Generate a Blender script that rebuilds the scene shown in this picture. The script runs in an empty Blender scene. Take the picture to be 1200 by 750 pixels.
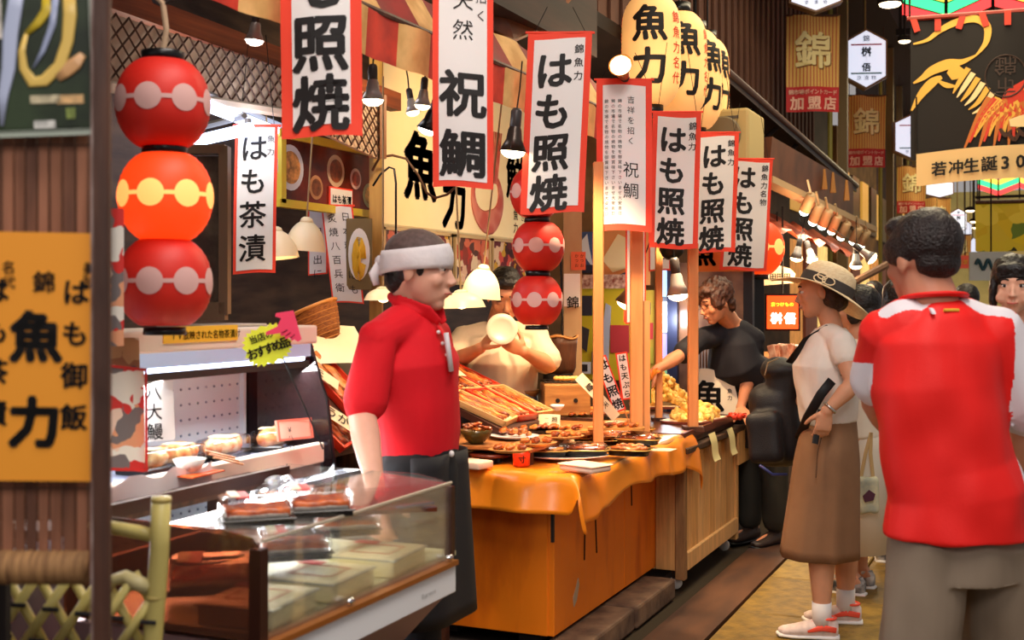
import bpy, bmesh, math, random
from mathutils import Vector as V, Matrix as M, noise as NZ

# ---------------------------------------------------------------- camera, world, sun-less market light, exposure
SC = bpy.context.scene
COL = SC.collection
YAW = math.atan(620 / 1400)            # the street runs along +Y, the camera looks a little to its left
CAMZ = 1.46
cam_d = bpy.data.cameras.new('camera'); cam = bpy.data.objects.new('camera', cam_d); COL.objects.link(cam)
cam_d.sensor_width = 36; cam_d.lens = 42; cam_d.shift_y = -25 / 1200; cam_d.clip_start = .05; cam_d.clip_end = 200
cam.location = (0, 0, CAMZ); cam.rotation_euler = (math.pi / 2, 0, YAW)
cam_d.dof.use_dof = True; cam_d.dof.focus_distance = 5.6; cam_d.dof.aperture_fstop = 4.5
SC.camera = cam
SC.view_settings.view_transform = 'Standard'; SC.view_settings.look = 'None'
SC.view_settings.gamma = 1; SC.view_settings.use_curve_mapping = False
SC.view_settings.exposure = 0.72
w = bpy.data.worlds.new('world'); SC.world = w; w.use_nodes = True
bg = w.node_tree.nodes['Background']; bg.inputs[0].default_value = (.80, .74, .72, 1); bg.inputs[1].default_value = .26

def lamp(name, kind, loc, energy, color=(1, .78, .5), rot=(0, 0, 0), size=.1, sizey=None, spot=1.6, blend=.6, look=None):
    l = bpy.data.lights.new(name, kind); l.energy = energy; l.color = color
    if kind == 'AREA':
        l.size = size
        if sizey: l.shape = 'RECTANGLE'; l.size_y = sizey
    else: l.shadow_soft_size = size
    if kind == 'SPOT': l.spot_size = spot; l.spot_blend = blend
    o = bpy.data.objects.new(name, l); COL.objects.link(o); o.location = loc; o.rotation_euler = rot
    if look is not None: o.rotation_euler = (V(look) - V(loc)).to_track_quat('-Z', 'Y').to_euler()
    return o
# unseen area lights added over the lane for the arcade's ambient light
lamp('arcade_fill', 'AREA', (-.1, 1.4, 4.6), 95, (1, .90, .82), (0, 0, 0), 1.2, 3)
lamp('arcade_fill', 'AREA', (.3, -1.6, 3.6), 42, (1, .93, .88), (math.radians(50), 0, math.radians(10)), 2.0, 1.2)
lamp('arcade_fill', 'AREA', (-.6, 8.4, 4.6), 120, (1, .84, .56), (0, 0, 0), 1.2, 6)
lamp('arcade_fill', 'AREA', (-.4, 22, 4.8), 120, (1, .82, .45), (0, 0, 0), 1.2, 8)

WS = bpy.data.scenes.new('workshop'); WL = WS.view_layers[0]      # empty scratch scene: modifiers and glyphs are evaluated there, removed at the end
F = V((-math.sin(YAW), math.cos(YAW), 0)); R = V((math.cos(YAW), math.sin(YAW), 0)); UP = V((0, 0, 1))
def P(px, py, d): return F * d + R * ((px - 600) / 1400 * d) + V((0, 0, CAMZ + (350 - py) / 1400 * d))
def onZ(px, py, z): return P(px, py, 1400 * (CAMZ - z) / (py - 350))
def onX(px, py, X): return P(px, py, X / (-math.sin(YAW) + math.cos(YAW) * (px - 600) / 1400))
def onY(px, py, Y): return P(px, py, Y / (math.cos(YAW) + math.sin(YAW) * (px - 600) / 1400))
rnd = random.Random(7)
U = rnd.uniform

# ---------------------------------------------------------------- materials
def lin(c):
    r = []
    for v in c[:3]:
        v /= 255.0
        r.append(v / 12.92 if v <= .04045 else ((v + .055) / 1.055) ** 2.4)
    return tuple(r)
MC = {}
def mat(name, c, rough=.6, c2=None, sc=8, stretch=(1, 1, 1), bump=0, bsc=None, metal=0, emit=0, ecol=None, alpha=1, trans=0, spec=.4, coat=0, kind='noise', det=4, sss=0, lo=.35, hi=.65, sheen=0):
    if name in MC: return MC[name]
    m = bpy.data.materials.new(name); m.use_nodes = True; MC[name] = m
    nt = m.node_tree; n = nt.nodes; b = n['Principled BSDF']; L = nt.links.new
    col = (*lin(c), 1)
    b.inputs['Base Color'].default_value = col; b.inputs['Roughness'].default_value = rough
    b.inputs['Metallic'].default_value = metal; b.inputs['Specular IOR Level'].default_value = spec
    b.inputs['Alpha'].default_value = alpha; b.inputs['Transmission Weight'].default_value = trans
    b.inputs['Coat Weight'].default_value = coat; b.inputs['Sheen Weight'].default_value = sheen
    if sss: b.inputs['Subsurface Weight'].default_value = sss; b.inputs['Subsurface Radius'].default_value = (.02, .008, .005)
    if emit:
        b.inputs['Emission Color'].default_value = (*lin(ecol or c), 1); b.inputs['Emission Strength'].default_value = emit
    if c2 is not None or bump:
        tc = n.new('ShaderNodeTexCoord'); mp = n.new('ShaderNodeMapping'); mp.inputs['Scale'].default_value = stretch
        L(tc.outputs['Object'], mp.inputs[0])
        def tex(s):
            if kind == 'voronoi':
                t = n.new('ShaderNodeTexVoronoi'); t.inputs['Scale'].default_value = s
            else:
                t = n.new('ShaderNodeTexNoise'); t.inputs['Scale'].default_value = s; t.inputs['Detail'].default_value = det
            L(mp.outputs[0], t.inputs['Vector']); return t
        if c2 is not None:
            t = tex(sc); r = n.new('ShaderNodeValToRGB'); e = r.color_ramp.elements
            e[0].color = (*lin(c2), 1); e[1].color = col; e[0].position = lo; e[1].position = hi
            L(t.outputs[0], r.inputs[0]); L(r.outputs[0], b.inputs['Base Color'])
        if bump:
            t = tex(bsc or sc); bn = n.new('ShaderNodeBump'); bn.inputs['Strength'].default_value = bump; bn.inputs['Distance'].default_value = .01
            L(t.outputs[0], bn.inputs['Height']); L(bn.outputs[0], b.inputs['Normal'])
    return m
def glassy(name, c=(1, 1, 1), gloss=.10, rough=.05, veil=0.):   # clear or tinted sheet: see-through colour, mirror gloss stronger at grazing angles
    if name in MC: return MC[name]
    m = bpy.data.materials.new(name); m.use_nodes = True; MC[name] = m; nt = m.node_tree; n = nt.nodes; L = nt.links.new
    n.remove(n['Principled BSDF']); out = n['Material Output']; tr = n.new('ShaderNodeBsdfTransparent'); tr.inputs[0].default_value = (*c, 1)
    gl_ = n.new('ShaderNodeBsdfGlossy'); gl_.inputs['Roughness'].default_value = rough; gl_.inputs[0].default_value = (1, 1, 1, 1)
    lw = n.new('ShaderNodeLayerWeight'); lw.inputs[0].default_value = .25; ma = n.new('ShaderNodeMath'); ma.operation = 'MULTIPLY_ADD'; ma.inputs[1].default_value = .6; ma.inputs[2].default_value = gloss
    mx = n.new('ShaderNodeMixShader'); L(lw.outputs['Fresnel'], ma.inputs[0]); L(ma.outputs[0], mx.inputs[0]); L(tr.outputs[0], mx.inputs[1]); L(gl_.outputs[0], mx.inputs[2])
    last = mx.outputs[0]
    if veil:
        df = n.new('ShaderNodeBsdfDiffuse'); df.inputs[0].default_value = (*c, 1); m2 = n.new('ShaderNodeMixShader'); m2.inputs[0].default_value = veil; L(last, m2.inputs[1]); L(df.outputs[0], m2.inputs[2]); last = m2.outputs[0]
    L(last, out.inputs[0]); return m
def photo_mat(name, cols, sc=12, kind='voronoi', rough=.35, emit=0):   # printed photographs too small to read: blotches of several colours
    if name in MC: return MC[name]
    m = bpy.data.materials.new(name); m.use_nodes = True; MC[name] = m
    nt = m.node_tree; n = nt.nodes; b = n['Principled BSDF']; L = nt.links.new
    tc = n.new('ShaderNodeTexCoord'); nz = n.new('ShaderNodeTexNoise'); nz.inputs['Scale'].default_value = sc * .7; nz.inputs['Detail'].default_value = 2
    v = n.new('ShaderNodeTexVoronoi'); v.inputs['Scale'].default_value = sc
    mx = n.new('ShaderNodeMix'); mx.data_type = 'RGBA'; mx.inputs[0].default_value = .12
    L(tc.outputs['Object'], mx.inputs['A']); L(nz.outputs['Color'], mx.inputs['B']); L(tc.outputs['Object'], nz.inputs[0])
    L(mx.outputs['Result'], v.inputs['Vector'])
    r = n.new('ShaderNodeValToRGB'); r.color_ramp.interpolation = 'CONSTANT'; e = r.color_ramp.elements
    while len(e) < len(cols): e.new(.5)
    for i, c in enumerate(cols): e[i].position = i / len(cols); e[i].color = (*lin(c), 1)
    s = n.new('ShaderNodeSeparateColor'); L(v.outputs['Color'], s.inputs[0]); L(s.outputs[0], r.inputs[0])
    L(r.outputs[0], b.inputs['Base Color']); b.inputs['Roughness'].default_value = rough
    if emit: L(r.outputs[0], b.inputs['Emission Color']); b.inputs['Emission Strength'].default_value = emit
    return m

# ---------------------------------------------------------------- objects
def link(o, parent=None):
    COL.objects.link(o)
    if parent is not None: o.parent = parent
    return o
def tag(o, label=None, cat=None, group=None, kind=None):
    if label: o['label'] = label
    if cat: o['category'] = cat
    if group: o['group'] = group
    if kind: o['kind'] = kind
    return o
def thing(name, label, cat, loc=(0, 0, 0), rz=0, group=None, rot=None):
    o = bpy.data.objects.new(name, None); o.empty_display_size = .05; link(o)
    o.location = loc; o.rotation_euler = rot if rot else (0, 0, rz)
    return tag(o, label, cat, group)
def obj(name, bm, m, parent=None, smooth=False, loc=None, rot=None):
    me = bpy.data.meshes.new(name)
    if isinstance(bm, bpy.types.Mesh): me = bm
    else:
        bmesh.ops.recalc_face_normals(bm, faces=bm.faces)
        bm.to_mesh(me); bm.free()
    if m is not None:
        me.materials.clear()
        for q in (m if isinstance(m, (list, tuple)) else [m]): me.materials.append(q)
    if smooth:
        for p in me.polygons: p.use_smooth = True
    o = bpy.data.objects.new(name, me); link(o, parent)
    if loc is not None: o.location = loc
    if rot is not None: o.rotation_euler = rot
    return o
def inst(name, src, parent=None, loc=(0, 0, 0), rot=(0, 0, 0), scale=(1, 1, 1)):
    o = src.copy(); o.name = name; o.parent = None; link(o, parent); o.location = loc; o.rotation_euler = rot; o.scale = scale
    return o
def dup(root, loc, rz=None, label=None, rot=None, scale=None):
    r = root.copy(); COL.objects.link(r); r.location = loc
    if rz is not None: r.rotation_euler = (0, 0, rz)
    if rot is not None: r.rotation_euler = rot
    if scale is not None: r.scale = (scale,) * 3
    if label: r['label'] = label
    for ch in list(root.children):
        c = ch.copy(); COL.objects.link(c); c.parent = r
        for g in list(ch.children):
            q = g.copy(); COL.objects.link(q); q.parent = c
    return r
def struct(name, bm, m, parent=None, smooth=False):
    o = obj(name, bm, m, parent, smooth)
    if parent is None: o['kind'] = 'structure'
    return o

# ---------------------------------------------------------------- shapes (all add to a bmesh)
def nb(): return bmesh.new()
def box(bm, c, s, rot=None, taper=None):
    ret = bmesh.ops.create_cube(bm, size=1)['verts']
    for v in ret:
        co = v.co.copy()
        if taper and co.z > 0: co.x *= taper; co.y *= taper
        v.co = V((co.x * s[0], co.y * s[1], co.z * s[2]))
        if rot is not None: v.co = rot @ v.co
        v.co += V(c)
    return bm
def bevbox(bm, c, s, b=.005, seg=2, rot=None):
    t = bmesh.new(); box(t, (0, 0, 0), s)
    bmesh.ops.bevel(t, geom=list(t.edges), offset=b, segments=seg, affect='EDGES', profile=.5)
    for v in t.verts:
        if rot is not None: v.co = rot @ v.co
        v.co += V(c)
    me = bpy.data.meshes.new('tmp'); t.to_mesh(me); t.free(); bm.from_mesh(me); bpy.data.meshes.remove(me); return bm
def frame_of(d, side=None):
    d = d.normalized()
    a = side if side is not None else (V((0, 0, 1)) if abs(d.z) < .9 else V((1, 0, 0)))
    x = a - d * a.dot(d)
    if x.length < 1e-5: x = d.orthogonal()
    x.normalize(); return x, d.cross(x)
def tube(bm, pts, r, n=8, caps=True, side=None, flat=1.0):
    """round (or flattened) tube through pts; r is one radius or one per point, an entry may be (a, b)"""
    pts = [V(p) for p in pts]; rs = r if isinstance(r, (list, tuple)) else [r] * len(pts)
    rings = []
    x0 = side
    for i, p in enumerate(pts):
        d = (pts[min(i + 1, len(pts) - 1)] - pts[max(i - 1, 0)])
        if d.length < 1e-7: d = V((0, 0, 1))
        x, y = frame_of(d, x0); x0 = x
        a, b = rs[i] if isinstance(rs[i], (list, tuple)) else (rs[i], rs[i] * flat)
        rings.append([bm.verts.new(p + x * a * math.cos(2 * math.pi * k / n) + y * b * math.sin(2 * math.pi * k / n)) for k in range(n)])
    for i in range(len(rings) - 1):
        for k in range(n): bm.faces.new((rings[i][k], rings[i][(k + 1) % n], rings[i + 1][(k + 1) % n], rings[i + 1][k]))
    if caps: bm.faces.new(rings[0][::-1]); bm.faces.new(rings[-1])
    return bm
def rod(bm, a, b, r, n=8, r2=None): return tube(bm, [a, b], [r, r if r2 is None else r2], n)
def lathe(bm, prof, n=24, c=(0, 0, 0), caps=True, rot=None, sx=1, sy=1):
    rings = []
    for r, z in prof:
        ring = []
        for k in range(n):
            p = V((r * sx * math.cos(2 * math.pi * k / n), r * sy * math.sin(2 * math.pi * k / n), z))
            if rot is not None: p = rot @ p
            ring.append(bm.verts.new(p + V(c)))
        rings.append(ring)
    for i in range(len(rings) - 1):
        for k in range(n): bm.faces.new((rings[i][k], rings[i][(k + 1) % n], rings[i + 1][(k + 1) % n], rings[i + 1][k]))
    if caps: bm.faces.new(rings[0][::-1]); bm.faces.new(rings[-1])
    return bm
def ell(bm, c, r, rot=None, sub=2):
    vs = bmesh.ops.create_icosphere(bm, subdivisions=sub, radius=1)['verts']
    r = r if isinstance(r, (list, tuple)) else (r, r, r)
    for v in vs:
        v.co = V((v.co.x * r[0], v.co.y * r[1], v.co.z * r[2]))
        if rot is not None: v.co = rot @ v.co
        v.co += V(c)
    return bm
def prism(bm, pts, t, axis='y', o=0):
    """flat outline (u,v) given thickness t: axis y -> plane XZ, z -> plane XY, x -> plane YZ"""
    f = {'y': lambda u, v, w: V((u, w, v)), 'z': lambda u, v, w: V((u, v, w)), 'x': lambda u, v, w: V((w, u, v))}[axis]
    a = [bm.verts.new(f(u, v, o)) for u, v in pts]; b = [bm.verts.new(f(u, v, o + t)) for u, v in pts]
    bm.faces.new(a); bm.faces.new(b[::-1]); n = len(a)
    for i in range(n): bm.faces.new((a[i], a[(i + 1) % n], b[(i + 1) % n], b[i]))
    return bm
def slab(bm, corners, t):
    """four (or more) world points of a flat face, thickened backwards by vector t"""
    a = [bm.verts.new(V(p)) for p in corners]; b = [bm.verts.new(V(p) + V(t)) for p in corners]
    bm.faces.new(a); bm.faces.new(b[::-1]); n = len(a)
    for i in range(n): bm.faces.new((a[i], a[(i + 1) % n], b[(i + 1) % n], b[i]))
    return bm
def grid(bm, fn, nx, ny):
    vs = [[bm.verts.new(fn(i / nx, j / ny)) for i in range(nx + 1)] for j in range(ny + 1)]
    for j in range(ny):
        for i in range(nx): bm.faces.new((vs[j][i], vs[j][i + 1], vs[j + 1][i + 1], vs[j + 1][i]))
    return bm
def disc(bm, c, r, n=20, axis='y', sy=1):
    pts = [(r * math.cos(2 * math.pi * k / n), r * sy * math.sin(2 * math.pi * k / n)) for k in range(n)]
    if axis == 'y': vs = [bm.verts.new(V(c) + V((a, 0, b))) for a, b in pts]
    else: vs = [bm.verts.new(V(c) + V((a, b, 0))) for a, b in pts]
    bm.faces.new(vs); return bm
def remesh(bm, voxel, smooth=3, disp=0, dscale=.1, seed=0):
    """fuse overlapping closed shapes into one continuous skin"""
    me = bpy.data.meshes.new('tmp'); bmesh.ops.recalc_face_normals(bm, faces=bm.faces); bm.to_mesh(me); bm.free()
    o = bpy.data.objects.new('tmp', me); WS.collection.objects.link(o)
    md = o.modifiers.new('r', 'REMESH'); md.mode = 'VOXEL'; md.voxel_size = voxel
    if smooth:
        s = o.modifiers.new('s', 'SMOOTH'); s.iterations = smooth; s.factor = .5
    WL.update(); dg = WL.depsgraph; r = bpy.data.meshes.new_from_object(o.evaluated_get(dg))
    bpy.data.objects.remove(o); bpy.data.meshes.remove(me)
    if disp:
        sv = V((seed * 3.1, seed * 1.7, seed))
        ns = [v.normal.copy() for v in r.vertices]
        for v, nn in zip(r.vertices, ns):
            v.co += nn * disp * NZ.noise(V((v.co.x, v.co.y, v.co.z * .6)) / dscale + sv)
    return r

# ---------------------------------------------------------------- lettering
_fc = bpy.data.curves.new('glyph', 'FONT'); _fc.resolution_u = 2
_fo = bpy.data.objects.new('glyph', _fc); WS.collection.objects.link(_fo)
_gl = {}
def glyph(ch, bold):
    k = (ch, bold)
    if k not in _gl:
        _fc.body = ch; _fc.offset = bold
        WL.update(); me = bpy.data.meshes.new_from_object(_fo.evaluated_get(WL.depsgraph))
        _gl[k] = ([v.co.copy() for v in me.vertices], [tuple(p.vertices) for p in me.polygons]); bpy.data.meshes.remove(me)
    return _gl[k]
def text_curved(cols, fn, horiz=False, step=.022):
    bm = text_bm(nb(), cols, None, horiz); bmesh.ops.triangulate(bm, faces=bm.faces[:])
    for _ in range(5):
        es = [e for e in bm.edges if e.calc_length() > step]
        if not es: break
        bmesh.ops.subdivide_edges(bm, edges=es, cuts=1); bmesh.ops.triangulate(bm, faces=[f for f in bm.faces if len(f.verts) > 3])
    for v in bm.verts: v.co = fn(v.co.x, v.co.z)
    return bm
def spline(pts, k=5):
    out = []; n = len(pts)
    for i in range(n - 1):
        p0, p1, p2, p3 = (V(pts[max(0, i - 1)]), V(pts[i]), V(pts[i + 1]), V(pts[min(n - 1, i + 2)]))
        for j in range(k):
            t = j / k; out.append(.5 * ((2 * p1) + (p2 - p0) * t + (2 * p0 - 5 * p1 + 4 * p2 - p3) * t * t + (3 * p1 - p0 - 3 * p2 + p3) * t ** 3))
    return out + [V(pts[-1])]
def text_bm(bm, cols, fn=None, horiz=False, slant=0):
    """cols: (string, x, z of the first character's centre, size, pitch, bold); written downwards, or rightwards if horiz"""
    BR = 1.15
    for s, x, z, size, pitch, bold in cols:
        for i, ch in enumerate(s):
            if ch == ' ': continue
            vs, fs = glyph(ch, 0)
            cx, cz = (x + i * pitch, z) if horiz else (x, z - i * pitch)
            ox = .5 if ord(ch) > 255 else .3
            nv = []
            for c in vs:
                u = cx + (c.x - ox + slant * (c.y - .38)) * size; w_ = cz + (c.y - .38) * size
                nv.append((u, w_))
            br = BR * bold * size
            for q in range(6 if bold >= .01 else 1):       # a brush-heavy character: the same flat outline spread a little each way
                du, dw = (br * math.cos(q * 1.047), br * math.sin(q * 1.047)) if bold >= .01 else (0, 0)
                mv = [bm.verts.new(fn(a + du, b + dw) if fn else V((a + du, 0, b + dw))) for a, b in nv]
                for f in fs:
                    try: bm.faces.new([mv[j] for j in f])
                    except ValueError: pass
    return bm
# ================================================================ THE SETTING
ink = mat('black ink', (18, 14, 14), .6)
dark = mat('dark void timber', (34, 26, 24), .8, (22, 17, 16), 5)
darkwood = mat('dark stained timber', (92, 52, 34), .55, (60, 33, 22), 6, (8, 8, 1), .2, 40)
redwood = mat('reddish brown beam', (150, 78, 40), .5, (110, 52, 28), 5, (1, .3, 8))
pine = mat('bare pine', (226, 166, 104), .5, (200, 134, 78), 4, (6, 6, .6), .08, 30)
chrome = mat('chrome', (200, 200, 205), .2, metal=1)
whitem = mat('white enamelled metal', (225, 228, 232), .35)
blackm = mat('black plastic', (16, 16, 18), .3)
creamw = mat('cream plaster', (206, 190, 150), .8, (180, 160, 120), 3)

# lane paving: every slab in view is its own piece of the floor
floor = struct('floor', box(nb(), (0, 12, -.05), (9, 36, .07)), mat('dark mortar bed', (58, 44, 24), .9))
pav = [mat('olive brown paving slab %d' % i, c, .55, c2, 14, (1, 1, 1), .35, 60) for i, (c, c2) in enumerate(
    [((156, 124, 52), (120, 94, 38)), ((144, 112, 44), (108, 84, 34)), ((166, 134, 62), (128, 102, 44))])]
pb = nb(); bevbox(pb, (0, 0, -.012), (.435, .735, .04), .006, 1); p0 = obj('paving_slab', pb, pav[0], floor)
pm = [p0.data] + [p0.data.copy() for _ in range(2)]
for i in (1, 2): pm[i].materials[0] = pav[i]
first = True
for r_ in range(22):
    for c_ in range(7):
        x = -1.08 + c_ * .445; y = 2.9 + r_ * .745 + (.37 if c_ % 2 else 0)
        o = p0 if first else p0.copy()
        if not first: COL.objects.link(o)
        first = False
        o.data = rnd.choice(pm); o.location = (x, y, .002 + U(-.0025, .0025)); o.rotation_euler = (0, 0, U(-.004, .004))
gut = struct('floor_gutter', box(nb(), (-1.43, 9, -.004), (.24, 16, .03)), mat('brown iron drain strip', (96, 58, 34), .6, (66, 38, 24), 6, (1, .3, 1)))
kb = mat('worn concrete kerb', (128, 98, 74), .8, (84, 60, 46), 9, (1, 1, 1), .4, 30)
kerb = struct('floor_kerb', box(nb(), (-2.7, 6, .02), (1.9, 12, .06)), mat('dark stall floor', (50, 38, 32), .8))
for i in range(6):
    y0 = 3.2 + i * .62
    if y0 < 5.2: obj('kerb_stone', bevbox(nb(), (-1.72 + U(-.004, .004), y0 + .3, .045), (.17, .60, .10), .012, 2), kb, kerb)
# stall room: back wall, end wall, roof, far street ends
struct('wall_back', box(nb(), (-3.36, 4.6, 1.6), (.1, 9.2, 3.4)), mat('stall back wall boards', (74, 56, 44), .7, (48, 36, 30), 4, (1, 1, 6)))
struct('wall_far', box(nb(), (-2.83, 7.95, 1.6), (1.1, .08, 3.4)), mat('stall end wall', (150, 118, 76), .7, (110, 80, 50), 3))
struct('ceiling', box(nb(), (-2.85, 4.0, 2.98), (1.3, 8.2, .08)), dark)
# upper storeys beyond the stall
up = struct('wall_upper_storey', box(nb(), (-2.75, 9.0, 4.4), (.2, 13, 2.9)), mat('brown upper wall cladding', (112, 74, 56), .8, (88, 56, 44), 2))
for i in range(40):
    obj('cladding_rib', box(nb(), (-2.635, 5.6 + i * .25, 4.4), (.02, .09, 2.9)), MC['brown upper wall cladding'], up) if i == 0 else inst('cladding_rib', up.children[0], up, (0, i * .25, 0))
# facades further along the lane, each shop front its own height and colour
fc = [((96, 66, 44), 7.2), ((60, 46, 40), 3.8), ((128, 92, 52), 5), ((84, 60, 50), 6), ((120, 100, 70), 6), ((70, 52, 44), 8)]
y = 8.3
for i, (c, L_) in enumerate(fc):
    m_ = mat('shop front plaster %d' % i, c, .8, tuple(int(v * .7) for v in c), 2, (1, 1, 2))
    hgt = (4.6, 5.4, 4.2, 5.8, 5.0, 5.5)[i]
    s_ = struct('wall_shop_front', box(nb(), (-3.1 - .1 * (i % 2), y + L_ / 2, hgt / 2), (.3, L_ - .05, hgt)), m_)
    for k in range(int(L_ / 1.2)):
        if i > 0:
            obj('shop_window', box(nb(), (-2.93 - .1 * (i % 2), y + .7 + k * 1.2, 3.1), (.04, .8, .9)), mat('dim amber window %d' % (k % 2), ((190, 140, 60), (70, 50, 36))[k % 2], .3, emit=(.5, .05)[k % 2]), s_)
            obj('shop_doorway', box(nb(), (-2.93 - .1 * (i % 2), y + .7 + k * 1.2, 1.2), (.05, .95, 2.1)), mat('lit shop interior %d' % (k % 3), ((200, 130, 60), (120, 60, 40), (230, 190, 110))[k % 3], .5, (90, 50, 30), 5, emit=(.5, .2, .7)[k % 3]), s_)
    y += L_
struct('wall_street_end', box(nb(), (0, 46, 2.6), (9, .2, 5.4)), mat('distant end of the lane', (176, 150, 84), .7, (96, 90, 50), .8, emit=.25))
# tall posts and pipes of the arcade along the shop fronts
pc = mat('painted steel arcade post', (120, 98, 62), .5)
for i, (px, d) in enumerate([(988, 13.4), (1043, 17.8), (1054, 21), (1072, 24.5), (1092, 28)]):
    p = P(px, 350, d); q = thing('arcade_post', ['slim steel arcade post behind the nearer gold-striped flag', 'steel arcade post behind the lit hexagonal sign', 'steel arcade post just past the second gold-striped flag', 'steel arcade post half behind the dark banner with the bird', 'farthest steel arcade post down the lane'][i], 'post', (p.x, p.y, 0), 0, 'arcade posts along the shops')
    obj('shaft', box(nb(), (0, 0, 2.6), (.10, .10, 5.18)), pc, q); obj('foot_plate', box(nb(), (0, 0, .02), (.28, .28, .04)), pc, q)
    obj('downpipe', tube(nb(), [(-.13, -.08, .1), (-.13, -.08, 5.15)], .028, 8), mat('green brass pipe', (150, 140, 62), .4), q)
# arcade roof with panes of coloured glass in chevrons
roof = struct('ceiling_arcade', box(nb(), (0, 14, 5.75), (5.6, 40, .1)), mat('arcade roof underside', (60, 44, 36), .8))
obj('roof_side_soffit', box(nb(), (-2.4, 14, 5.45), (1.2, 40, .5)), MC['arcade roof underside'], roof)
gc = [mat('glowing glass ' + n_, c, .3, emit=1.5) for n_, c in (('red', (255, 62, 60)), ('green', (60, 225, 130)), ('yellow', (240, 200, 70)), ('rose', (255, 120, 110)))]
fr = mat('dark roof framing', (36, 26, 22), .6)
def glass_bay(y0, n=7, z=4.35, x0=-1.5, sp=.5, hh=.9):
    for k in range(n):
        for j in range(7):
            xa = x0 + k * sp; s = 1 if k % 2 else -1
            za = z + j * .14; b_ = nb()
            zz = [za + (0 if s > 0 else .18), za + (.18 if s > 0 else 0)]
            slab(b_, [(xa + .02, y0, zz[0]), (xa + sp - .02, y0, zz[1]), (xa + sp - .02, y0, zz[1] + .12), (xa + .02, y0, zz[0] + .12)], (0, .02, 0))
            obj('glass_pane', b_, gc[(j + (k // 2)) % 3 if j % 3 else 3 * (j % 2)], roof)
        obj('glazing_bar', box(nb(), (x0 + k * sp, y0 - .01, z + .6), (.035, .05, 1.4)), fr, roof)
    obj('glazing_rail', box(nb(), (x0 + n * sp / 2, y0, z - .03), (n * sp + .1, .08, .07)), fr, roof)
for yy, zz in ((14.6, 4.6), (33, 4.1)): glass_bay(yy, 7, zz)
# the stall's front beam and the valance rail
bmq = nb(); a = onX(110, 2, -2.85); b = onX(470, 130, -2.85)
slab(bmq, [a, b, b + V((0, 0, .085)), a + V((0, 0, .085))], (-.06, 0, 0)); obj0 = struct('trim_beam', bmq, redwood)
struct('trim_rail', box(nb(), (-2.14, 3.9, 2.48), (.05, 3.6, .06)), darkwood)
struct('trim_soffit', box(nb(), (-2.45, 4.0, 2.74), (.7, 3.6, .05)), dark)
struct('trim_header', box(nb(), (-2.14, 4.0, 2.9), (.1, 3.6, .4)), mat('dark header boards', (58, 34, 28), .7, (36, 24, 20), 4, (1, .4, 5)))
# ================================================================ HANGINGS: valance, lattice, lanterns, banners, lamps
redc = mat('vermilion banner border', (248, 74, 50), .7); whc = mat('white banner cloth', (240, 238, 236), .75)
# striped valance along the stall front, each stripe a panel
t = thing('striped_valance', 'red and cream striped cloth valance running along the stall eave', 'valance', (-1.88, 2.6, 2.2))
cr_ = mat('cream valance cloth', (238, 190, 122), .75, (200, 150, 84), 8); rd_ = mat('red valance cloth', (220, 60, 36), .7, (170, 40, 26), 8)
for i in range(20):
    y0 = i * .205 - .9; 
    def fn(u, v, y0=y0): return V((.006 * math.sin((y0 + u * .205) * 16) + .01 * v, y0 + u * .205, v * .145 + .002 * math.sin((y0 + u * .2) * 30)))
    obj('cloth_panel', grid(nb(), fn, 5, 4), cr_ if i % 2 == 0 else rd_, t, True)
    def fn2(u, v, y0=y0): return V((-.03 - .10 * v + .015 * math.sin((y0 + u * .205) * 14), y0 + u * .205, .16 + v * .17))
    obj('upper_cloth_panel', grid(nb(), fn2, 5, 4), mat('deep red valance cloth', (150, 28, 26), .7, (120, 20, 20), 8) if i % 2 == 0 else cr_, t, True)
obj('rod', tube(nb(), [(0.0, -.9, .15), (0.0, 3.2, .15)], .012, 8), darkwood, t)

# bamboo lattice panel hung under the beam
XL = -2.82
cn = [onX(112, 8, XL), onX(332, 80, XL), onX(446, 112, XL), onX(446, 186, XL), onX(330, 132, XL), onX(112, 100, XL)]
o0 = V((XL, cn[0].y, cn[0].z)); t = thing('lattice_panel', 'cream ceiling panel covered with dark diagonal bamboo lattice', 'lattice panel', o0)
loc2 = [(c.y - o0.y, c.z - o0.z) for c in cn]
obj('backing_board', prism(nb(), loc2, -.02, 'x', -.012), mat('cream lattice backing', (206, 182, 158), .8), t)
lb = nb()
def clipseg(p, q, poly):
    ts = [0, 1]; n = len(poly)
    for i in range(n):
        a, b = poly[i], poly[(i + 1) % n]; ex, ey = b[0] - a[0], b[1] - a[1]; dx, dy = q[0] - p[0], q[1] - p[1]
        den = dx * ey - dy * ex
        if abs(den) < 1e-9: continue
        tt = ((a[0] - p[0]) * ey - (a[1] - p[1]) * ex) / den; ss = ((a[0] - p[0]) * dy - (a[1] - p[1]) * dx) / den
        if 0 < tt < 1 and 0 <= ss <= 1: ts.append(tt)
    ts.sort(); out = []
    def ins(x, y):
        c = False; j = n - 1
        for i in range(n):
            if (poly[i][1] > y) != (poly[j][1] > y) and x < (poly[j][0] - poly[i][0]) * (y - poly[i][1]) / (poly[j][1] - poly[i][1]) + poly[i][0]: c = not c
            j = i
        return c
    for a, b in zip(ts, ts[1:]):
        m_ = (a + b) / 2
        if ins(p[0] + (q[0] - p[0]) * m_, p[1] + (q[1] - p[1]) * m_): out.append([(p[0] + (q[0] - p[0]) * k, p[1] + (q[1] - p[1]) * k) for k in (a, b)])
    return out
for k in range(-60, 90):
    for s in (1, -1):
        y0 = k * .062
        for a, b in clipseg((y0, 1.2), (y0 + s * 2.4 * .95, -1.2), loc2):
            rod(lb, (.004 * s, *a), (.004 * s, *b), .0045, 4)
o = obj('lattice_strips', lb, mat('dark bamboo strip', (70, 42, 28), .5), t); o['kind'] = 'stuff'
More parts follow.
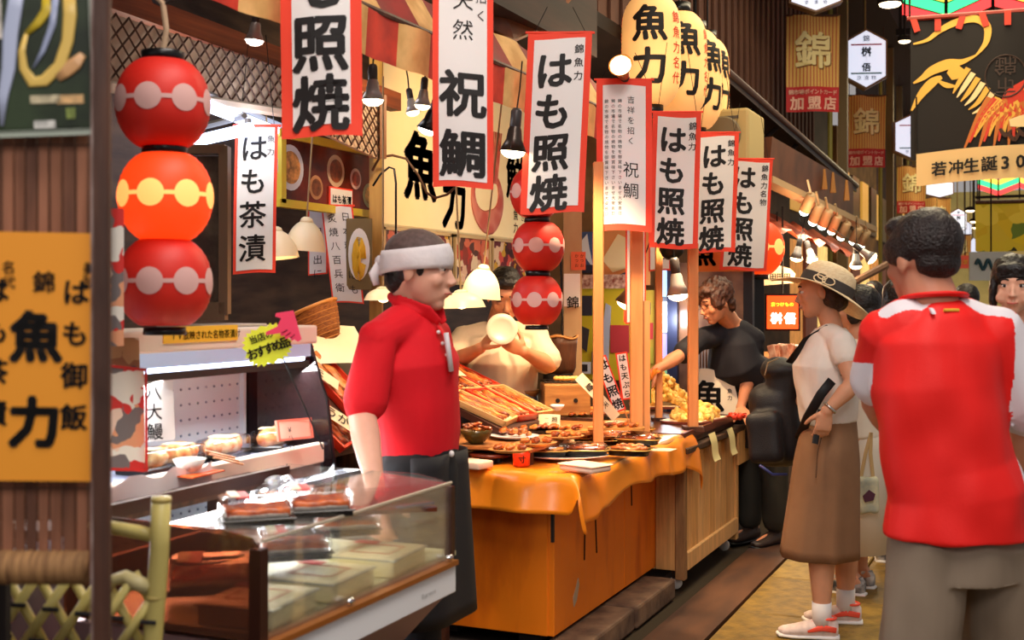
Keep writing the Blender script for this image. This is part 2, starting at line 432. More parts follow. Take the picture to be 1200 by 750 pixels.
obj('lower_edging', rod(nb(), (.01, *loc2[4]), (.01, *loc2[5]), .02, 6), mat('cream wood edging', (214, 196, 176), .6), t)
obj('right_frame', rod(nb(), (.01, *loc2[2]), (.01, *loc2[3]), .022, 4), mat('brown panel frame', (128, 80, 44), .5), t)
# fluorescent tubes
tubem = mat('lit fluorescent tube', (205, 220, 255), .3, emit=4)
for lb_, a, b in (('white fluorescent tube just below the lattice panel edge', P(226, 117, 4.2), P(345, 163, 5.4)), ('shorter white fluorescent tube lower behind the red lanterns', P(226, 166, 5.0), P(292, 151, 4.5))):
    q = thing('fluorescent_lamp', lb_, 'lamp', a, 0, 'fluorescent tubes in the stall'); d_ = b - a
    obj('tube', rod(nb(), (0, 0, 0), d_, .024, 10), tubem, q); obj('batten', tube(nb(), [V((-.02, 0, .05)), d_ + V((-.02, 0, .05))], .014, 4), mat('grey batten', (120, 116, 112), .6), q)
    for k in (.02, .98): obj('holder', box(nb(), d_ * k + V((0, 0, .015)), (.02, .02, .05)), MC['grey batten'], q)

lamp('tube_light', 'POINT', P(300, 148, 4.6), 5, (.86, .9, 1), size=.25)
lamp('tube_light', 'POINT', P(200, 110, 4.3), 7, (1, .86, .7), size=.25)  # warm point light added beside the tube to brighten the lattice
# ---------------- red paper lanterns with pale linked discs
redp = mat('red lantern paper', (226, 44, 30), .5, (205, 32, 24), 6, sss=.0)
redl = mat('lit red lantern paper', (240, 60, 26), .5, (232, 44, 18), 6, emit=.55, ecol=(255, 70, 16))
disp_ = mat('pale pink lantern disc', (226, 178, 172), .6); disl = mat('lit peach lantern disc', (255, 190, 120), .5, emit=.8, ecol=(255, 160, 80))
def lant_prof(Rr, H, n=26):
    out = []
    for i in range(n + 1):
        v = -1 + 2 * i / n
        s = (1 - abs(v) ** 2.6 * (1 - .42 ** 2.6)) ** (1 / 2.6) if False else math.sqrt(max(0, 1 - (v * .9) ** 2))
        s = s ** .8
        out.append((Rr * s * (1 + (.006 if i % 2 else -.006)), v * H / 2))
    return out
def red_lantern(label, loc, D, lit=False, group='red lanterns', rz=0):
    t = thing('red_lantern', label, 'lantern', loc, rz, group); Rr = D / 2; H = D * .93
    obj('paper_body', lathe(nb(), lant_prof(Rr, H), 40), redl if lit else redp, t, True)
    def sr(u, z): return Rr * math.sqrt(max(0, 1 - (z / (H / 2) * .9) ** 2)) ** .8 * 1.012
    b = nb(); zc = Rr * .03
    for k in range(8):
        a0 = k * math.pi / 4; rr = .29 * Rr
        def pt(x, z): a = a0 + x / Rr; q = sr(0, z + zc); return V((q * math.sin(a), -q * math.cos(a), z + zc))
        c = b.verts.new(pt(0, 0)); rs = []
        for j in range(1, 4): rs.append([b.verts.new(pt(rr * j / 3 * math.cos(2 * math.pi * m_ / 24), rr * j / 3 * math.sin(2 * math.pi * m_ / 24))) for m_ in range(24)])
        for m_ in range(24):
            b.faces.new((c, rs[0][m_], rs[0][(m_ + 1) % 24]))
            for j in (0, 1): b.faces.new((rs[j][m_], rs[j + 1][m_], rs[j + 1][(m_ + 1) % 24], rs[j][(m_ + 1) % 24]))
        x0, x1 = rr * .93, Rr * math.pi / 4 - rr * .93; hh = .045 * Rr
        vs = [(b.verts.new(pt(x0 + (x1 - x0) * i / 4, -hh)), b.verts.new(pt(x0 + (x1 - x0) * i / 4, hh))) for i in range(5)]
        for i in range(4): b.faces.new((vs[i][0], vs[i + 1][0], vs[i + 1][1], vs[i][1]))
    obj('disc_band', b, disl if lit else disp_, t, True)
    for s, nm in ((1, 'top_ring'), (-1, 'bottom_ring')):
        z = s * H * .5; obj(nm, lathe(nb(), [(Rr * .44, z - .004), (Rr * .46, z + s * .02), (Rr * .44, z + s * Rr * .2), (Rr * .38, z + s * Rr * .2)], 28), blackm, t, True)
    if lit: lamp('lantern_glow', 'POINT', V(loc), 2.2, (1, .45, .2), size=.05)
    return t
LD = 2.75; D1 = .213
for i, (px, py, lb_) in enumerate([(191, 122, 'top unlit red paper lantern hanging by the rope hook, near stack'), (194, 231, 'glowing middle red lantern of the near stack'), (193, 331, 'bottom unlit red lantern of the near stack above fridge')]):
    t = red_lantern(lb_, P(px, py, LD), D1, i == 1, 'near stack of red lanterns', .38)
    if i == 0:
        obj('hanging_rope', tube(nb(), [(0, 0, .12), (.008, 0, .17), (0, 0, .23), (-.012, 0, .245)], .007, 8), mat('pale rope', (190, 160, 130), .9), t)
        obj('hook', tube(nb(), [(-.03, 0, .26), (-.02, 0, .235), (0, 0, .225), (.015, 0, .24), (.012, 0, .27), (.0, 0, .5)], .004, 6), mat('steel hook', (70, 66, 68), .4, metal=.8), t)
for i, (px, py, lb_) in enumerate([(628, 226, 'topmost red lantern of the middle stack, half hidden by a banner'), (631, 289, 'middle red lantern hanging above the man with the dish'), (629, 352, 'lowest red lantern of the middle stack beside the man with the dish')]):
    red_lantern(lb_, P(px, py, 4.95), .215, False, 'middle stack of red lanterns', .3)
t = red_lantern('big red lantern half behind the last banner of the row', P(886, 291, 8.0), .37, True, None, .4)
obj('post_below', box(nb(), (.0, 0, -.9), (.09, .09, 1.4)), blackm, t)

# ---------------- tall cream paper lanterns
crp = mat('lit cream lantern paper', (250, 206, 140), .6, emit=.30, ecol=(255, 176, 96))
rink = mat('red ink', (200, 50, 30), .6)
def cream_lantern(label, loc, D, H, rz):
    t = thing('paper_lantern', label, 'lantern', loc, rz, 'tall cream lanterns'); Rr = D / 2; n = 56
    def sr(z): 
        q = min(1, abs(z) / (H / 2)); return Rr * (1 - q ** 5 * .45)
    b = nb(); lathe(b, [(sr(z) * (1 + (.008 if i % 2 else -.004)), z) for i, z in [(i, -H / 2 + H * i / n) for i in range(n + 1)]], 36)
    obj('paper_body', b, crp, t, True)
    for ang, cols, m_, nm in ((0, [('魚力', 0, .13, .21,    .24, .03)], ink, 'lettering'), (1.05, [('錦魚力名代', 0, .17, .07, .085, .01)], rink, 'red_lettering'), (-1.5, [('錦魚力名代', 0, .17, .07, .085, .01)], rink, 'red_lettering')):
        def fn(u, v, ang=ang): a = ang + u / Rr; q = sr(v) * 1.02; return V((q * math.sin(a), -q * math.cos(a), v))
        obj(nm, text_curved(cols, fn), m_, t)
    for s in (1, -1): obj('ring', lathe(nb(), [(Rr * .42, s * H * .49), (Rr * .42, s * H * .49 + s * .07)], 24), blackm, t, True)
    obj('hanging_cord', rod(nb(), (0, 0, H / 2 + .08), (0, 0, H / 2 + .7), .006, 6), blackm, t)
    return t
for px, py, d, lb_, rz in ((763, 60, 6.8, 'nearest tall cream lantern with two black characters', .25), (796, 76, 7.3, 'second tall cream lantern, behind the nearest cream one', .5), (815, 94, 7.7, 'third tall cream lantern in the row of four', .95), (829, 100, 8.3, 'fourth tall cream lantern, mostly behind the third', 1.0)):
    cream_lantern(lb_, P(px, py, d), .335 if d < 8 else .30, .62, rz)
lamp('lantern_glow', 'POINT', P(772, 70, 6.2), 4, (1, .7, .4), size=.2)

# ---------------- banners
def banner(label, px0, px1, py0, py1, d, cols, border=.014, ph=0., amp=.012, rz=None, group='red-bordered menu banners', hang=.35, lean=0., ink_=ink, name='banner', bcol=None, sm_=None):
    """cols: (string, x fraction, z fraction, size as fraction of width, pitch as fraction of width, bold)"""
    loc = P((px0 + px1) / 2, py0, d); W = (px1 - px0) / 1400 * d; H = (py1 - py0) / 1400 * d
    t = thing(name, label, 'banner', loc, YAW if rz is None else rz, group)
    def mk(off): return lambda u, v: V((u + lean * v, off + amp * math.sin(v * 9 + ph) * (.4 - v) + .25 * amp * math.sin(u * 30 + v * 5 + ph), v + .006 * math.sin(u * 18 + ph)))
    f0, f1, f2 = mk(0), mk(-.0022), mk(-.004)
    obj('border_cloth', grid(nb(), lambda a, b: f0((a - .5) * W, -b * H), 6, 26), bcol or redc, t, True)
    obj('white_field', grid(nb(), lambda a, b: f1((a - .5) * (W - 2 * border), -border - b * (H - 2 * border)), 6, 26), whc, t, True)
    bt = nb()
    text_bm(bt, [(s, x * W, -z * H, sz * W, pt * W, bo) for s, x, z, sz, pt, bo in cols], f2)
    obj('lettering', bt, ink_, t)
    if hang:
        obj('top_rod', rod(nb(), (-W / 2 - .01, .004, 0), (W / 2 + .01, .004, 0), .005, 6), redc, t)
        for s in (-.4, .4): obj('cord', rod(nb(), (s * W, .004, 0), (s * W * .5, .01, hang), .0015, 4), blackm, t)
    return t
B4 = lambda f=0: [('はも照焼', -.06, .14, .64, .72, .03), ('錦魚力', .335, .09, .17, .2, .012)]
banner('large near banner showing the two bold characters for teriyaki', 329, 424, -122, 160, 3.15, [('はも照焼', -.01, .12, .72, .735, .028)], .030, .6, .012, hang=.2)
banner('tall celebration banner with bold sea-bream characters beside the lamps', 507, 578, -70, 220, 3.85, [('祝鯛', 0, .625, .80, .98, .026), ('天然', .0, .245, .36, .50, .004), ('招く', .30, .23, .2, .3, .004)], .020, 2.4, .01, hang=.15)
banner('narrow white banner hanging left inside the stall beneath the lattice', 276, 326, 147, 321, 4.6, [('はも茶漬', -.05, .16, .66, .78, .012), ('魚力', .34, .1, .18, .3, .006)], .012, 1, .006, lean=.02)
banner('widest of the four matching banners, nearest, beside the middle lanterns', 619, 694, 38, 250, 4.6, [('はも照焼', -.07, .21, .60, .635, .028), ('錦魚力', .31, .10, .15, .21, .012)], .025, 0, .014, hang=.1, lean=.045)
banner('banner with a column of small handwriting under the brass spotlight', 699, 764, 93, 271, 5.29, [('吉祥を招く', .12, .14, .14, .185, .002), ('祝鯛', .12, .60, .30, .38, .004)] + [('錦の市場で名物の焼物を御賞味下さいませ大安吉日', x, .15, .075, .092, .0) for x in (-.08, -.2, -.32)], .028, 2, .004, hang=.12)
banner('second of the four matching banners, right of the handwritten one', 765, 822, 131, 291, 6.0, [('はも照焼', -.07, .20, .58, .63, .028), ('錦魚力', .33, .10, .17, .21, .012)], .026, 4, .008, lean=.03)
banner('third matching banner, squeezed between its two neighbours', 816, 866, 155, 296, 7.0, [('はも照焼', -.07, .20, .60, .64, .028), ('錦魚力', .33, .10, .17, .22, .012)], .026, .5, .008, lean=.03)
banner('last matching banner of the row, in front of big red lantern', 851, 906, 186, 317, 7.5, [('はも照焼', -.09, .17, .52, .55, .028), ('錦魚力名物', .34, .08, .15, .18, .012)], .02, 3, .01, lean=.06)
# small paper strips on the pillar inside the stall
banner('small handwritten strip hung left of another by the yellow-framed board', 361, 384, 239, 322, 5.6, [('思い出に', .0, .4, .5, .7, .006)], .007, 0, .004, hang=.05, group='small handwritten strips')
banner('longer handwritten strip with two columns hung beneath the yellow-framed board', 376, 413, 241, 356, 5.5, [('日本料理はも', .24, .12, .3, .46, .006), ('炙焼八百兵衛', -.2, .14, .3, .44, .004)], .007, 2, .004, lean=-.12, hang=.05, group='small handwritten strips')
banner('small red strip sign behind the poles beside the tin lamp', 733, 757, 232, 380, 6.1, [('田舎名物味', 0, .18, .5, .95, .01)], .008, 1, .003, hang=.05, group='small strips behind the poles')
banner('short red-edged strip above the bright doorway behind the poles', 760, 786, 262, 318, 7.2, [('りん', .1, .3, .5, .8, .006)], .01, 1, .003, hang=.05, group='small strips behind the poles')
banner('tiny red-edged card hanging beneath the tin lamp', 731, 752, 352, 378, 6.4, [('の', 0, .5, .6, .8, .006)], .01, 1, .003, hang=.3, group='small strips behind the poles')

# ---------------- lamps
def cone_lamp(label, px, py, d, sc=1., tilt=(0, 0), bulb=12., col=(255, 225, 180), metal_=None, spot=None, cord=.35, group='clip lamps under the valance'):
    loc = P(px, py, d); t = thing('spot_lamp', label, 'lamp', loc, 0, group, rot=(tilt[0], tilt[1], 0))
    s = sc; m_ = metal_ or mat('brushed tin lamp shade', (176, 172, 168), .3, metal=.3)
    obj('shade', lathe(nb(), [(.016 * s, .085 * s), (.022 * s, .07 * s), (.026 * s, .04 * s), (.045 * s, 0), (.043 * s, .001), (.022 * s, .04 * s)], 20, caps=False), m_, t, True)
    obj('socket', lathe(nb(), [(.012 * s, .14 * s), (.018 * s, .13 * s), (.018 * s, .08 * s), (.014 * s, .075 * s)], 14), mat('lamp socket grey', (60, 56, 56), .4), t, True)
    obj('bulb', ell(nb(), (0, 0, .004 * s), (.040 * s, .040 * s, .026 * s)), mat('glowing bulb %d' % bulb, col, .3, emit=bulb), t, True)
    obj('cord', tube(nb(), [(0, 0, .13 * s), (.005, 0, .2 * s), (0, .01, cord)], .003, 5), blackm, t)
    return t
cone_lamp('small reflector lamp glowing left of the near teriyaki banner', 298, 48, 3.3, .62, (.0, .1), 8, (255, 236, 220))
cone_lamp('bright bulb lamp in a steel cup right of near teriyaki banner', 437, 118, 3.9, .85, (0, 0), 14)
cone_lamp('dimmer round bulb lamp second right of the near teriyaki banner', 495, 124, 4.4, .75, (0, .1), 5)
cone_lamp('dark caged lamp third right of the near teriyaki banner', 484, 132, 4.7, .7, (0, -.2), 2)
cone_lamp('black shaded lamp peeping out left of the sea-bream banner', 501, 152, 4.2, .9, (0, .35), 8, (255, 210, 150), blackm)
cone_lamp('wide dark lamp shade lit inside right of sea-bream banner', 601, 178, 4.6, 1.2, (0, .1), 14, (255, 236, 200), mat('smoked steel shade', (70, 60, 54), .3, metal=.6))
cone_lamp('brass rimmed spotlight on top of the handwritten banner', 727, 76, 5.2, 1.2, (math.radians(-112), .35), 2, (255, 190, 120), mat('brass lamp rim', (190, 120, 50), .3, metal=.8), cord=.1, group=None)
cone_lamp('tin cone lamp hanging among the poles in front of posters', 735, 356, 6.3, 1.5, (0, .35), 10, (255, 210, 150), mat('warm grey tin', (140, 112, 88), .4, metal=.5), cord=.5, group='lamps among the poles')
cone_lamp('aluminium cone lamp beside the leaning man in black', 795, 346, 6.4, 1.45, (0, -.12), 13, (255, 225, 180), cord=.6, group='lamps among the poles')
obj('black_clamp', ell(nb(), (-.02, .05, .26), (.07, .06, .07)), blackm, bpy.data.objects['spot_lamp.008'] if 'spot_lamp.008' in bpy.data.objects else None, True)

enam = mat('cream enamel lamp shade', (246, 226, 182), .35); enin = mat('bright enamel inside', (255, 236, 196), .4, emit=1.6)
def dome_lamp(label, px, py, d, Rr, H, rot=(0, 0, 0), energy=7, cordl=.9):
    loc = P(px, py, d); t = thing('dome_lamp', label, 'lamp', loc, 0, 'cream enamel dome lamps', rot=rot)
    obj('shade', lathe(nb(), [(Rr * math.cos(a) if i else Rr * 1.04, H * math.sin(a)) for i, a in enumerate([k * math.pi / 2 / 9 for k in range(9)])], 36, caps=False), [enam], t, True)
    obj('shade_lining', lathe(nb(), [(Rr * .97 * math.cos(a), H * .96 * math.sin(a) + .001) for a in [k * math.pi / 2 / 9 for k in range(9)]], 36, caps=False), mat('pale lamp lining', (250, 240, 220), .4), t, True)
    obj('neck', lathe(nb(), [(.03, H * .94), (.024, H * 1.06), (.012, H * 1.12)], 16), enam, t, True)
    obj('bulb', ell(nb(), (0, 0, H * .4), .03), mat('warm dome bulb', (255, 214, 150), .3, emit=5), t, True)
    obj('cord', rod(nb(), (0, 0, H * 1.1), (0, 0, cordl), .004, 5), mat('tan cord', (150, 120, 80), .7), t)
    lamp('dome_light', 'SPOT', loc + V((0, 0, .04)), energy * .18, (1, .74, .44), (0, 0, 0), .04, spot=2.2, blend=.5)
dome_lamp('cream dome lamp in front of the man holding a dish', 563, 349, 5.35, .088, .135, (0, .12, 0), 13)
dome_lamp('flatter cream lamp by the face of man in red polo', 541, 361, 4.7, .092, .065, (0, -.05, 0), 15)
dome_lamp('cream dome lamp under the yellow-framed board, left one', 326, 303, 5.0, .085, .12, (0, -.1, 0), 14)
dome_lamp('cream dome lamp under yellow-framed board beside the strips', 357, 294, 5.1, .085, .13, (0, .08, 0), 14)
dome_lamp('cream dome lamp nearly hidden behind the headband', 449, 352, 4.8, .075, .05, (0, .0, 0), 14)
# the light that the hanging bulbs throw on the food
for i, (x, y, z, e, tx, ty) in enumerate([(-1.75, 4.6, 2.2, 60, -1.95, 4.9), (-1.75, 5.4, 2.15, 50, -1.95, 5.3), (-1.8, 3.7, 2.1, 26, -2.4, 3.8), (-1.7, 6.2, 2.0, 48, -1.85, 6.3), (-2.2, 4.6, 1.9, 22, -2.4, 4.75), (-2.3, 6.0, 2.5, 20, -3.2, 6.3), (-2.3, 4.6, 2.5, 16, -3.2, 5.0)]):
    lamp('bulb_light', 'SPOT', (x, y, z), e * 1.0, (1, .72, .42), look=(tx, ty, .8 if i < 5 else 2.3), size=.05, spot=1.25 if i == 4 else 1.7, blend=.7)
# ---------------- boards inside the stall
XB = -3.29
# big lit shop sign with brush characters
a = onX(442, 262, XB); b = onX(648, 286, XB); zt, zb = 2.92, 1.86
t = thing('shop_signboard', 'glowing cream signboard with brush characters and pink sea-bream picture', 'signboard', (XB, (a.y + b.y) / 2, (zt + zb) / 2), math.pi / 2)
wS = b.y - a.y; hS = zt - zb
obj('board', bevbox(nb(), (0, 0, 0), (wS, .05, hS), .01, 1), mat('lit cream sign face', (250, 228, 180), .5, (246, 214, 150), 1.5, emit=.16, ecol=(255, 222, 160)), t)
def sx(px): return onX(px, 200, XB).y - (a.y + b.y) / 2
obj('lettering', text_bm(nb(), [('魚', sx(488), -.17, .40, .3, .035), ('力', sx(528), -.34, .34, .3, .035)], lambda u, v: V((u, -.028, v))), ink, t)
obj('small_lettering', text_bm(nb(), [('鮮', sx(600), -.10, .32, .3, .03), ('魚力', sx(600), -.36, .08, .09, .015), ('きよ', sx(608), -.37, .06, .08, .01)], lambda u, v: V((u, -.028, v))), ink, t)
pk = mat('salmon pink paint', (240, 150, 130), .6, (226, 110, 96), 9, kind='voronoi'); fb = nb(); cx = sx(566)
bow = [(cx + .21 * math.cos(q), -.27 + .17 * math.sin(q), .085 * (1 - abs(q + 1.35) / 2.6)) for q in [(-3.5 + i * .25) for i in range(18)]]
tube(fb, [(x, -.03, z) for x, z, r_ in bow], [(max(.02, r_), .01) for x, z, r_ in bow], 10, side=V((1, 0, 0)))
for k in range(9): rod(fb, (cx + .05 + k * .012, -.03, -.18), (cx - .02 + k * .03, -.03, .16), .006, 4)
obj('fish_picture', fb, pk, t, True)
# row of printed photographs under the sign
pm_ = photo_mat('festival photographs', [(200, 60, 50), (240, 200, 170), (150, 60, 50), (250, 226, 190), (90, 60, 56), (226, 120, 90)], 16)
pm2 = photo_mat('festival photographs second', [(236, 96, 80), (250, 220, 180), (120, 50, 60), (230, 180, 60), (80, 50, 50)], 20)
for i, (p0_, p1_) in enumerate([(446, 482), (484, 526), (530, 572), (574, 620)]):
    ya = onX(p0_, 290, XB + .02).y; yb = onX(p1_, 290, XB + .02).y; q = thing('photo_print', ['festival photo print leftmost in the row beneath signboard', 'festival photo print above the headband of the man in red', 'festival photo print between headband and the man with dish', 'festival photo print above the man holding the dish'][i], 'poster', (XB + .03, (ya + yb) / 2, 1.70), math.pi / 2, 'row of photo prints')
    obj('print', box(nb(), (0, 0, 0), (yb - ya - .02, .006, .27)), (pm_, pm2)[i % 2], q); fb = nb()
    for s in (-1, 1): box(fb, (s * (yb - ya - .02) / 2, -.004, 0), (.02, .016, .3)); box(fb, (0, -.004, s * .145), (yb - ya, .016, .02))
    obj('frame', fb, mat('pale photo frame', (220, 190, 140), .5), q)
# yellow-framed menu picture board
XM = -3.0
a = onX(326, 238, XM); b = onX(438, 254, XM); c = onX(326, 160, XM)
t = thing('menu_picture_board', 'yellow-framed board of bowl photographs hanging under the lattice', 'menu board', (XM, (a.y + b.y) / 2, a.z + .12), math.pi / 2); wm = b.y - a.y; hm = .30
obj('photo_panel', box(nb(), (0, 0, .03), (wm, .02, hm)), mat('dark red lacquer print', (120, 40, 24), .25, (70, 26, 20), 5), t)
fb = nb()
for s in (-1, 1): box(fb, (0, -.01, .03 + s * hm / 2), (wm + .06, .04, .035)); box(fb, (s * wm / 2, -.01, .03), (.035, .04, hm))
obj('frame', fb, mat('yellow frame', (214, 190, 60), .4), t)
for cx, cz, r_, m1, m2 in ((-.26, .04, .1, ('blue rim china', (210, 216, 230)), ('golden rice print', (224, 160, 90))), (-.1, -.03, .055, ('brown bowl print', (180, 130, 90)), ('sauce print', (140, 80, 50))), (.03, .06, .075, ('pale bowl print', (200, 170, 140)), ('eel print', (150, 70, 30))), (.17, .04, .05, ('pink dish print', (230, 190, 180)), ('red fish print', (200, 90, 70))), (.27, -.03, .06, ('green dish print', (160, 160, 120)), ('yellow food print', (230, 190, 110)))):
    cx *= wm / .64
    obj('bowl_picture', disc(nb(), (cx, -.012, cz), r_, 24), mat(m1[0], m1[1], .3), t); obj('food_picture', disc(nb(), (cx, -.014, cz), r_ * .72, 20), mat(m2[0], m2[1], .3, tuple(int(v * .6) for v in m2[1]), 40), t)
obj('name_card', box(nb(), (.06 * wm / .64, -.015, -.06), (.2, .006, .09)), redc, t); obj('name_card_field', box(nb(), (.06 * wm / .64, -.019, -.06), (.185, .003, .075)), whc, t)
obj('card_lettering', text_bm(nb(), [('はも茶漬', .06 * wm / .64 - .062, -.07, .042, .042, .02)], lambda u, v: V((u, -.022, v)), True), ink, t)
# yellow pillar and hose coil to its right
q = thing('post', 'yellowish stall post between the lattice panel and the signboard', 'post', P(440, 350, 5.75) * V((1, 1, 0)) if False else V((P(441, 350, 5.7).x, P(441, 350, 5.7).y, 0)), YAW)
obj('shaft', box(nb(), (0, 0, 1.45), (.06, .06, 2.9)), mat('yellow painted timber', (196, 158, 84), .5, (150, 110, 50), 3, (5, 5, .6)), q)
q = thing('photo_plaque', 'small white plaque with a yellow noodle picture on the post', 'plaque', P(421, 298, 5.5), YAW)
obj('plaque_board', bevbox(nb(), (0, 0, 0), (.12, .01, .33), .003, 1), mat('olive plaque', (120, 100, 56), .4), q)
obj('oval_dish', disc(nb(), (0, -.007, .0), .05, 24, sy=2.4), whc, q); nbm = nb()
for k in range(7): tube(nbm, [((.03 - k * .006) * math.cos(a_), -.012 - k * .001, -.02 + (.1 - k * .01) * math.sin(a_)) for a_ in [j * .6 for j in range(11)]], .004, 5)
obj('noodles', nbm, mat('yellow noodle print', (240, 190, 50), .4), q, True)
q = thing('power_cable', 'black cable looping from the stall post past the signboard', 'cable', P(440, 200, 5.6))
obj('wire', tube(nb(), [P(x, y, 5.6) - P(440, 200, 5.6) for x, y in [(436, 200), (445, 184), (460, 182), (476, 186), (490, 205), (500, 226), (510, 232), (524, 228), (533, 220)]], .006, 6), mat('brown cable', (90, 60, 36), .5), q, True)
obj('wire', tube(nb(), [P(x, y, 5.5) - P(440, 200, 5.6) for x, y in [(437, 218), (446, 204), (456, 196), (462, 198), (464, 215), (464, 330)]], .005, 6), blackm, q, True)
# brown shelf units behind the red lanterns
q = thing('picture_frame', 'brown wooden frame behind the near red lanterns', 'frame', P(246, 270, 4.0), YAW)
fb = nb()
for x_, z_, w_, h_ in ((-.14, 0, .03, .56), (.05, 0, .03, .56), (-.045, .27, .2, .03), (-.045, -.27, .2, .06)): box(fb, (x_, 0, z_), (w_, .05, h_))
obj('frame', fb, mat('brown frame wood', (120, 92, 66), .5), q); obj('backing', box(nb(), (-.045, .02, 0), (.17, .01, .5)), mat('dim frame backing', (74, 52, 40), .6, (110, 90, 70), 14), q)
# ================================================================ THE COUNTERS
# orange box counter
orp = mat('scuffed orange paint', (244, 130, 16), .5, (196, 84, 8), 5, (1, 1, .3), .3, 14, lo=.28, hi=.5, det=8)
t = thing('orange_counter', 'scuffed orange painted box counter under the orange cloth', 'counter', (-1.79, 5.1, 0))
fr_x = 0.0
for i, (y0, y1) in enumerate(((-.68, .2), (.2, .74))):
    obj('front_board', bevbox(nb(), (0, (y0 + y1) / 2, .43), (.03, y1 - y0 - .004, .64), .004, 1), orp, t)
obj('end_board', bevbox(nb(), (-.285, -.67, .43), (.55, .03, .64), .004, 1), orp, t)
obj('back_board', box(nb(), (-.55, 0, .43), (.02, 1.36, .62)), orp, t)
obj('table_top', bevbox(nb(), (-.195, 0.03, .765), (.73, 1.62, .03), .006, 1), mat('plywood top', (176, 120, 66), .6), t)
obj('corner_guard', box(nb(), (.012, -.685, .62), (.012, .012, .26)), mat('black corner strip', (40, 34, 30), .5), t)
for y_, z_, a_, l_, c_ in ((-.2, .52, .1, .34, 'black scratch'), (-.33, .5, -.05, .3, 'black scratch'), (.3, .56, .05, .16, 'black scratch')):
    obj('crack', box(nb(), (.017, y_, z_), (.004, .008, l_), M.Rotation(a_, 3, 'X')), mat('black scratch', (60, 30, 10), .8), t)
obj('paint_chip', prism(nb(), [(-.47, .22), (-.44, .25), (-.41, .29), (-.4, .26), (-.43, .2), (-.46, .18)], .004, 'x', .014), mat('bare wood chip', (190, 170, 140), .7), t)
obj('runner', box(nb(), (-.1, 0, .1), (.1, 1.3, .05)), dark, t); obj('runner', box(nb(), (-.48, 0, .1), (.1, 1.3, .05)), dark, t)
# orange cloth
oc = mat('orange table sheet', (255, 152, 36), .3, (250, 136, 22), 2, (1, 1, 1), .15, 9, spec=.6)
X1, Y0, Y1, ZT = -1.62, 4.28, 5.93, .785
def cloth():
    bm = nb(); nx, ny, dr = 22, 56, .17
    XW = .62; LX = XW + dr; LY = (Y1 - Y0) + 2 * dr
    def fn(u, v):
        a = u * LX; b = v * LY - dr
        # a measured from the back to the front edge, b along Y
        over = max(0, a - XW); x = -XW + min(a, XW); y = min(max(b, 0), Y1 - Y0); z = 0
        oy = max(0, -b) + max(0, b - (Y1 - Y0))
        hem = dr * (.82 + .10 * math.sin(v * 11) + .05 * math.sin(v * 27 + 1))
        corner = 1.0
        if b > (Y1 - Y0) - .25: corner = 1 + 1.1 * (b - (Y1 - Y0) + .25) / .42
        if b < .12: corner = 1.25
        dz = over * (hem / dr) * corner
        wv = .014 * math.sin(v * 34 + 2 * math.sin(v * 9)) * min(1, over / .08)
        if over > 0: x += .012 + wv + over * .14; z -= dz
        if b < 0: z -= oy * .9 * (1 if over == 0 else .25); y -= .012 + .015 * math.sin(u * 16) * min(1, oy / .06) + oy * .15
        if b > Y1 - Y0: z -= oy * .9 * (1 if over == 0 else .3); y += .012 + oy * .2
        z += .003 * math.sin(a * 21 + b * 9) + .003 * math.sin(b * 23 - a * 7) if over == 0 and oy == 0 else 0
        return V((X1 + x, Y0 + y, ZT + z))
    return grid(bm, fn, nx, ny)
co = obj('tablecloth', cloth(), oc, None, True); tag(co, 'bright orange sheet draped over the orange box counter', 'tablecloth')
sm = co.modifiers.new('s', 'SUBSURF'); sm.levels = 1; sm.render_levels = 1; so = co.modifiers.new('t', 'SOLIDIFY'); so.thickness = .002

# bare pine cabinet on castors
t = thing('pine_cabinet', 'bare pine plank cabinet on white castors beyond orange counter', 'cabinet', (-1.64, 6.33, 0))
pw = [mat('pine plank %d' % i, c, .5, tuple(int(v * .86) for v in c), 5, (10, 10, .8), .08, 20) for i, c in enumerate([(222, 168, 104), (212, 156, 92), (228, 176, 114)])]
y = -.535
for i in range(9):
    wdt = (.15, .125, .115, .12, .115, .12, .11, .12, .115)[i]; o = obj('plank', bevbox(nb(), (0, y + wdt / 2, .385), (.022, wdt - .004, .57), .003, 1), pw[i % 3], t); y += wdt
for i in range(5): obj('end_plank', bevbox(nb(), (-.07 - i * .13, -.535, .385), (.126, .022, .57), .003, 1), pw[(i + 1) % 3], t)
obj('bottom_rail', bevbox(nb(), (.018, .03, .145), (.02, 1.08, .09), .004, 1), pw[2], t); obj('corner_post', bevbox(nb(), (.0, -.545, .37), (.05, .05, .62), .004, 1), mat('grey brown corner post', (150, 108, 66), .6, (120, 84, 50), 6, (6, 6, 1)), t)
obj('corner_post', bevbox(nb(), (.0, .56, .37), (.05, .05, .62), .004, 1), pw[0], t)
obj('worktop', bevbox(nb(), (-.33, .03, .705), (.76, 1.22, .03), .004, 1), mat('dark worktop board', (70, 46, 30), .5), t)
obj('side_flap', box(nb(), (.04, .66, .60), (.012, .32, .2)), pw[0], t)
for y_ in (-.5, .5):
    for x_ in (-.04, -.62):
        cst = obj('caster', lathe(nb(), [(.028, -.012), (.032, -.008), (.032, .008), (.028, .012)], 16, (x_, y_, .032), rot=M.Rotation(math.pi / 2, 3, 'X')), mat('white caster wheel', (210, 210, 205), .4), t, True); obj('caster_fork', box(nb(), (x_, y_, .075), (.03, .04, .04)), chrome, cst)
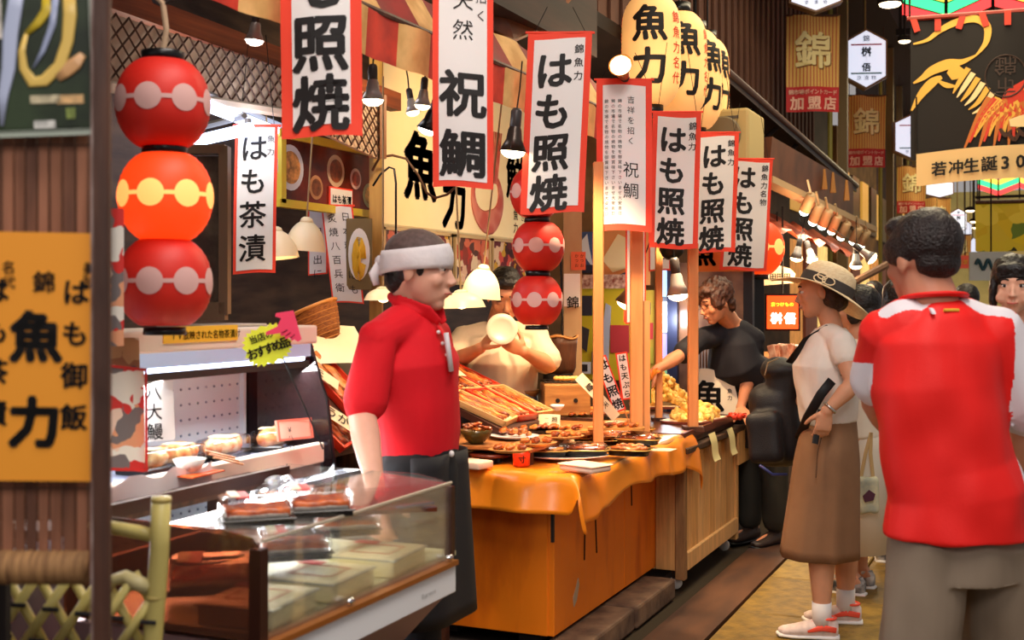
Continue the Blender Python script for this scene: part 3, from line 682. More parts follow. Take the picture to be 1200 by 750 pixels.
# dark display tray box on the cabinet with paper strips hanging
t = thing('display_box', 'low dark lacquer stand holding the fried food trays', 'stand', (-1.62, 6.3, .72))
obj('body', bevbox(nb(), (-.36, .02, .035), (.7, 1.1, .065), .005, 1), mat('dark red brown lacquer', (60, 26, 20), .3), t); obj('lip', box(nb(), (-.005, .02, .055), (.015, 1.12, .035)), mat('brown lacquer lip', (104, 50, 34), .35), t)
for i, (px, py, lb_) in enumerate([(832, 514, 'pale yellow paper strip hanging off the dark stand, nearer one'), (853, 508, 'pale yellow paper strip hanging off the dark stand, farther one')]):
    p = onX(px, py, -1.60)
    o = obj('paper_strip', grid(nb(), lambda u, v: V((.008 + .03 * v * v + .008 * math.sin(v * 5), (u - .5) * .13 + .05 * v, -.15 * v)), 3, 8), mat('pale strip paper', (236, 222, 160), .6), None, True, loc=p + V((.0, 0, .03))); tag(o, lb_, 'paper strip', 'paper strips off the stand')
# wooden poles carrying the banners
for i, (px, y0, y1, d, r_) in enumerate([(701, 190, 492, 5.3, .030), (746, 262, 502, 5.5, .038), (772, 286, 445, 6.6, .026), (812, 285, 478, 6.15, .034)]):
    p = P(px, y1, d); q = thing('wooden_pole', ['square pine pole left of the handwritten banner', 'thickest square pole rising from the stall under handwritten banner', 'thin pine pole before the bright doorway', 'pine pole in front of the leaning man in black'][i], 'pole', (p.x, p.y, .78), YAW, 'pine poles along the counter')
    obj('shaft', bevbox(nb(), (0, 0, (P(px, y0, d).z - .78) / 2), (r_ * 1.5, r_ * 1.5, P(px, y0, d).z - .78), .004, 1), mat('warm pine pole', (236, 160, 98), .5, (216, 134, 76), 3, (6, 6, .5)), q)
    if i == 1: obj('side_batten', box(nb(), (.045, .0, .32), (.03, .03, .7)), mat('warm pine pole', (0, 0, 0)), q)
    obj('foot_block', box(nb(), (0, 0, .012), (r_ * 3, r_ * 3, .024)), darkwood, q)

# ---------------------------------------------------------------- food
eelm = [mat('glazed grilled fish %d' % i, c, .22, c2, 38, (1, 1, 1), .5, 60, coat=.4) for i, (c, c2) in enumerate([((214, 110, 40), (120, 48, 18)), ((236, 148, 70), (170, 80, 30)), ((190, 84, 34), (96, 34, 14))])]
lacq = mat('vermilion lacquer tray', (214, 52, 26), .3); paper = mat('cream paper', (250, 232, 196), .6, (244, 220, 176), 5)
blk = mat('black gold tray', (26, 20, 16), .25); clear = glassy('clear plastic lid', (.97, .97, .97), .05, .08); chinaw = mat('white china', (238, 234, 232), .25)
def fillet_bm(L_, W_, H_=.012, seed=0, n=12):
    bm = nb(); r2 = random.Random(seed); ph = r2.uniform(0, 6)
    pts = [(-L_ / 2 + L_ * i / n, .004 * math.sin(i * .9 + ph), H_ * .5 + .003 * math.sin(i * 1.7 + ph)) for i in range(n + 1)]
    rs = [(W_ / 2 * (math.sin(math.pi * min(.96, max(.06, (i + .3) / (n + .6)))) ** .35) * r2.uniform(.9, 1.05), H_ / 2 * r2.uniform(.8, 1.15)) for i in range(n + 1)]
    return tube(bm, pts, rs, 10, side=V((0, 1, 0)))
def fillet(name, label, loc, rot, L_, W_, m_, group, seed, H_=.014):
    o = obj(name, fillet_bm(L_, W_, H_, seed), m_, None, True, loc, rot); return tag(o, label, 'fish', group)
# sloping tray stands, left (steep) and right (gentle)
def slope(label, Xf, zf, Xb, zb, ya, yb):
    t = thing('sloping_stand', label, 'stand', (Xf, ya, 0)); n_ = V((Xb - Xf, 0, zb - zf))
    bm = nb(); slab(bm, [(0, 0, zf), (Xb - Xf, 0, zb), (Xb - Xf, yb - ya, zb), (0, yb - ya, zf)], (0, 0, -.03)); obj('deck', bm, mat('dark stand deck', (70, 36, 26), .5), t)
    for y_ in (.03, yb - ya - .03):
        fz = .865 if zf < .92 else 0
        obj('leg', box(nb(), (-.02, y_, (zf - .03 + fz) / 2), (.04, .04, zf - .03 - fz)), darkwood, t); obj('leg', box(nb(), (Xb - Xf + .03, y_, zb / 2 - .02), (.04, .04, zb - .06)), darkwood, t)
    return t
S1 = (-2.2, .95, -2.52, 1.27, 3.17, 4.35); S2 = (-2.10, .90, -2.66, 1.13, 4.64, 5.27)
slope('steep dark stand holding fish trays behind the man in red', *S1); slope('gentle dark stand under the rows of grilled fish', *S2)
def spoint(S, u, y, off=0):
    Xf, zf, Xb, zb = S[:4]; d_ = V((Xb - Xf, 0, zb - zf)); n_ = V((-(d_.z), 0, d_.x)).normalized(); n_ = n_ if n_.z > 0 else -n_
    return V((Xf, y, zf)) + d_ * u + n_ * off
def srot(S): return (0, math.atan2(S[3] - S[1], S[0] - S[2]), 0)   # local x points down the slope... towards the street
def stray(S, u, y, L_, W_, label, fishes, m_=lacq, seed=0, rz=0, card=None, paperm=None):
    rot = M.Rotation(math.atan2(S[3] - S[1], S[0] - S[2]), 4, 'Y') @ M.Rotation(rz, 4, 'Z'); e = rot.to_euler()
    loc = spoint(S, u, y, .004); t = thing('lacquer_tray', label, 'tray', loc, 0, 'sloping lacquer trays', rot=e)
    obj('tray_base', box(nb(), (0, 0, .004), (L_, W_, .008)), m_, t)
    rb = nb()
    for s in (-1, 1): box(rb, (0, s * (W_ / 2 - .005), .014), (L_, .01, .024)); box(rb, (s * (L_ / 2 - .005), 0, .014), (.01, W_, .024))
    obj('rim', rb, m_, t)
    obj('paper_lining', box(nb(), (0, 0, .0095), (L_ - .03, W_ - .03, .002)), paper, t)
    r2 = random.Random(seed)
    for i in range(fishes):
        yy = (-.5 + (i + .5) / fishes) * (W_ - .05)
        w_ = (W_ - .06) / fishes * 1.05; off = rot @ V((r2.uniform(-.01, .01), yy, .013))
        fillet('grilled_fish', '%s grilled fish fillet in the %s' % (('far', 'second', 'third', 'near')[i] if i < fishes - 1 else 'nearest', ' '.join(label.split()[:9]).replace(',', '')), loc + off, e, L_ * .84, w_, eelm[(i + seed) % 3], 'grilled fish in the sloping trays', seed * 10 + i)
    return t
lbl = ['uppermost', 'second', 'third', 'fourth', 'fifth', 'sixth', 'seventh']
stray(S1, .62, 3.30, .34, .17, 'steep red tray with grilled fish under the pointing pink hand', 2, seed=1, rz=.15)
stray(S1, .30, 3.52, .30, .15, 'steep red tray with grilled fish partly under a paper sheet', 2, seed=2, rz=.2)
stray(S1, .6, 3.76, .34, .18, 'steep red tray behind the big blank paper sheet', 2, seed=3, rz=.1)
stray(S1, .5, 4.2, .34, .18, 'steep red tray hidden behind the man in red', 2, seed=4)
k = 0
for u in (.78, .28):
    for j in range(3):
        y_ = 4.75 + j * .205; k += 1
        stray(S2, u, y_, .30, .19, '%s tray of grilled fish, %s from the man in red' % (('upper-row', 'lower-row')[u < .5], ('first', 'second', 'third', 'fourth')[j]), 3 if (j + (u < .5)) % 2 else 4, (lacq, mat('pale wooden tray', (220, 170, 110), .5))[(j + (u < .5)) % 2], seed=k + 5, rz=.12 * math.sin(k * 2))
# paper sheets and price cards on the slopes
def sheet(label, loc, rot, w_, h_, text=None, name='price_card', cat='card', group='price cards', m_=paper, edge=None, curl=.02):
    t = thing(name, label, cat, loc, 0, group, rot=rot)
    obj('card', grid(nb(), lambda u, v: V(((u - .5) * w_, curl * (u - .5) ** 2 * 2, (v - .5) * h_)), 6, 4), m_, t, True)
    if edge:
        b = nb()
        for s in (-1, 1): box(b, (s * (w_ / 2 - .003), -.001, 0), (.006, .002, h_)); box(b, (0, -.001, s * (h_ / 2 - .003)), (w_, .002, .006))
        obj('red_edge', b, edge, t)
    if text: obj('lettering', text_bm(nb(), text, lambda u, v: V((u, -.003 + curl * (u / w_) ** 2 * 2, v))), ink, t)
    return t
sheet('large blank cream paper laid over the steep red trays', spoint(S1, .95, 3.84, .05), (math.radians(-46), 0, math.radians(62)), .34, .2, None, 'paper_sheet', 'paper', None)
sheet('cream paper strip with brush writing tilted by red polo sleeve', spoint(S1, .25, 3.50, .06), (math.radians(-48), math.radians(32), math.radians(50)), .32, .06, [('し', -.09, 0, .05, .1, .01), ('ょ', -.04, 0, .05, .1, .01), ('う', .01, 0, .05, .1, .01), ('が', .06, 0, .05, .1, .01)], group='long brush-written strips')
sheet('cream strip with brush writing further up the steep trays', spoint(S1, .72, 3.62, .05), (math.radians(-48), math.radians(30), math.radians(50)), .26, .05, [('は', -.07, 0, .04, .1, .01), ('も', -.02, 0, .04, .1, .01), ('天', .04, 0, .04, .1, .01)], group='long brush-written strips')
sheet('big white sheet lying over the upper grilled fish trays', spoint(S2, .85, 4.92, .05), (math.radians(-62), 0, math.radians(70)), .26, .15, None, 'paper_sheet', 'paper', None)
# woven basket at the back
q = thing('woven_basket', 'big tilted woven brown basket behind the steep red trays', 'basket', P(380, 402, 4.6), 0, rot=(math.radians(8), math.radians(-22), 0))
bk = nb(); lathe(bk, [(.065, 0), (.085, .05), (.1, .1), (.108, .14), (.1, .14), (.085, .07), (.06, .01)], 40); obj('basket_wall', bk, mat('woven rattan', (176, 104, 40), .55, (120, 62, 22), 60, (1, 1, 5), .6, 90), q, True)
for z_ in (.01, .03, .05, .07, .09, .11): obj('weave_band', tube(nb(), [((.067 + z_ * .3 + .002) * math.cos(a_), (.067 + z_ * .3 + .002) * math.sin(a_), z_) for a_ in [k * math.pi / 12 for k in range(25)]], .0022, 5), mat('rattan cane', (196, 126, 56), .5), q, True)
obj('rim', tube(nb(), [(.106 * math.cos(a_), .106 * math.sin(a_), .14) for a_ in [k * math.pi / 12 for k in range(25)]], .008, 6), mat('rattan cane', (0, 0, 0)), q, True)
q = thing('equipment_shelf', 'dark shelf standing behind basket and steep trays', 'shelf', (-2.95, 4.0, 0))
for z_ in (.5, 1.0, 1.28): obj('shelf_board', box(nb(), (0, 0, z_), (.4, 1.6, .03)), darkwood, q)
for y_ in (-.78, .78): obj('upright', box(nb(), (0, y_, .65), (.4, .03, 1.3)), darkwood, q)

# things on the orange cloth
def on(px, py, z=.79): return onZ(px, py, z)
def plate(label, px, py, r_, sx_=1.3, m_=chinaw, z=.79, rz=.5, name='plate', h=.014):
    t = obj(name, lathe(nb(), [(r_ * .55, 0), (r_ * .6, .002), (r_, h), (r_ * .99, h + .003), (r_ * .6, .006), (.001, .006)], 32, caps=False, sx=sx_), m_, None, True, on(px, py, z), (0, 0, rz)); return tag(t, label, 'plate')
def pack(label, px, py, z=.80, rz=0, L_=.16, W_=.105, dome=True, food=1, tilt=0, group='clear-lidded fish packs', seed=0):
    t = thing('food_pack', label, 'food pack', on(px, py, z), 0, group, rot=(tilt, 0, rz)); t.scale = (1.22, 1.22, 1.22)
    b = nb(); pts = [(L_ / 2 * math.copysign(abs(math.cos(a_)) ** .5, math.cos(a_)), W_ / 2 * math.copysign(abs(math.sin(a_)) ** .5, math.sin(a_))) for a_ in [k * math.pi / 12 for k in range(24)]]
    prism(b, [(x * .9, y * .9) for x, y in pts], .004, 'z'); r0 = [b.verts.new((x * .9, y * .9, .004)) for x, y in pts]; r1 = [b.verts.new((x, y, .018)) for x, y in pts]; r2_ = [b.verts.new((x * 1.07, y * 1.09, .019)) for x, y in pts]
    for A, B in ((r0, r1), (r1, r2_)):
        for k in range(24): b.faces.new((A[k], A[(k + 1) % 24], B[(k + 1) % 24], B[k]))
    obj('tray', b, blk, t, True)
    b = nb(); tube(b, [(x * 1.06, y * 1.08, .0205) for x, y in pts + pts[:1]], .0018, 4); obj('gold_rim', b, mat('gold rim', (230, 180, 90), .3, metal=.6), t, True)
    fo = obj('food', fillet_bm(L_ * .8, W_ * .72, .022, seed), eelm[seed % 3], t, True, (0, 0, .01))
    b2 = fillet_bm(L_ * .6, W_ * .3, .016, seed + 3); obj('food_strip', b2, eelm[(seed + 1) % 3], t, True, (0, W_ * .14, .022), (0, 0, .2))
    if dome:
        b = nb(); R_ = []
        for f_, z_ in ((1, .02), (.94, .034), (.8, .042), (.4, .045)): R_.append([b.verts.new((x * f_, y * f_, z_)) for x, y in pts])
        for A, B in zip(R_, R_[1:]):
            for k in range(24): b.faces.new((A[k], A[(k + 1) % 24], B[(k + 1) % 24], B[k]))
        b.faces.new(R_[-1]); obj('clear_lid', b, clear, t, True)
    return t
plate('large oval white plate carrying clear-lidded fish packs', 664, 537, .12, 1.5, rz=YAW + .1)
pack('clear-lidded fish pack at left of the oval white plate', 638, 534, .802, YAW, seed=1); pack('clear-lidded fish pack at right of the oval white plate', 686, 533, .802, YAW - .1, seed=2)
pack('tilted black fish pack lying behind the white plate packs', 706, 517, .80, .7, .17, .1, False, tilt=.25, seed=3)
pack('black fish pack left of the tilted one', 668, 519, .80, .5, .15, .1, False, seed=4)
pack('clear-lidded fish pack left of the tilted black pack', 640, 521, .80, YAW + .4, .15, .1, True, seed=7); pack('open black fish pack by the foot of thick pole', 742, 508, .80, YAW + .2, .16, .1, False, seed=8)
pack('black fish pack near the right edge of orange cloth', 748, 520, .805, .1, .16, .1, True, seed=5); pack('lowest fish pack right of the white foam tray', 737, 533, .80, .1, .15, .1, False, seed=6)
pack('open black fish pack behind the tilted one', 712, 506, .80, YAW - .3, .16, .1, False, seed=9); pack('clear-lidded fish pack between the two thick poles', 722, 516, .80, YAW + .1, .15, .1, True, seed=10)
for i, (px, py, lb_) in enumerate([(598, 530, 'nearest small amber dish of fish on the low riser'), (628, 522, 'second small amber dish of fish on the low riser'), (662, 514, 'third small amber dish of fish on the low riser')]):
    q = thing('amber_dish', lb_, 'dish', on(px, py, .868), YAW + .2 * i, 'small amber dishes on the riser'); obj('dish', lathe(nb(), [(.04, 0), (.065, .012), (.062, .014), (.001, .005)], 24, caps=False, sx=1.35), mat('amber dish', (214, 150, 80), .3), q, True)
    for j in range(3): obj('fish_slice', fillet_bm(.08, .035, .018, 40 + i * 3 + j), eelm[(i + j) % 3], q, True, (-.045 + j * .045, 0, .012), (0, 0, 1.2 + .2 * j))
q = thing('foam_tray', 'white square foam tray at the street edge of orange cloth', 'tray', on(695, 553), -.35)
obj('tray_body', bevbox(nb(), (-.04, 0, .012), (.17, .12, .024), .01, 2), mat('pinkish foam', (250, 214, 190), .6), q, True); obj('tray_rim', bevbox(nb(), (-.04, 0, .026), (.18, .13, .006), .003, 1), mat('pinkish foam', (0, 0, 0)), q)
q = thing('foam_tray', 'white foam block under the dark bowl by red polo', 'tray', on(552, 547), -.2); obj('tray_body', bevbox(nb(), (0, 0, .012), (.15, .1, .03), .006, 2), mat('pinkish foam', (0, 0, 0)), q, True)
q = thing('leaf_paper', 'white paper leaf under a fish pack at cloth edge', 'paper', on(764, 527)); obj('sheet', prism(nb(), [(-.09, -.05), (.09, -.03), (.1, .06), (-.06, .07)], .002, 'z'), paper, q)
# bowls
def bowl(label, px, py, r_, h_, m_, z=.79, name='bowl'):
    t = thing(name, label, 'bowl', on(px, py, z)); obj('bowl_shell', lathe(nb(), [(r_ * .45, 0), (r_ * .5, .004), (r_ * .9, h_ * .6), (r_, h_), (r_ * .94, h_), (r_ * .8, h_ * .55), (.001, h_ * .3)], 32, caps=False), m_, t, True); return t
gb = mat('dark green glaze', (64, 62, 26), .2, (110, 70, 30), 12)
q = bowl('dark green glazed bowl of fish beside the red polo', 558, 519, .068, .055, gb, .866)
for i in range(6): fillet('fish_piece', 'glazed fish piece heaped in dark green bowl', on(558, 519, .866) + V((U(-.03, .03), U(-.03, .03), .05 + .004 * i)), (U(-.2, .2), U(-.2, .2), U(0, 3)), .08, .028, eelm[i % 3], 'fish pieces in the green bowl', i)
q = thing('round_stand', 'round lacquer stand beneath the dark green bowl', 'stand', on(575, 541, .79)); obj('disc', lathe(nb(), [(.085, .024), (.09, .03), (.085, .036)], 32), mat('red black lacquer', (100, 36, 20), .3), q, True); obj('foot', lathe(nb(), [(.05, 0), (.045, .03)], 24), blackm, q)
q = thing('leaf_plate', 'leaf-shaped white plate heaped with glazed nuggets', 'plate', on(602, 514, .866)); obj('dish', lathe(nb(), [(.05, 0), (.09, .014), (.088, .017), (.001, .006)], 28, caps=False, sx=1.25), chinaw, q, True)
for i in range(16): tag(obj('glazed_nugget', ell(nb(), (0, 0, 0), (U(.012, .018), U(.012, .016), .011), sub=2), eelm[i % 3], None, True, on(602, 514, .866) + V((0, 0, .02)) + V((U(-.06, .06), U(-.03, .03), U(0, .02))), (0, 0, U(0, 3))), 'shiny glazed nugget piled on the leaf-shaped plate', 'food', 'nuggets on the leaf plate')
q = thing('red_cup', 'small red pot with a black mark on orange cloth', 'pot', on(611, 546)); obj('body', lathe(nb(), [(.026, 0), (.034, .004), (.036, .05), (.03, .062), (.001, .063)], 28), mat('red orange plastic', (238, 66, 26), .35), q, True)
obj('rim', lathe(nb(), [(.033, .062), (.036, .064), (.033, .067)], 24), mat('pink rim', (240, 150, 130), .5), q, True)
obj('black_mark', text_bm(nb(), [('寸', .0, .03, .03, .03, .02)], lambda u, v: V((.0365 * math.sin(.5 + u / .036), -.0365 * math.cos(.5 + u / .036), v))), ink, q)
q = bowl('brown wooden bowl with a ladle behind fish trays', 615, 468, .08, .05, mat('worn wooden bowl', (150, 104, 50), .4, (100, 66, 30), 9), .95, 'wooden_bowl'); obj('ladle_handle', rod(nb(), (0, 0, .03), (-.07, -.02, .13), .007, 8), mat('bamboo ladle', (226, 180, 90), .4), q)
bowl('small white saucer in front of the wooden stove box', 653, 481, .035, .028, chinaw, .92, 'saucer')
q = thing('display_riser', 'low wooden riser on the orange cloth carrying bowls and dishes', 'stand', (-2.1, 5.04, .787)); obj('riser_top', bevbox(nb(), (0, 0, .066), (.48, 1.3, .018), .003, 1), mat('warm riser board', (176, 110, 56), .5), q)
for x_ in (-.2, .2):
    for y_ in (-.6, .6): obj('leg', box(nb(), (x_, y_, .028), (.04, .04, .056)), darkwood, q)
q = thing('side_stand', 'low dark stand behind fish trays carrying the stove box', 'stand', (-2.14, 5.62, .865)); obj('top', box(nb(), (0, 0, .005), (.34, .30, .012)), darkwood, q)
obj('cross_batten', box(nb(), (0, 0, -.008), (.3, .04, .014)), darkwood, q)
# dishes right of the slope
for i, (px, py, z, rz, s, lb_) in enumerate([(690, 490, .868, .5, 5, 'long brown dish with fish before the wooden stove box'), (722, 503, .868, .35, 7, 'long wooden dish of skewered golden pieces beside thick pole'), (655, 506, .868, .3, 9, 'long dish of sliced fish behind the price card'), (632, 506, .868, .9, 11, 'dark dish of fish at the foot of the gentle stand'), (708, 484, .868, .5, 12, 'oval dish of fish left of the tempura heap')]):
    q = thing('long_dish', lb_, 'dish', on(px, py, z), 0, 'long dishes of fish', rot=(0, 0, rz)); obj('dish', prism(nb(), [(.13 * math.copysign(abs(math.cos(a_)) ** .6, math.cos(a_)), .055 * math.copysign(abs(math.sin(a_)) ** .6, math.sin(a_))) for a_ in [k * math.pi / 12 for k in range(24)]], .01, 'z'), (mat('amber dish', (214, 150, 80), .3), blk)[i in (0, 3)], q)
    for j in range(4): tag(obj('fish_slice', fillet_bm(.075, .035, .016, s + j), eelm[(j + i) % 3], None, True, on(px, py, z) + M.Rotation(rz, 3, 'Z') @ V((-.08 + j * .053, 0, .014)), (0, 0, rz + 1.1)), '%s fish slice on the %s' % (('leftmost', 'second', 'third', 'rightmost')[j], ' '.join(lb_.split()[:10])), 'fish', 'fish slices on the long dishes')
sheet('upright cream price card among the fish dishes', on(643, 512, .83) + V((0, 0, .04)), (math.radians(-18), 0, YAW - .15), .1, .13, [('照焼鱧', .025, .04, .028, .034, .01), ('一枚五百', -.01, .045, .02, .026, .004)])
sheet('white price card lying on the fish packs', on(662, 518, .85), (math.radians(-60), 0, YAW + .5), .12, .09, [('千円', .02, .015, .03, .034, .006)])
sheet('small green-white price label by the tempura heap', on(722, 496, .86), (math.radians(-50), 0, YAW), .1, .04, [('はも', 0, .01, .02, .02, .004)])
# small red-edged strip flags among the fish
for i, (px0, py0, px1, py1, d, s, lb_) in enumerate([(728, 413, 736, 468, 5.75, 'はも天ぷら', 'upright red-edged strip flag stuck left of the tempura'), (703, 418, 727, 482, 5.6, 'はも照焼', 'leaning red-edged strip flag crossing behind the first pole')]):
    a_ = P(px0, py0, d); b_ = P(px1, py1, d); dz = (a_ - b_).length; ang = math.atan2((px1 - px0), (py1 - py0))
    t = thing('strip_flag', lb_, 'flag', b_, 0, 'strip flags among the food', rot=(M.Rotation(YAW, 3, 'Z') @ M.Rotation(-ang, 3, 'Y')).to_euler())
    obj('border_cloth', box(nb(), (0, 0, dz / 2), (.058, .002, dz)), redc, t); obj('white_field', box(nb(), (0, -.002, dz / 2), (.044, .001, dz - .015)), whc, t)
    n_ = len(s); obj('lettering', text_bm(nb(), [(s, 0, dz * (1 - .6 / n_), dz / n_ * .78, dz / n_ * .95, .02)], lambda u, v: V((u, -.0035, v))), ink, t)
    obj('stick', rod(nb(), (.02, .004, -.1), (.02, .004, dz), .003, 6), pine, t)
sheet('long white strip lying diagonally left of the second pole', P(701, 465, 5.5), (math.radians(-20), math.radians(48), YAW), .26, .05, [('鱧', -.06, 0, .035, .1, .01), ('子', -.01, 0, .03, .1, .01), ('天', .05, 0, .03, .1, .01)], group='long brush-written strips')
# wooden stove box with a grill and a golden roll
q = thing('stove_box', 'wooden charcoal stove box with two round holes', 'stove', (P(662, 469, 6.0).x, P(662, 469, 6.0).y, .877), YAW + .1)
wd = mat('toasted stove wood', (196, 140, 76), .5, (150, 96, 48), 5, (1, 1, 6)); hz = P(662, 449, 6.0).z - .877
obj('box_body', bevbox(nb(), (0, 0, hz / 2), (.23, .18, hz), .004, 1), wd, q); obj('front_panel', box(nb(), (-.0, -.092, hz * .5), (.225, .006, hz * .9)), wd, q)
for x_ in (-.05, .04): obj('vent_hole', lathe(nb(), [(.011, 0), (.011, .004)], 16, (x_, -.096, hz * .5), rot=M.Rotation(math.pi / 2, 3, 'X')), ink, q)
gb_ = nb()
for k in range(9): rod(gb_, (-.1 + k * .025, -.09, hz + .012), (-.1 + k * .025, .09, hz + .012), .002, 5)
for s in (-1, 1): rod(gb_, (-.115, s * .085, hz + .01), (.115, s * .085, hz + .01), .004, 5)
obj('grill', gb_, mat('soot steel', (60, 52, 48), .4, metal=.7), q)
gold = [mat('golden batter %d' % i, c, .45, c2, 30, (1, 1, 1), .6, 50, coat=.15) for i, (c, c2) in enumerate([((250, 206, 112), (236, 176, 80)), ((246, 194, 92), (230, 160, 66)), ((254, 218, 132), (240, 184, 90))])]
rb = nb()
for k in range(6): ell(rb, (-.05 + k * .02, 0, 0), (.016, .022, .013))
o = obj('golden_roll', remesh(rb, .004, 2), gold[0], None, True, q.location + V((.015, -.02, hz + .026)), (0, 0, YAW)); tag(o, 'knobbly golden roll toasting on the stove grill', 'food')
# hollowed log pot
q = thing('log_pot', 'dark hollowed log pot hanging beside the lowest red lantern', 'pot', P(654, 437, 6.35), 0)
bm = nb(); n = 26; hh_ = .19
prof = [(.08, 0), (.092, .03), (.094, .1), (.098, .15)]
lathe(bm, prof + [(.102, hh_), (.088, hh_ - .004), (.08, hh_ - .03), (.001, hh_ - .035)], n)
for v in bm.verts:
    r_ = math.hypot(v.co.x, v.co.y)
    if r_ > .06: a_ = math.atan2(v.co.y, v.co.x); f_ = 1 + .05 * math.sin(a_ * 5 + 1); v.co.x *= f_; v.co.y *= f_; v.co.z += (.008 * math.sin(a_ * 4) if v.co.z > .16 else 0)
obj('bark_wall', bm, mat('dark bark', (84, 46, 22), .6, (46, 24, 12), 14, (1, 1, .3), .8, 20), q, True); obj('contents', lathe(nb(), [(.085, hh_ - .03), (.08, hh_ - .022), (.001, hh_ - .02)], 24), mat('greyish powder', (190, 150, 120), .7), q)
obj('rim', tube(nb(), [(.1 * (1 + .05 * math.sin(a_ * 5 + 1)) * math.cos(a_), .1 * (1 + .05 * math.sin(a_ * 5 + 1)) * math.sin(a_), hh_ + .008 * math.sin(a_ * 4)) for a_ in [k * math.pi / 12 for k in range(25)]], .006, 6), mat('cut bark edge', (170, 110, 50), .6), q, True)
obj('rope', tube(nb(), [(.03, 0, hh_ - .02), (.02, 0, hh_ + .06), (.025, 0, hh_ + .1), (.015, 0, .6)], .006, 6), blackm, q)
obj('stool', lathe(nb(), [(.05, -.30), (.08, -.29), (.08, 0)], 20), dark, q)
# tempura heaps on trays
def tempura(label, px, py, z, Wd, Dp, n_, hgt, rz, glabel, group, sd):
    c = on(px, py, z); t = thing('food_tray', label, 'tray', c, rz, 'trays of fried food')
    obj('tray_base', prism(nb(), [(Wd * .5 * math.copysign(abs(math.cos(a_)) ** .45, math.cos(a_)), Dp * .5 * math.copysign(abs(math.sin(a_)) ** .45, math.sin(a_))) for a_ in [k * math.pi / 14 for k in range(28)]], .012, 'z', 0), mat('dusky red tray', (130, 60, 46), .35), t)
    obj('paper_lining', prism(nb(), [(-Wd * .45, -Dp * .42), (Wd * .43, -Dp * .44), (Wd * .46, Dp * .4), (-Wd * .44, Dp * .43)], .003, 'z', .012), paper, t)
    r2 = random.Random(sd); protos = []
    for k in range(5):
        b = nb()
        for m_ in range(5): ell(b, (r2.uniform(-.013, .013), r2.uniform(-.01, .01), r2.uniform(-.006, .006)), r2.uniform(.009, .014), sub=2)
        protos.append(remesh(b, .0045, 1, .003, .012, k))
    R3 = M.Rotation(rz, 3, 'Z')
    for k in range(n_):
        q_ = math.sqrt(r2.random()); a_ = r2.uniform(0, 6.283); x_, y_ = q_ * math.cos(a_) * Wd * .42, q_ * math.sin(a_) * Dp * .42
        zz = .024 + hgt * (1 - q_ ** 1.5) * r2.uniform(.35, 1)
        me = protos[k % 5]
        if k < 5: o = obj('tempura_piece', me, gold[k % 3], None, True)
        else: o = bpy.data.objects.new('tempura_piece', me); COL.objects.link(o)
        o.location = c + R3 @ V((x_, y_, zz)); o.rotation_euler = (r2.uniform(0, 6), r2.uniform(0, 6), r2.uniform(0, 6)); s_ = r2.uniform(1.1, 1.65); o.scale = (s_, s_, s_)
        tag(o, glabel, 'food', group)
tempura('red-brown tray under the taller heap of golden tempura', 778, 476, .80, .42, .40, 130, .17, YAW, 'golden tempura piece in the taller heap behind the poles', 'tempura heap behind the poles', 3)
tempura('red-brown tray of golden tempura at the street edge', 814, 493, .79, .46, .26, 110, .085, math.pi / 2 - .15, 'golden tempura piece in the low heap at the street edge', 'tempura heap at the street edge', 5)
b = nb()
for k in range(9): tube(b, [(U(-.02, .02), U(-.02, .02), .01), (U(-.05, .05), U(-.03, .03), .03), (U(-.07, .07), U(-.05, .05), .012)], [.014, .01, .005], 7)
o = obj('red_octopus', b, mat('red octopus', (214, 60, 40), .25), None, True, on(864, 492, .79)); tag(o, 'curled red octopus legs by the resting hand of man in black', 'food')
q = thing('decoration', 'small yellow and red paper flower behind the tempura', 'ornament', P(762, 446, 6.35)); b = nb()
for k in range(10): a_ = k * .63; tube(b, [(0, 0, 0), (.03 * math.cos(a_), .03 * math.sin(a_), .05), (.06 * math.cos(a_), .05 * math.sin(a_), .05 + .02 * math.sin(k * 3))], [(.004, .002), (.014, .002), (.003, .001)], 6)
obj('petals', b, mat('yellow paper petal', (236, 206, 80), .5, (220, 60, 40), 20), q); obj('stem', rod(nb(), (0, 0, 0), (0, 0, -.12), .006, 6), mat('green stem', (90, 110, 40), .6), q)
# ================================================================ NEAR LEFT: showcase, fridge, blind, bamboo fence
# --- low glass showcase along the lane
t = thing('glass_showcase', 'low glass showcase of boxed eel with white metal base band', 'showcase', (-1.36, 1.90, 0))
gl = glassy('showcase glass', (.99, .985, .96), .03, .03, .02); tint = glassy('tinted brown acrylic', (.42, .2, .12), .06, .08, .12)
Lc, Dc = .80, .50; z0, z1 = .80, .995
obj('base_band', bevbox(nb(), (-.0, Lc / 2, z0 - .045), (.02, Lc, .07), .003, 1), whitem, t)
obj('trim_strip', box(nb(), (.004, Lc / 2, z0 - .004), (.026, Lc, .012)), mat('brass brown strip', (160, 96, 40), .35, metal=.4), t)
under = nb(); prism(under, [(-.01, z0 - .08), (-.16, z0 - .24), (-Dc, z0 - .24), (-Dc, z0 - .01), (-.012, z0 - .01)], Lc, 'y')
for v in under.verts: v.co = V((v.co.x, v.co.y, v.co.z))
obj('case_bottom', under, mat('grey pink metal underside', (150, 124, 128), .35, metal=.4), t)
for i in range(4): obj('deck_tile', box(nb(), (-.25, .11 + i * .215, z0 + .005), (.46, .208, .012)), mat('pale green tray floor', (196, 192, 150), .35), t)
obj('front_glass', box(nb(), (-.004, Lc / 2, (z0 + z1) / 2), (.004, Lc, z1 - z0)), gl, t)
b = nb(); slab(b, [(-.004, 0, z1), (-.004, Lc, z1), (-.23, Lc, z1 + .018), (-.23, 0, z1 + .018)], (0, 0, -.004)); obj('top_glass', b, gl, t)
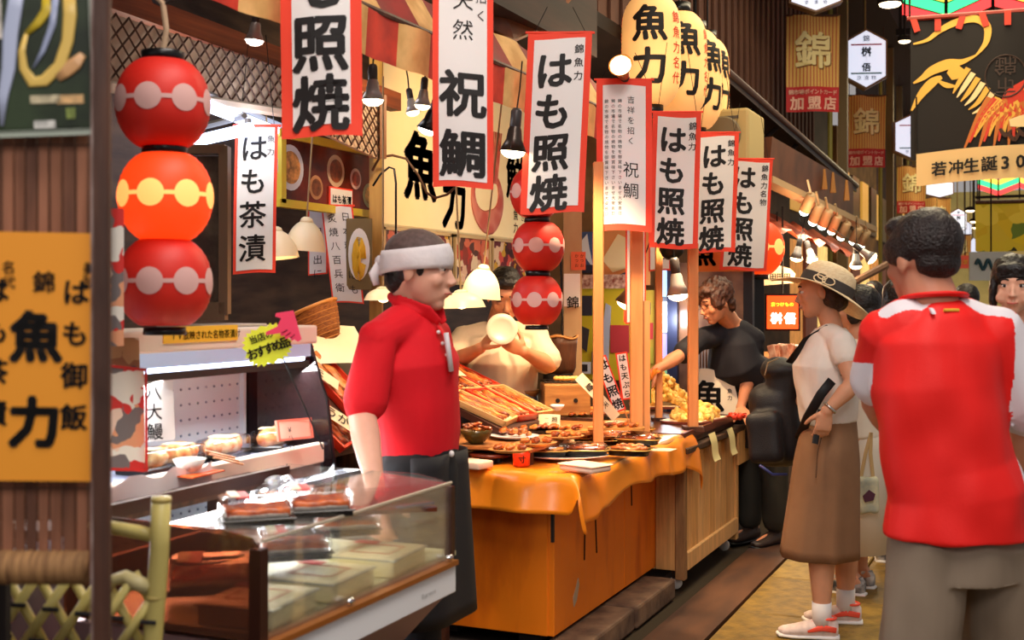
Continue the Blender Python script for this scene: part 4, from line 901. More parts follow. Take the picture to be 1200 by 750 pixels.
obj('top_edge_rail', tube(nb(), [(-.004, 0, z1), (-.004, Lc, z1)], .004, 6), mat('polished edge', (220, 210, 190), .15, metal=.5), t)
for y_, nm in ((0.0, 'near_end_panel'), (Lc, 'far_end_panel')):
    b = nb(); prism(b, [(.0, z0), (.0, z1 - .03), (-.03, z1 + .004), (-.10, z1 + .016), (-Dc, z1 + .02), (-Dc, z0)], .008, 'y'); 
    for v in b.verts: v.co = V((v.co.x, v.co.y + y_ - .004, v.co.z))
    obj(nm, b, tint if y_ == 0 else gl, t)
obj('end_post', box(nb(), (-.012, -.002, (z0 + z1) / 2 - .03), (.026, .026, z1 - z0 + .03)), mat('dark bronze post', (62, 34, 26), .3, metal=.3), t)
obj('end_post', box(nb(), (-.008, Lc, (z0 + z1) / 2), (.02, .02, z1 - z0 - .02)), mat('dark bronze post', (0, 0, 0)), t)
for y_ in (.3, Lc - .03): obj('glass_clip', ell(nb(), (.008, y_, z0 + .012), (.008, .014, .009)), chrome, t, True)
obj('back_rail', box(nb(), (-Dc, Lc / 2, z1), (.02, Lc, .03)), mat('dark bronze post', (0, 0, 0)), t)
for y_ in (.05, Lc - .05):
    obj('leg', box(nb(), (-.14, y_, .28), (.03, .03, .56)), chrome, t); obj('leg', box(nb(), (-.44, y_, .28), (.03, .03, .56)), chrome, t)
obj('maker_plate', text_bm(nb(), [('Espreaso', .0, 0, .016, .009, .0)], lambda u, v: V((.0115, .62 + u, z0 - .05 + v)), True), mat('grey print', (130, 130, 130), .5), t)
# eel boxes in it
bc = mat('eel box cream lid', (248, 238, 190), .4, (232, 222, 168), 6); hon = mat('toasted topping', (232, 116, 44), .3, (160, 60, 20), 40, (1, 1, 1), .4, 60, coat=.4); rice = mat('white rice', (232, 226, 216), .6, (200, 196, 190), 120, (1, 1, 1), .5, 150)
rlab = mat('red label', (222, 52, 30), .5); wlab = mat('cream label', (244, 226, 190), .5)
def lunch(label, loc, rz=0, sc=1, group='packed eel lunches', rice_side=True):
    t = thing('lunch_box', label, 'lunch box', loc, rz, group); L_, W_, H_ = .17 * sc, .115 * sc, .04 * sc
    b = nb(); prism(b, [(-L_ / 2, -W_ / 2), (L_ / 2, -W_ / 2), (L_ / 2, W_ / 2), (-L_ / 2, W_ / 2)], .012, 'z'); obj('black_tray', b, blk, t)
    obj('tray_lip', bevbox(nb(), (0, 0, .013), (L_ * 1.08, W_ * 1.1, .004), .002, 1), blk, t)
    obj('rice', bevbox(nb(), (0, 0, .012 + H_ * .27), (L_ * .93, W_ * .9, H_ * .54), .008, 2), rice, t, True)
    b = nb()
    for k in range(4): tube(b, [(-L_ * .45 + L_ * .9 * i / 6, -W_ * .33 + k * W_ * .22, H_ * .74 + .002 * math.sin(i * 2 + k)) for i in range(7)], [(W_ * .125, .011)] * 7, 8, side=V((0, 1, 0)))
    obj('eel_slice', b, hon, t, True)
    obj('clear_lid', bevbox(nb(), (0, 0, .02 + H_ * .5), (L_ * 1.02, W_ * 1.03, H_ * 1.15), .008, 2), clear, t, True)
    obj('label_band', box(nb(), (-L_ * .22, 0, .022 + H_ * 1.09), (L_ * .2, W_ * .9, .002)), rlab, t); obj('label_card', box(nb(), (-L_ * .33, 0, .024 + H_ * 1.09), (L_ * .13, W_ * .8, .002)), wlab, t)
    return t
zs = z0 + .012
for i, (x_, y_, rz, lb_) in enumerate([(-1.46, 2.02, .1, 'nearest flat cream-lidded eel box behind showcase glass'), (-1.46, 2.25, .05, 'middle flat cream-lidded eel box with a red outline stamp'), (-1.46, 2.50, .08, 'farthest flat cream-lidded eel box by the chrome clips')]):
    q = thing('flat_box', lb_, 'box', (x_, y_, zs), rz, 'flat eel boxes in the showcase'); obj('box_body', bevbox(nb(), (0, 0, .022), (.17, .19, .045), .006, 2), bc, q); obj('lid_edge', box(nb(), (0, 0, .04), (.176, .196, .004)), mat('greyish lid edge', (190, 190, 170), .4), q)
    b = nb()
    for s in (-1, 1): box(b, (s * .05, 0, .0455), (.004, .09, .001)); box(b, (0, s * .045, .0455), (.104, .004, .001))
    obj('red_outline', b, mat('faded red print', (214, 130, 100), .5), q); obj('red_label', box(nb(), (-.055, .06, .047), (.06, .03, .002)), rlab, q)
zt_ = z1 + .02
for i, (px, py, rz, lb_) in enumerate([(300, 612, .35, 'packed eel lunch standing left of the other on showcase back'), (371, 602, .3, 'packed eel lunch with red label on the showcase back')]):
    lunch(lb_, onZ(px, py, z1 + .0), rz + YAW, .84, 'packed eel lunches on the showcase')
for i, (px, py, lb_) in enumerate([(345, 652, 'packed eel lunch seen hazily under the showcase top glass'), (405, 624, 'packed eel lunch under the far half of showcase top glass')]):
    lunch(lb_, onZ(px, py, zs + .075), .3 + YAW, .9, 'packed eel lunches under the glass')
for px, py, lb_ in ((250, 690, 'packed eel lunch behind the tinted brown end panel'),): lunch(lb_, onZ(px, py, zs + .02), .2 + YAW, 1.1)
q = thing('cash_tray', 'dark shelf behind the showcase under the packed lunches', 'shelf', (-2.05, 2.27, 0)); obj('shelf_top', box(nb(), (0.06, 0, .975), (.26, .86, .02)), darkwood, q)
for y_ in (-.38, .38): obj('leg', box(nb(), (0.0, y_, .48), (.04, .04, .96)), darkwood, q)
q = thing('card_reader', 'dark amber acrylic tray under the hand of man in red', 'tray', P(448, 596, 2.95), YAW + .3); b = nb(); prism(b, [(-.13, -.08), (.12, -.08), (.12, .08), (-.13, .08)], .01, 'z'); obj('tray_base', b, mat('amber acrylic', (90, 36, 14), .15, spec=.8), q); obj('metal_edge', box(nb(), (.07, -.06, .016), (.1, .02, .006), M.Rotation(.4, 3, 'Z')), mat('blue chrome', (150, 160, 210), .15, metal=.9), q); obj('raised_side', box(nb(), (0, .08, .02), (.25, .008, .04)), tint, q)
q = thing('plastic_bag', 'crumpled clear plastic bag hanging under fridge shelf', 'bag', P(322, 590, 3.1)); b = nb(); ell(b, (0, 0, 0), (.085, .05, .07), sub=4)
for v in b.verts: v.co += v.co.normalized() * .018 * NZ.noise(v.co * 40); v.co.x += .03 * v.co.z / .07
obj('film', b, glassy('clear crinkled film', (.85, .86, .92), .16, .12, .12), q)

# --- open chiller with lit hood
XF = -2.02
t = thing('open_chiller', 'white open chiller cabinet with yellow label and perforated back', 'chiller', (XF, 1.75, 0)); LY = 1.33
perf = mat('bluish white steel panel', (222, 228, 232), .35); 
obj('hood', bevbox(nb(), (-.12, LY / 2, 1.352), (.26, LY, .055), .006, 2), mat('cream hood', (238, 222, 204), .4), t)
obj('hood_face', box(nb(), (-.03, LY / 2, 1.305), (.03, LY, .04)), mat('pale blue diffuser', (176, 196, 224), .3, emit=.25), t)
obj('hood_tube', rod(nb(), (-.03, .02, 1.279), (-.03, LY - .02, 1.279), .008, 8), mat('lit fluorescent tube', (0, 0, 0)), t)
obj('dark_slot', box(nb(), (-.12, LY / 2, 1.262), (.2, LY, .02)), mat('dark green slot', (44, 52, 46), .5), t)
obj('back_panel', box(nb(), (-.28, LY / 2, 1.0), (.02, LY, .72)), perf, t)
hb = nb()
for i in range(34):
    for j in range(12): lathe(hb, [(.004, 0), (.004, .003)], 6, (-.269, .05 + i * .038, .70 + j * .045), rot=M.Rotation(math.pi / 2, 3, 'Y'))
o = obj('perforations', hb, mat('hole shade', (150, 158, 172), .7), t); o['kind'] = 'stuff'
obj('ceiling_panel', box(nb(), (-.15, LY / 2, 1.288), (.24, LY, .014)), perf, t)
obj('inner_corner_trim', box(nb(), (-.262, LY - .005, .95), (.016, .012, .6)), whitem, t); obj('near_side_panel', bevbox(nb(), (-.2, -.012, .9), (.46, .02, .96), .004, 1), mat('dark side laminate', (70, 44, 38), .5), t)
b = nb(); prism(b, [(.02, .5), (.045, .95), (.02, 1.15), (-.04, 1.33), (-.30, 1.34), (-.30, .5)], .012, 'y')
for v in b.verts: v.co.y += LY + .03
obj('dark_end_glass', b, glassy('smoked end glass', (.16, .09, .10), .05, .08, .10), t)
obj('end_edging', tube(nb(), [(.02, LY + .036, .5), (.047, LY + .036, .95), (.022, LY + .036, 1.15), (-.06, LY + .036, 1.335)], .006, 6), blackm, t)
obj('shelf_deck', box(nb(), (-.13, LY / 2, 1.0), (.28, LY, .015)), mat('bluish shelf', (150, 160, 190), .3), t)
obj('shelf_front', bevbox(nb(), (.02, LY / 2, .995), (.03, LY, .06), .004, 1), mat('cream foam front', (236, 222, 206), .5), t)
obj('shelf_apron', box(nb(), (.005, LY / 2, .948), (.03, LY, .035)), mat('brown apron rail', (116, 92, 84), .5), t)
obj('lower_well', box(nb(), (-.2, LY / 2, .62), (.44, LY, .04)), perf, t); obj('front_kick_panel', box(nb(), (.035, LY / 2, .43), (.02, LY, .86)), mat('dark side laminate', (70, 44, 38), .5), t); obj('plinth', box(nb(), (-.2, LY / 2, .3), (.44, LY, .6)), mat('dark plinth', (60, 46, 42), .6), t)
obj('paper_liner', grid(nb(), lambda u, v: V((.045 + .01 * math.sin(u * 15), .32 + u * .45, 1.03 - .07 * v + .01 * math.sin(u * 20))), 14, 3), mat('white torn liner', (236, 236, 238), .5), t, True)
obj('orange_label', box(nb(), (.012, .78, 1.368), (.004, .30, .042)), mat('yellow label', (250, 196, 60), .5), t)
obj('label_lettering', text_bm(nb(), [('TV放映された名物茶漬け', -.115, 0, .024, .024, .01)], lambda u, v: V((.0155, .78 + u, 1.366 + v)), True), ink, t)
lamp('chiller_light', 'AREA', (XF - .05, 2.5, 1.25), 9, (1, .98, .96), (0, math.radians(-35), 0), .06, 1.2)
lamp('chiller_light', 'AREA', (XF + .02, 2.5, .93), 8.0, (.93, .96, 1), (0, math.radians(-50), 0), .06, 1.2)  # unseen light added under the shelf to brighten the lower panel
q = thing('metal_lid', 'flat brushed metal lid lying on the chiller hood', 'lid', onX(250, 383, -2.15), math.pi / 2); obj('lid_plate', bevbox(nb(), (0, 0, .0), (.3, .16, .016), .004, 1), mat('brushed lid', (190, 180, 170), .3, metal=.7), q)
# goods on the chiller shelf
sc_ = [mat('wrapped goods %d' % i, c, .3, c2, 22, coat=.3) for i, (c, c2) in enumerate([((230, 120, 60), (240, 220, 180)), ((190, 90, 50), (230, 190, 120)), ((220, 200, 150), (170, 130, 70)), ((200, 60, 40), (240, 210, 190))])]
for i, (px, py, L_, c_, lb_) in enumerate([(172, 520, .13, 2, 'pale wrapped pack at the left of the chiller shelf'), (208, 514, .15, 1, 'brown wrapped pack second on the chiller shelf'), (262, 500, .20, 0, 'orange wrapped pack in the middle of the chiller shelf'), (318, 491, .19, 1, 'brown wrapped pack right of the orange one on chiller shelf')]):
    p = onX(px, py, -2.12); p.z = 1.0075
    q = thing('wrapped_pack', lb_, 'package', p, math.pi / 2 + .15 * i, 'wrapped packs on the chiller shelf'); obj('tray', bevbox(nb(), (0, 0, .01), (L_, .1, .018), .004, 1), blk, q); obj('contents', fillet_bm(L_ * .92, .09, .05, i), sc_[c_], q, True, (0, 0, .012)); obj('wrap', bevbox(nb(), (0, 0, .034), (L_ * .98, .1, .056), .012, 2), clear, q, True); obj('label', box(nb(), (0, 0, .063), (L_ * .3, .07, .002)), wlab, q)
sheet('pink price card standing right end of the chiller shelf', P(346, 503, 3.42), (math.radians(-12), 0, math.radians(70)), .12, .06, [('¥八百', -.02, -.0, .02, .024, .004)], m_=mat('pinkish card', (250, 210, 190), .5), edge=mat('pink edge', (240, 140, 120), .5))
# leaning white handwritten card in chiller
sheet('white handwritten card standing inside the chiller', P(180, 478, 3.05), (math.radians(-6), 0, math.radians(65)), .12, .17, [('八大鰻', 0, .04, .045, .05, .01)], m_=mat('white card', (236, 236, 236), .5))
q = thing('china_bowl', 'small blue and white china bowl on orange paper at shelf edge', 'bowl', onX(222, 543, -1.99)); obj('bowl_shell', lathe(nb(), [(.02, -.02), (.03, -.012), (.042, .012), (.04, .012), (.001, -.004)], 28, caps=False), mat('blue white china', (224, 220, 214), .2, (60, 80, 130), 30, lo=.3, hi=.45), q, True); obj('stew', ell(nb(), (0, 0, .0), (.036, .036, .012)), sc_[2], q, True)
obj('coaster', prism(nb(), [(-.05, -.05), (.06, -.06), (.05, .08), (-.05, .06)], .004, 'z', -.028), mat('orange card', (220, 96, 40), .5), q)
for i in range(3): tag(obj('chopstick', rod(nb(), (0, 0, 0), (.02, .1, -.03), .003, 5), pine, None, False, onX(240 + i * 5, 528 + i * 4, -1.98)), 'wooden chopstick lying right of the china bowl', 'chopstick', 'chopsticks at the shelf edge')
# poster brochures at the left end
bro = photo_mat('red brochure print', [(214, 50, 44), (240, 210, 190), (120, 110, 110), (230, 160, 120), (236, 230, 220)], 18)
sheet('brochure with red border leaning at left end of chiller', P(146, 490, 2.72), (math.radians(-12), math.radians(8), YAW + .9), .12, .24, None, 'brochure', 'brochure', 'brochures by the chiller', bro, edge=mat('red brochure edge', (214, 46, 40), .5))
sheet('upper brown and cream brochure above the red one', P(143, 436, 2.78), (math.radians(-6), 0, YAW + .6), .09, .16, None, 'brochure', 'brochure', 'brochures by the chiller', photo_mat('brown brochure print', [(150, 90, 50), (220, 200, 170), (70, 60, 60), (190, 140, 90)], 22))
sheet('thin festival leaflet hanging left of the near lantern stack', P(134, 325, 2.6), (0, 0, YAW), .035, .3, None, 'leaflet', 'leaflet', None, bro)
# starburst sign & hand
p = P(313, 404, 3.05); q = thing('starburst_sign', 'fluorescent yellow starburst card with black brush lettering', 'sign', p, 0, rot=(math.radians(-8), math.radians(-20), YAW + .1))
pts = []
for k in range(44): a_ = k * math.pi / 22; rr = 1 if k % 2 else .86; pts.append((.063 * rr * math.copysign(abs(math.cos(a_)) ** .7, math.cos(a_)), .052 * rr * math.copysign(abs(math.sin(a_)) ** .7, math.sin(a_))))
obj('card', prism(nb(), pts, .003, 'y'), mat('fluorescent yellow card', (232, 246, 60), .5), q)
obj('lettering', text_bm(nb(), [('当店の', -.028, .024, .022, .021, .02)] + [('おすすめ品', -.042, -.01, .03, .0215, .03)], lambda u, v: V((u, -.003, v)), True), ink, q)
obj('stick', rod(nb(), (.02, .004, .04), (.045, .004, -.30), .0022, 6), blackm, q)
p = P(335, 386, 3.02); q = thing('pointing_hand_card', 'pink cut-out hand card pointing left over the starburst', 'sign', p, 0, rot=(0, math.radians(-14), YAW + .1))
hand_pts = [(-.052, -.002), (-.05, .006), (-.02, .012), (-.005, .03), (-.018, .038), (-.014, .046), (.03, .042), (.032, -.034), (.022, -.038), (.014, -.03), (.008, -.032), (.004, -.022), (-.006, -.024), (-.008, -.014), (-.016, -.014), (-.016, -.006)]
obj('card', prism(nb(), hand_pts, .003, 'y'), mat('hot pink card', (246, 70, 110), .5), q)
b = nb()
for x0_, z0_, x1_, z1_ in ((-.012, -.006, .004, -.002), (-.004, -.016, .01, -.01), (.006, -.024, .018, -.018)): rod(b, (x0_, -.002, z0_), (x1_, -.002, z1_), .0012, 4)
obj('finger_lines', b, mat('dark pink line', (150, 30, 60), .5), q)

# --- reed blind with poster and orange notice on a dark post
d = 1.72; cpx = 52; p = P(cpx, 690, d)
mm = d / 1400
t = thing('reed_blind', 'weathered brown slatted blind hanging at the left edge', 'blind', (p.x, p.y, p.z), YAW + .06)
slm = [mat('blind slat %d' % i, c, .7, c2, 7, (6, 6, .6), .3, 20) for i, (c, c2) in enumerate([((150, 98, 72), (112, 70, 50)), ((124, 80, 58), (90, 56, 42)), ((168, 112, 84), (126, 80, 58))])]
x = -210 * mm; i = 0
while x < 56 * mm:
    w_ = U(12, 17) * mm; o = obj('slat', bevbox(nb(), (x + w_ / 2, U(-.001, .001), 385 * mm), (w_ * .86, .006, 740 * mm), .001, 1), slm[i % 3], t); x += w_; i += 1
for z_ in (118, 215, 520, 620): obj('stitching', tube(nb(), [(x_ * mm, -.0045 + .0008 * (k % 2), z_ * mm) for k, x_ in enumerate(range(-205, 54, 6))], .0009, 4), mat('blind thread', (80, 60, 50), .8), t)
obj('rolled_bottom', tube(nb(), [(-210 * mm, -.012, 32 * mm), (52 * mm, -.012, 26 * mm)], 20 * mm, 14), mat('rolled reed', (176, 132, 84), .7, (110, 76, 48), 10, (40, 2, 2), .4, 30), t, True)
q = thing('dark_post', 'dark brown timber post beside the slatted blind', 'post', P(119, 690, d - .03) * V((1, 1, 0)), YAW + .06)
obj('shaft', bevbox(nb(), (0, 0, 1.5), (20 * mm, .018, 3.0), .003, 1), mat('near post timber', (84, 52, 38), .55, (58, 36, 28), 5, (8, 8, 1), .2, 20), q); obj('edge_strip', box(nb(), (-8.5 * mm, -.009, 1.6), (2.5 * mm, .004, 2.6)), mat('worn pale edge', (150, 130, 124), .5, (90, 60, 50), 14, (1, 1, 1)), q)
obj('foot', box(nb(), (0, 0, .02), (.06, .06, .04)), darkwood, q)
q = thing('orange_notice', 'orange notice with bold black brush lettering on the slatted blind', 'notice', P(56, 418, d - .03), YAW + .06, rot=(0, math.radians(1), YAW + .06))
obj('sheet', box(nb(), (-70 * mm, 0, 0), (262 * mm, .003, 286 * mm)), mat('orange notice paper', (240, 156, 44), .55), q)
def nt(px, py, s, size, pitch, bold): return (s, (px - 56) * mm, (418 - py) * mm, size * mm, pitch * mm, bold)
obj('lettering', text_bm(nb(), [nt(87, 343, 'はも御飯', 31, 48, .03), nt(43, 395, '魚力', 60, 98, .045), nt(51, 332, '錦', 26, 30, .02), nt(103, 316, '美味', 17, 16, .02), nt(11, 316, '名代', 16, 17, .015), nt(-3, 342, 'はも茶漬', 31, 47, .03)], lambda u, v: V((u, -.003, v))), ink, q)
q = thing('eel_poster', 'laminated poster of eels and fish over the blind', 'poster', P(50, 76, d - .03), 0, rot=(0, math.radians(-2.5), YAW + .06))
obj('sheet', bevbox(nb(), (-60 * mm, 0, 4 * mm), (232 * mm, .003, 160 * mm), .004, 2), mat('dark green print', (52, 66, 44), .25, (26, 30, 26), 9), q)
obj('laminate_edge', box(nb(), (-60 * mm, .001, 3 * mm), (240 * mm, .003, 170 * mm)), mat('greyish laminate', (180, 190, 176), .3), q)
def stroke(pts, r_, m_, nm, off=.0032): obj(nm, tube(nb(), [((x_ - 50) * mm, -off, (76 - y_) * mm) for x_, y_ in pts], [(a_ * mm, .0006) for a_ in r_], 8, side=V((1, 0, 0))), m_, q, True)
stroke([(30, -30), (22, 10), (16, 40), (12, 80), (5, 110), (2, 145)], [8, 9, 9, 8, 6, 2], mat('silver fish print', (176, 186, 214), .3), 'silver_fish')
stroke([(84, -20), (84, 20), (80, 50), (70, 78), (52, 95), (38, 96), (29, 80), (28, 60), (34, 40)], [7, 8, 7, 7, 7, 7, 5, 4, 2], mat('yellow eel print', (220, 186, 96), .3), 'yellow_eel')
stroke([(70, -10), (64, 30), (52, 60), (40, 80)], [4, 4, 3, 1], mat('blue grey fish print', (150, 160, 190), .3), 'grey_fish')
stroke([(66, 92), (76, 84), (88, 76), (97, 66)], [6, 9, 8, 4], mat('brown food print', (206, 156, 104), .35), 'food_picture')
stroke([(34, 40), (48, 28), (58, 14), (58, -4)], [3, 5, 6, 4], mat('mustard print', (196, 170, 40), .35), 'yellow_leaves')
for px, py, w_, h_, c_ in ((52, 116, 34, 9, (220, 206, 170)), (80, 117, 30, 10, (236, 190, 130)), (50, 145, 24, 9, (226, 226, 220)), (80, 133, 10, 12, (150, 170, 80)), (2, 20, 10, 50, (220, 214, 206))): obj('caption_patch', box(nb(), ((px - 50) * mm, -.0026, (76 - py) * mm), (w_ * mm, .001, h_ * mm)), mat('print patch %d' % (c_[1] + c_[2]), c_, .4, tuple(int(v * .7) for v in c_), 60), q)
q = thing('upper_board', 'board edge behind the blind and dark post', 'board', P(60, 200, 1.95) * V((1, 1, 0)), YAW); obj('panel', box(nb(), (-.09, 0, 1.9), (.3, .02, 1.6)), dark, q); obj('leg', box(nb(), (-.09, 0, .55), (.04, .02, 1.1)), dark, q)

# --- bamboo fence
bam = mat('yellow green bamboo', (206, 192, 120), .35, (176, 160, 84), 4, (3, 3, .5)); knot = mat('black palm rope', (28, 24, 26), .8)
d = 2.05; mm = d / 1400
p = P(184, 350, d); t = thing('bamboo_fence', 'low pale bamboo fence of crossed canes with black rope ties', 'fence', (p.x, p.y, 0), YAW)
def fl(px, py, o=0): return V(((px - 184) * mm, o, CAMZ + (350 - py) * mm))
b = nb(); tube(b, [fl(189, 582), fl(187, 640), fl(183, 700), fl(178, 760), fl(172, 860), V((-.03, 0, 0))], .0165, 14); obj('post', b, bam, t, True)
for py in (586, 700): obj('node_ring', lathe(nb(), [(.0165, -.004), (.018, 0), (.0165, .004)], 14, fl(189 - (py - 586) * .06, py)), mat('bamboo node', (170, 150, 84), .5), t, True)
obj('rail', tube(nb(), [fl(188, 632, .01), fl(160, 625, .01), (fl(100, 618, .03))], .012, 10), bam, t, True)
obj('bound_bundle', tube(nb(), [fl(176, 688, -.004), fl(160, 682, -.004), fl(147, 676), fl(132, 680), fl(124, 694, .003), fl(110, 700, .006)], [.013, .014, .012, .01, .011, .008], 9), mat('pale split bamboo', (216, 206, 160), .45, (180, 166, 104), 7), t, True)
def cane(pts, o): obj('cane', tube(nb(), [fl(x_, y_, o) for x_, y_ in pts], .0085, 8), bam, t, True)
nodes = []
for k in range(-4, 9):
    x0_ = 8 + k * 38
    for a_, b_, o_ in (((x0_ - 4, 672 + (k % 2) * 2), (x0_ + 62, 790), .006), ((x0_ + 36, 676), (x0_ - 28, 770), -.006)):
        if min(a_[0], b_[0]) > 172: continue
        if max(a_[0], b_[0]) > 178:
            (a_, b_) = (a_, b_) if a_[0] < b_[0] else (b_, a_); q_ = (178 - a_[0]) / (b_[0] - a_[0]); b_ = (178, a_[1] + (b_[1] - a_[1]) * q_)
        cane([a_, b_], o_)
    nodes += [(x0_ + 18, 704 + 2), ]
for k in range(-2, 5):
    obj('rope_tie', tube(nb(), [fl(8 + k * 38 + 8, 706 + k * 5, -.016), fl(8 + k * 38 + 26, 707 + k * 5, -.016)], .004, 6), knot, t); obj('rope_tie', tube(nb(), [fl(-8 + k * 38 + 8, 742 + k * 5, -.016), fl(-8 + k * 38 + 26, 743 + k * 5, -.016)], .004, 6), knot, t)
q = thing('low_cabinet', 'brown low cabinet behind the bamboo fence under the chiller end', 'cabinet', (-1.98, 1.36, 0), 0); obj('cabinet_body', box(nb(), (0, .0, .40), (.9, .68, .80)), mat('reddish brown laminate', (96, 52, 42), .5, (70, 38, 32), 3), q)
# ================================================================ FAR LEFT SHOPS, SIGNS, FLAGS
# wall of posters behind the poles (end wall of the stall)
def wallposter(label, px0, py0, px1, py1, m_, Y=7.88, extra=None, group='posters on the stall end wall', cat='poster', name='wall_poster', edge=None):
    a = onY(px0, py0, Y); b = onY(px1, py1, Y); c = (a + b) / 2; W_ = b.x - a.x; H_ = a.z - b.z
    t = thing(name, label, cat, c, 0, group); obj('sheet', box(nb(), (0, 0, 0), (W_, .006, H_)), m_, t)
    if edge: obj('edge', box(nb(), (0, .003, 0), (W_ + .04, .006, H_ + .04)), edge, t)
    if extra: extra(t, W_, H_)
    return t
def shapes(*L_):
    def f(t, W_, H_):
        for i, (pts, c_) in enumerate(L_): obj('printed_shape', prism(nb(), [(x * W_, z * H_) for x, z in pts], .004, 'y', -.008 - i * .002), mat('poster ink %d %d %d' % c_, c_, .5), t)
    return f
yl = mat('yellow poster paper', (222, 190, 40), .5); bl_ = mat('blue poster paper', (60, 84, 130), .5)
rect = lambda x0, z0, x1, z1: [(x0, z0), (x1, z0), (x1, z1), (x0, z1)]
wallposter('large yellow poster with dark figures behind the poles', 676, 338, 738, 446, yl, Y=7.87, extra=shapes((rect(-.5, .2, -.2, .42), (60, 52, 60)), ([(-.1, -.4), (.1, -.4), (.16, .3), (.06, .34)], (190, 190, 200)), ([(-.5, -.1), (-.3, -.2), (-.25, .05), (-.45, .1)], (70, 60, 60)), (rect(.15, -.2, .5, .1), (200, 60, 60)), ([(-.2, -.45), (.0, -.3), (.0, -.1), (-.2, -.2)], (120, 110, 90))))
wallposter('second yellow poster with red lettering right of large one', 741, 340, 772, 436, mat('amber poster paper', (206, 166, 60), .5), Y=7.86, extra=shapes((rect(-.45, -.1, .3, .1), (204, 60, 60)), (rect(-.3, .2, .2, .35), (60, 70, 90)), (rect(-.4, -.4, .3, -.2), (190, 170, 60))))
wallposter('orange and cream poster above the yellow one', 700, 260, 762, 334, mat('peach poster', (232, 150, 86), .5), Y=7.87, extra=shapes(([(-.4, -.1), (-.1, .3), (.4, .1), (.2, -.2), (-.2, -.3)], (244, 216, 160)), ([(-.4, -.5), (.4, -.5), (.3, -.2), (-.1, -.35)], (70, 90, 110))))
wallposter('blue poster with a pale bird shape behind the middle lanterns', 676, 272, 701, 320, bl_, Y=7.86, extra=shapes(([(-.4, .2), (0, .45), (.1, .1), (.3, -.4), (-.1, -.1)], (220, 220, 220)), (rect(-.5, -.5, .5, -.3), (40, 40, 60))))
wallposter('narrow brown strip of print across the posters', 680, 322, 742, 338, mat('brown strip print', (150, 70, 50), .5, (230, 190, 160), 30), Y=7.83)
wallposter('small white notice low beside the stove box', 676, 424, 692, 438, whc, Y=7.8, extra=shapes((rect(-.3, -.3, .3, .3), (60, 50, 50))))
wallposter('orange signboard with black letters above the man in black', 806, 292, 878, 318, mat('orange signboard', (226, 130, 60), .5), Y=7.6, cat='signboard', name='orange_signboard', group=None, extra=lambda t, W_, H_: obj('lettering', text_bm(nb(), [('魚力', -.1, .05, .18, .3, .03)], lambda u, v: V((u, -.008, v)), True), ink, t))
# white strip pillar left of the posters
q = thing('notice_post', 'pale post with small notices between middle lanterns and posters', 'post', P(671, 350, 6.6) * V((1, 1, 0)), YAW); obj('shaft', box(nb(), (0, 0, 1.4), (.10, .05, 2.8)), mat('pale painted post', (206, 176, 134), .6, (180, 140, 96), 4, (1, 1, .4)), q)
obj('red_card', box(nb(), (.03, -.03, CAMZ + 44 * 6.6 / 1400), (.08, .006, .1)), mat('coral card', (236, 110, 70), .5), q); obj('white_card', box(nb(), (-.005, -.03, CAMZ + 10 * 6.6 / 1400), (.09, .006, .18)), whc, q)
obj('lettering', text_bm(nb(), [('錦', 0, CAMZ - .02, .07, .1, .01), ('かつお', .05, CAMZ + .235, .022, .026, .0), ('かつお', .02, CAMZ + .235, .022, .026, .0)], lambda u, v: V((u, -.036, v))), ink, q)
# bright doorway
q = thing('lit_display', 'dazzling white-blue lit glass display behind the poles', 'display', onY(786, 350, 7.82) * V((1, 1, 0)), 0)
zz = lambda py, d=7.9: CAMZ + (350 - py) * d / 1400
obj('cabinet_frame', box(nb(), (0, .03, 1.12), (.21, .06, 1.1)), mat('steel frame', (120, 120, 130), .4), q)
for k, (z_, c_, e_) in enumerate([(zz(330), (150, 190, 230), 1.2), (zz(372), (240, 250, 255), 7), (zz(410), (160, 150, 220), 1.0), (zz(438), (120, 170, 130), .6)]): obj('lit_pane', box(nb(), (0, -.005, z_), (.16, .01, .2)), mat('lit pane %d' % k, c_, .3, emit=e_), q)
obj('plinth', box(nb(), (0, .03, .28), (.2, .06, .56)), darkwood, q)
lamp('display_light', 'POINT', onY(786, 375, 7.6), 5, (.85, .92, 1), size=.06)
q = thing('glass_screen', 'dark framed glass screen behind the leaning man in black', 'screen', onY(830, 350, 7.75) * V((1, 1, 0)), 0)
obj('pane', box(nb(), (0.02, .02, 1.2), (.5, .01, 1.0)), mat('brownish shop glass', (150, 104, 74), .2, (90, 60, 50), 4), q); obj('blue_mullion', box(nb(), (-.24, 0, 1.15), (.07, .05, 1.1)), mat('navy mullion', (40, 44, 70), .4), q); obj('right_mullion', box(nb(), (.27, 0, 1.25), (.06, .06, 1.5)), mat('black mullion', (26, 20, 20), .4), q); obj('base_panel', box(nb(), (.02, .02, .35), (.5, .04, .7)), darkwood, q)
gr_ = nb()
for k in range(14): box(gr_, (-.12 + k * .02, -.006, zz(424)), (.006, .01, .16))
obj('grille_slats', gr_, mat('grey slat', (150, 130, 120), .5), q)
q = thing('curved_sign', 'cream rounded board with big black character below poles', 'signboard', P(836, 470, 7.0), YAW - .1)
obj('board', prism(nb(), [(-.12, -.11), (.13, -.11), (.145, .0), (.12, .1), (.05, .17), (-.03, .19), (-.12, .19)], .02, 'y'), mat('cream white board', (240, 226, 202), .5), q); obj('lettering', text_bm(nb(), [('魚', -.03, .03, .19, .2, .025), ('魚力', .095, .06, .03, .04, .01)], lambda u, v: V((u, -.003, v))), ink, q); obj('stand', box(nb(), (0, .02, -.5), (.05, .03, .85)), darkwood, q)

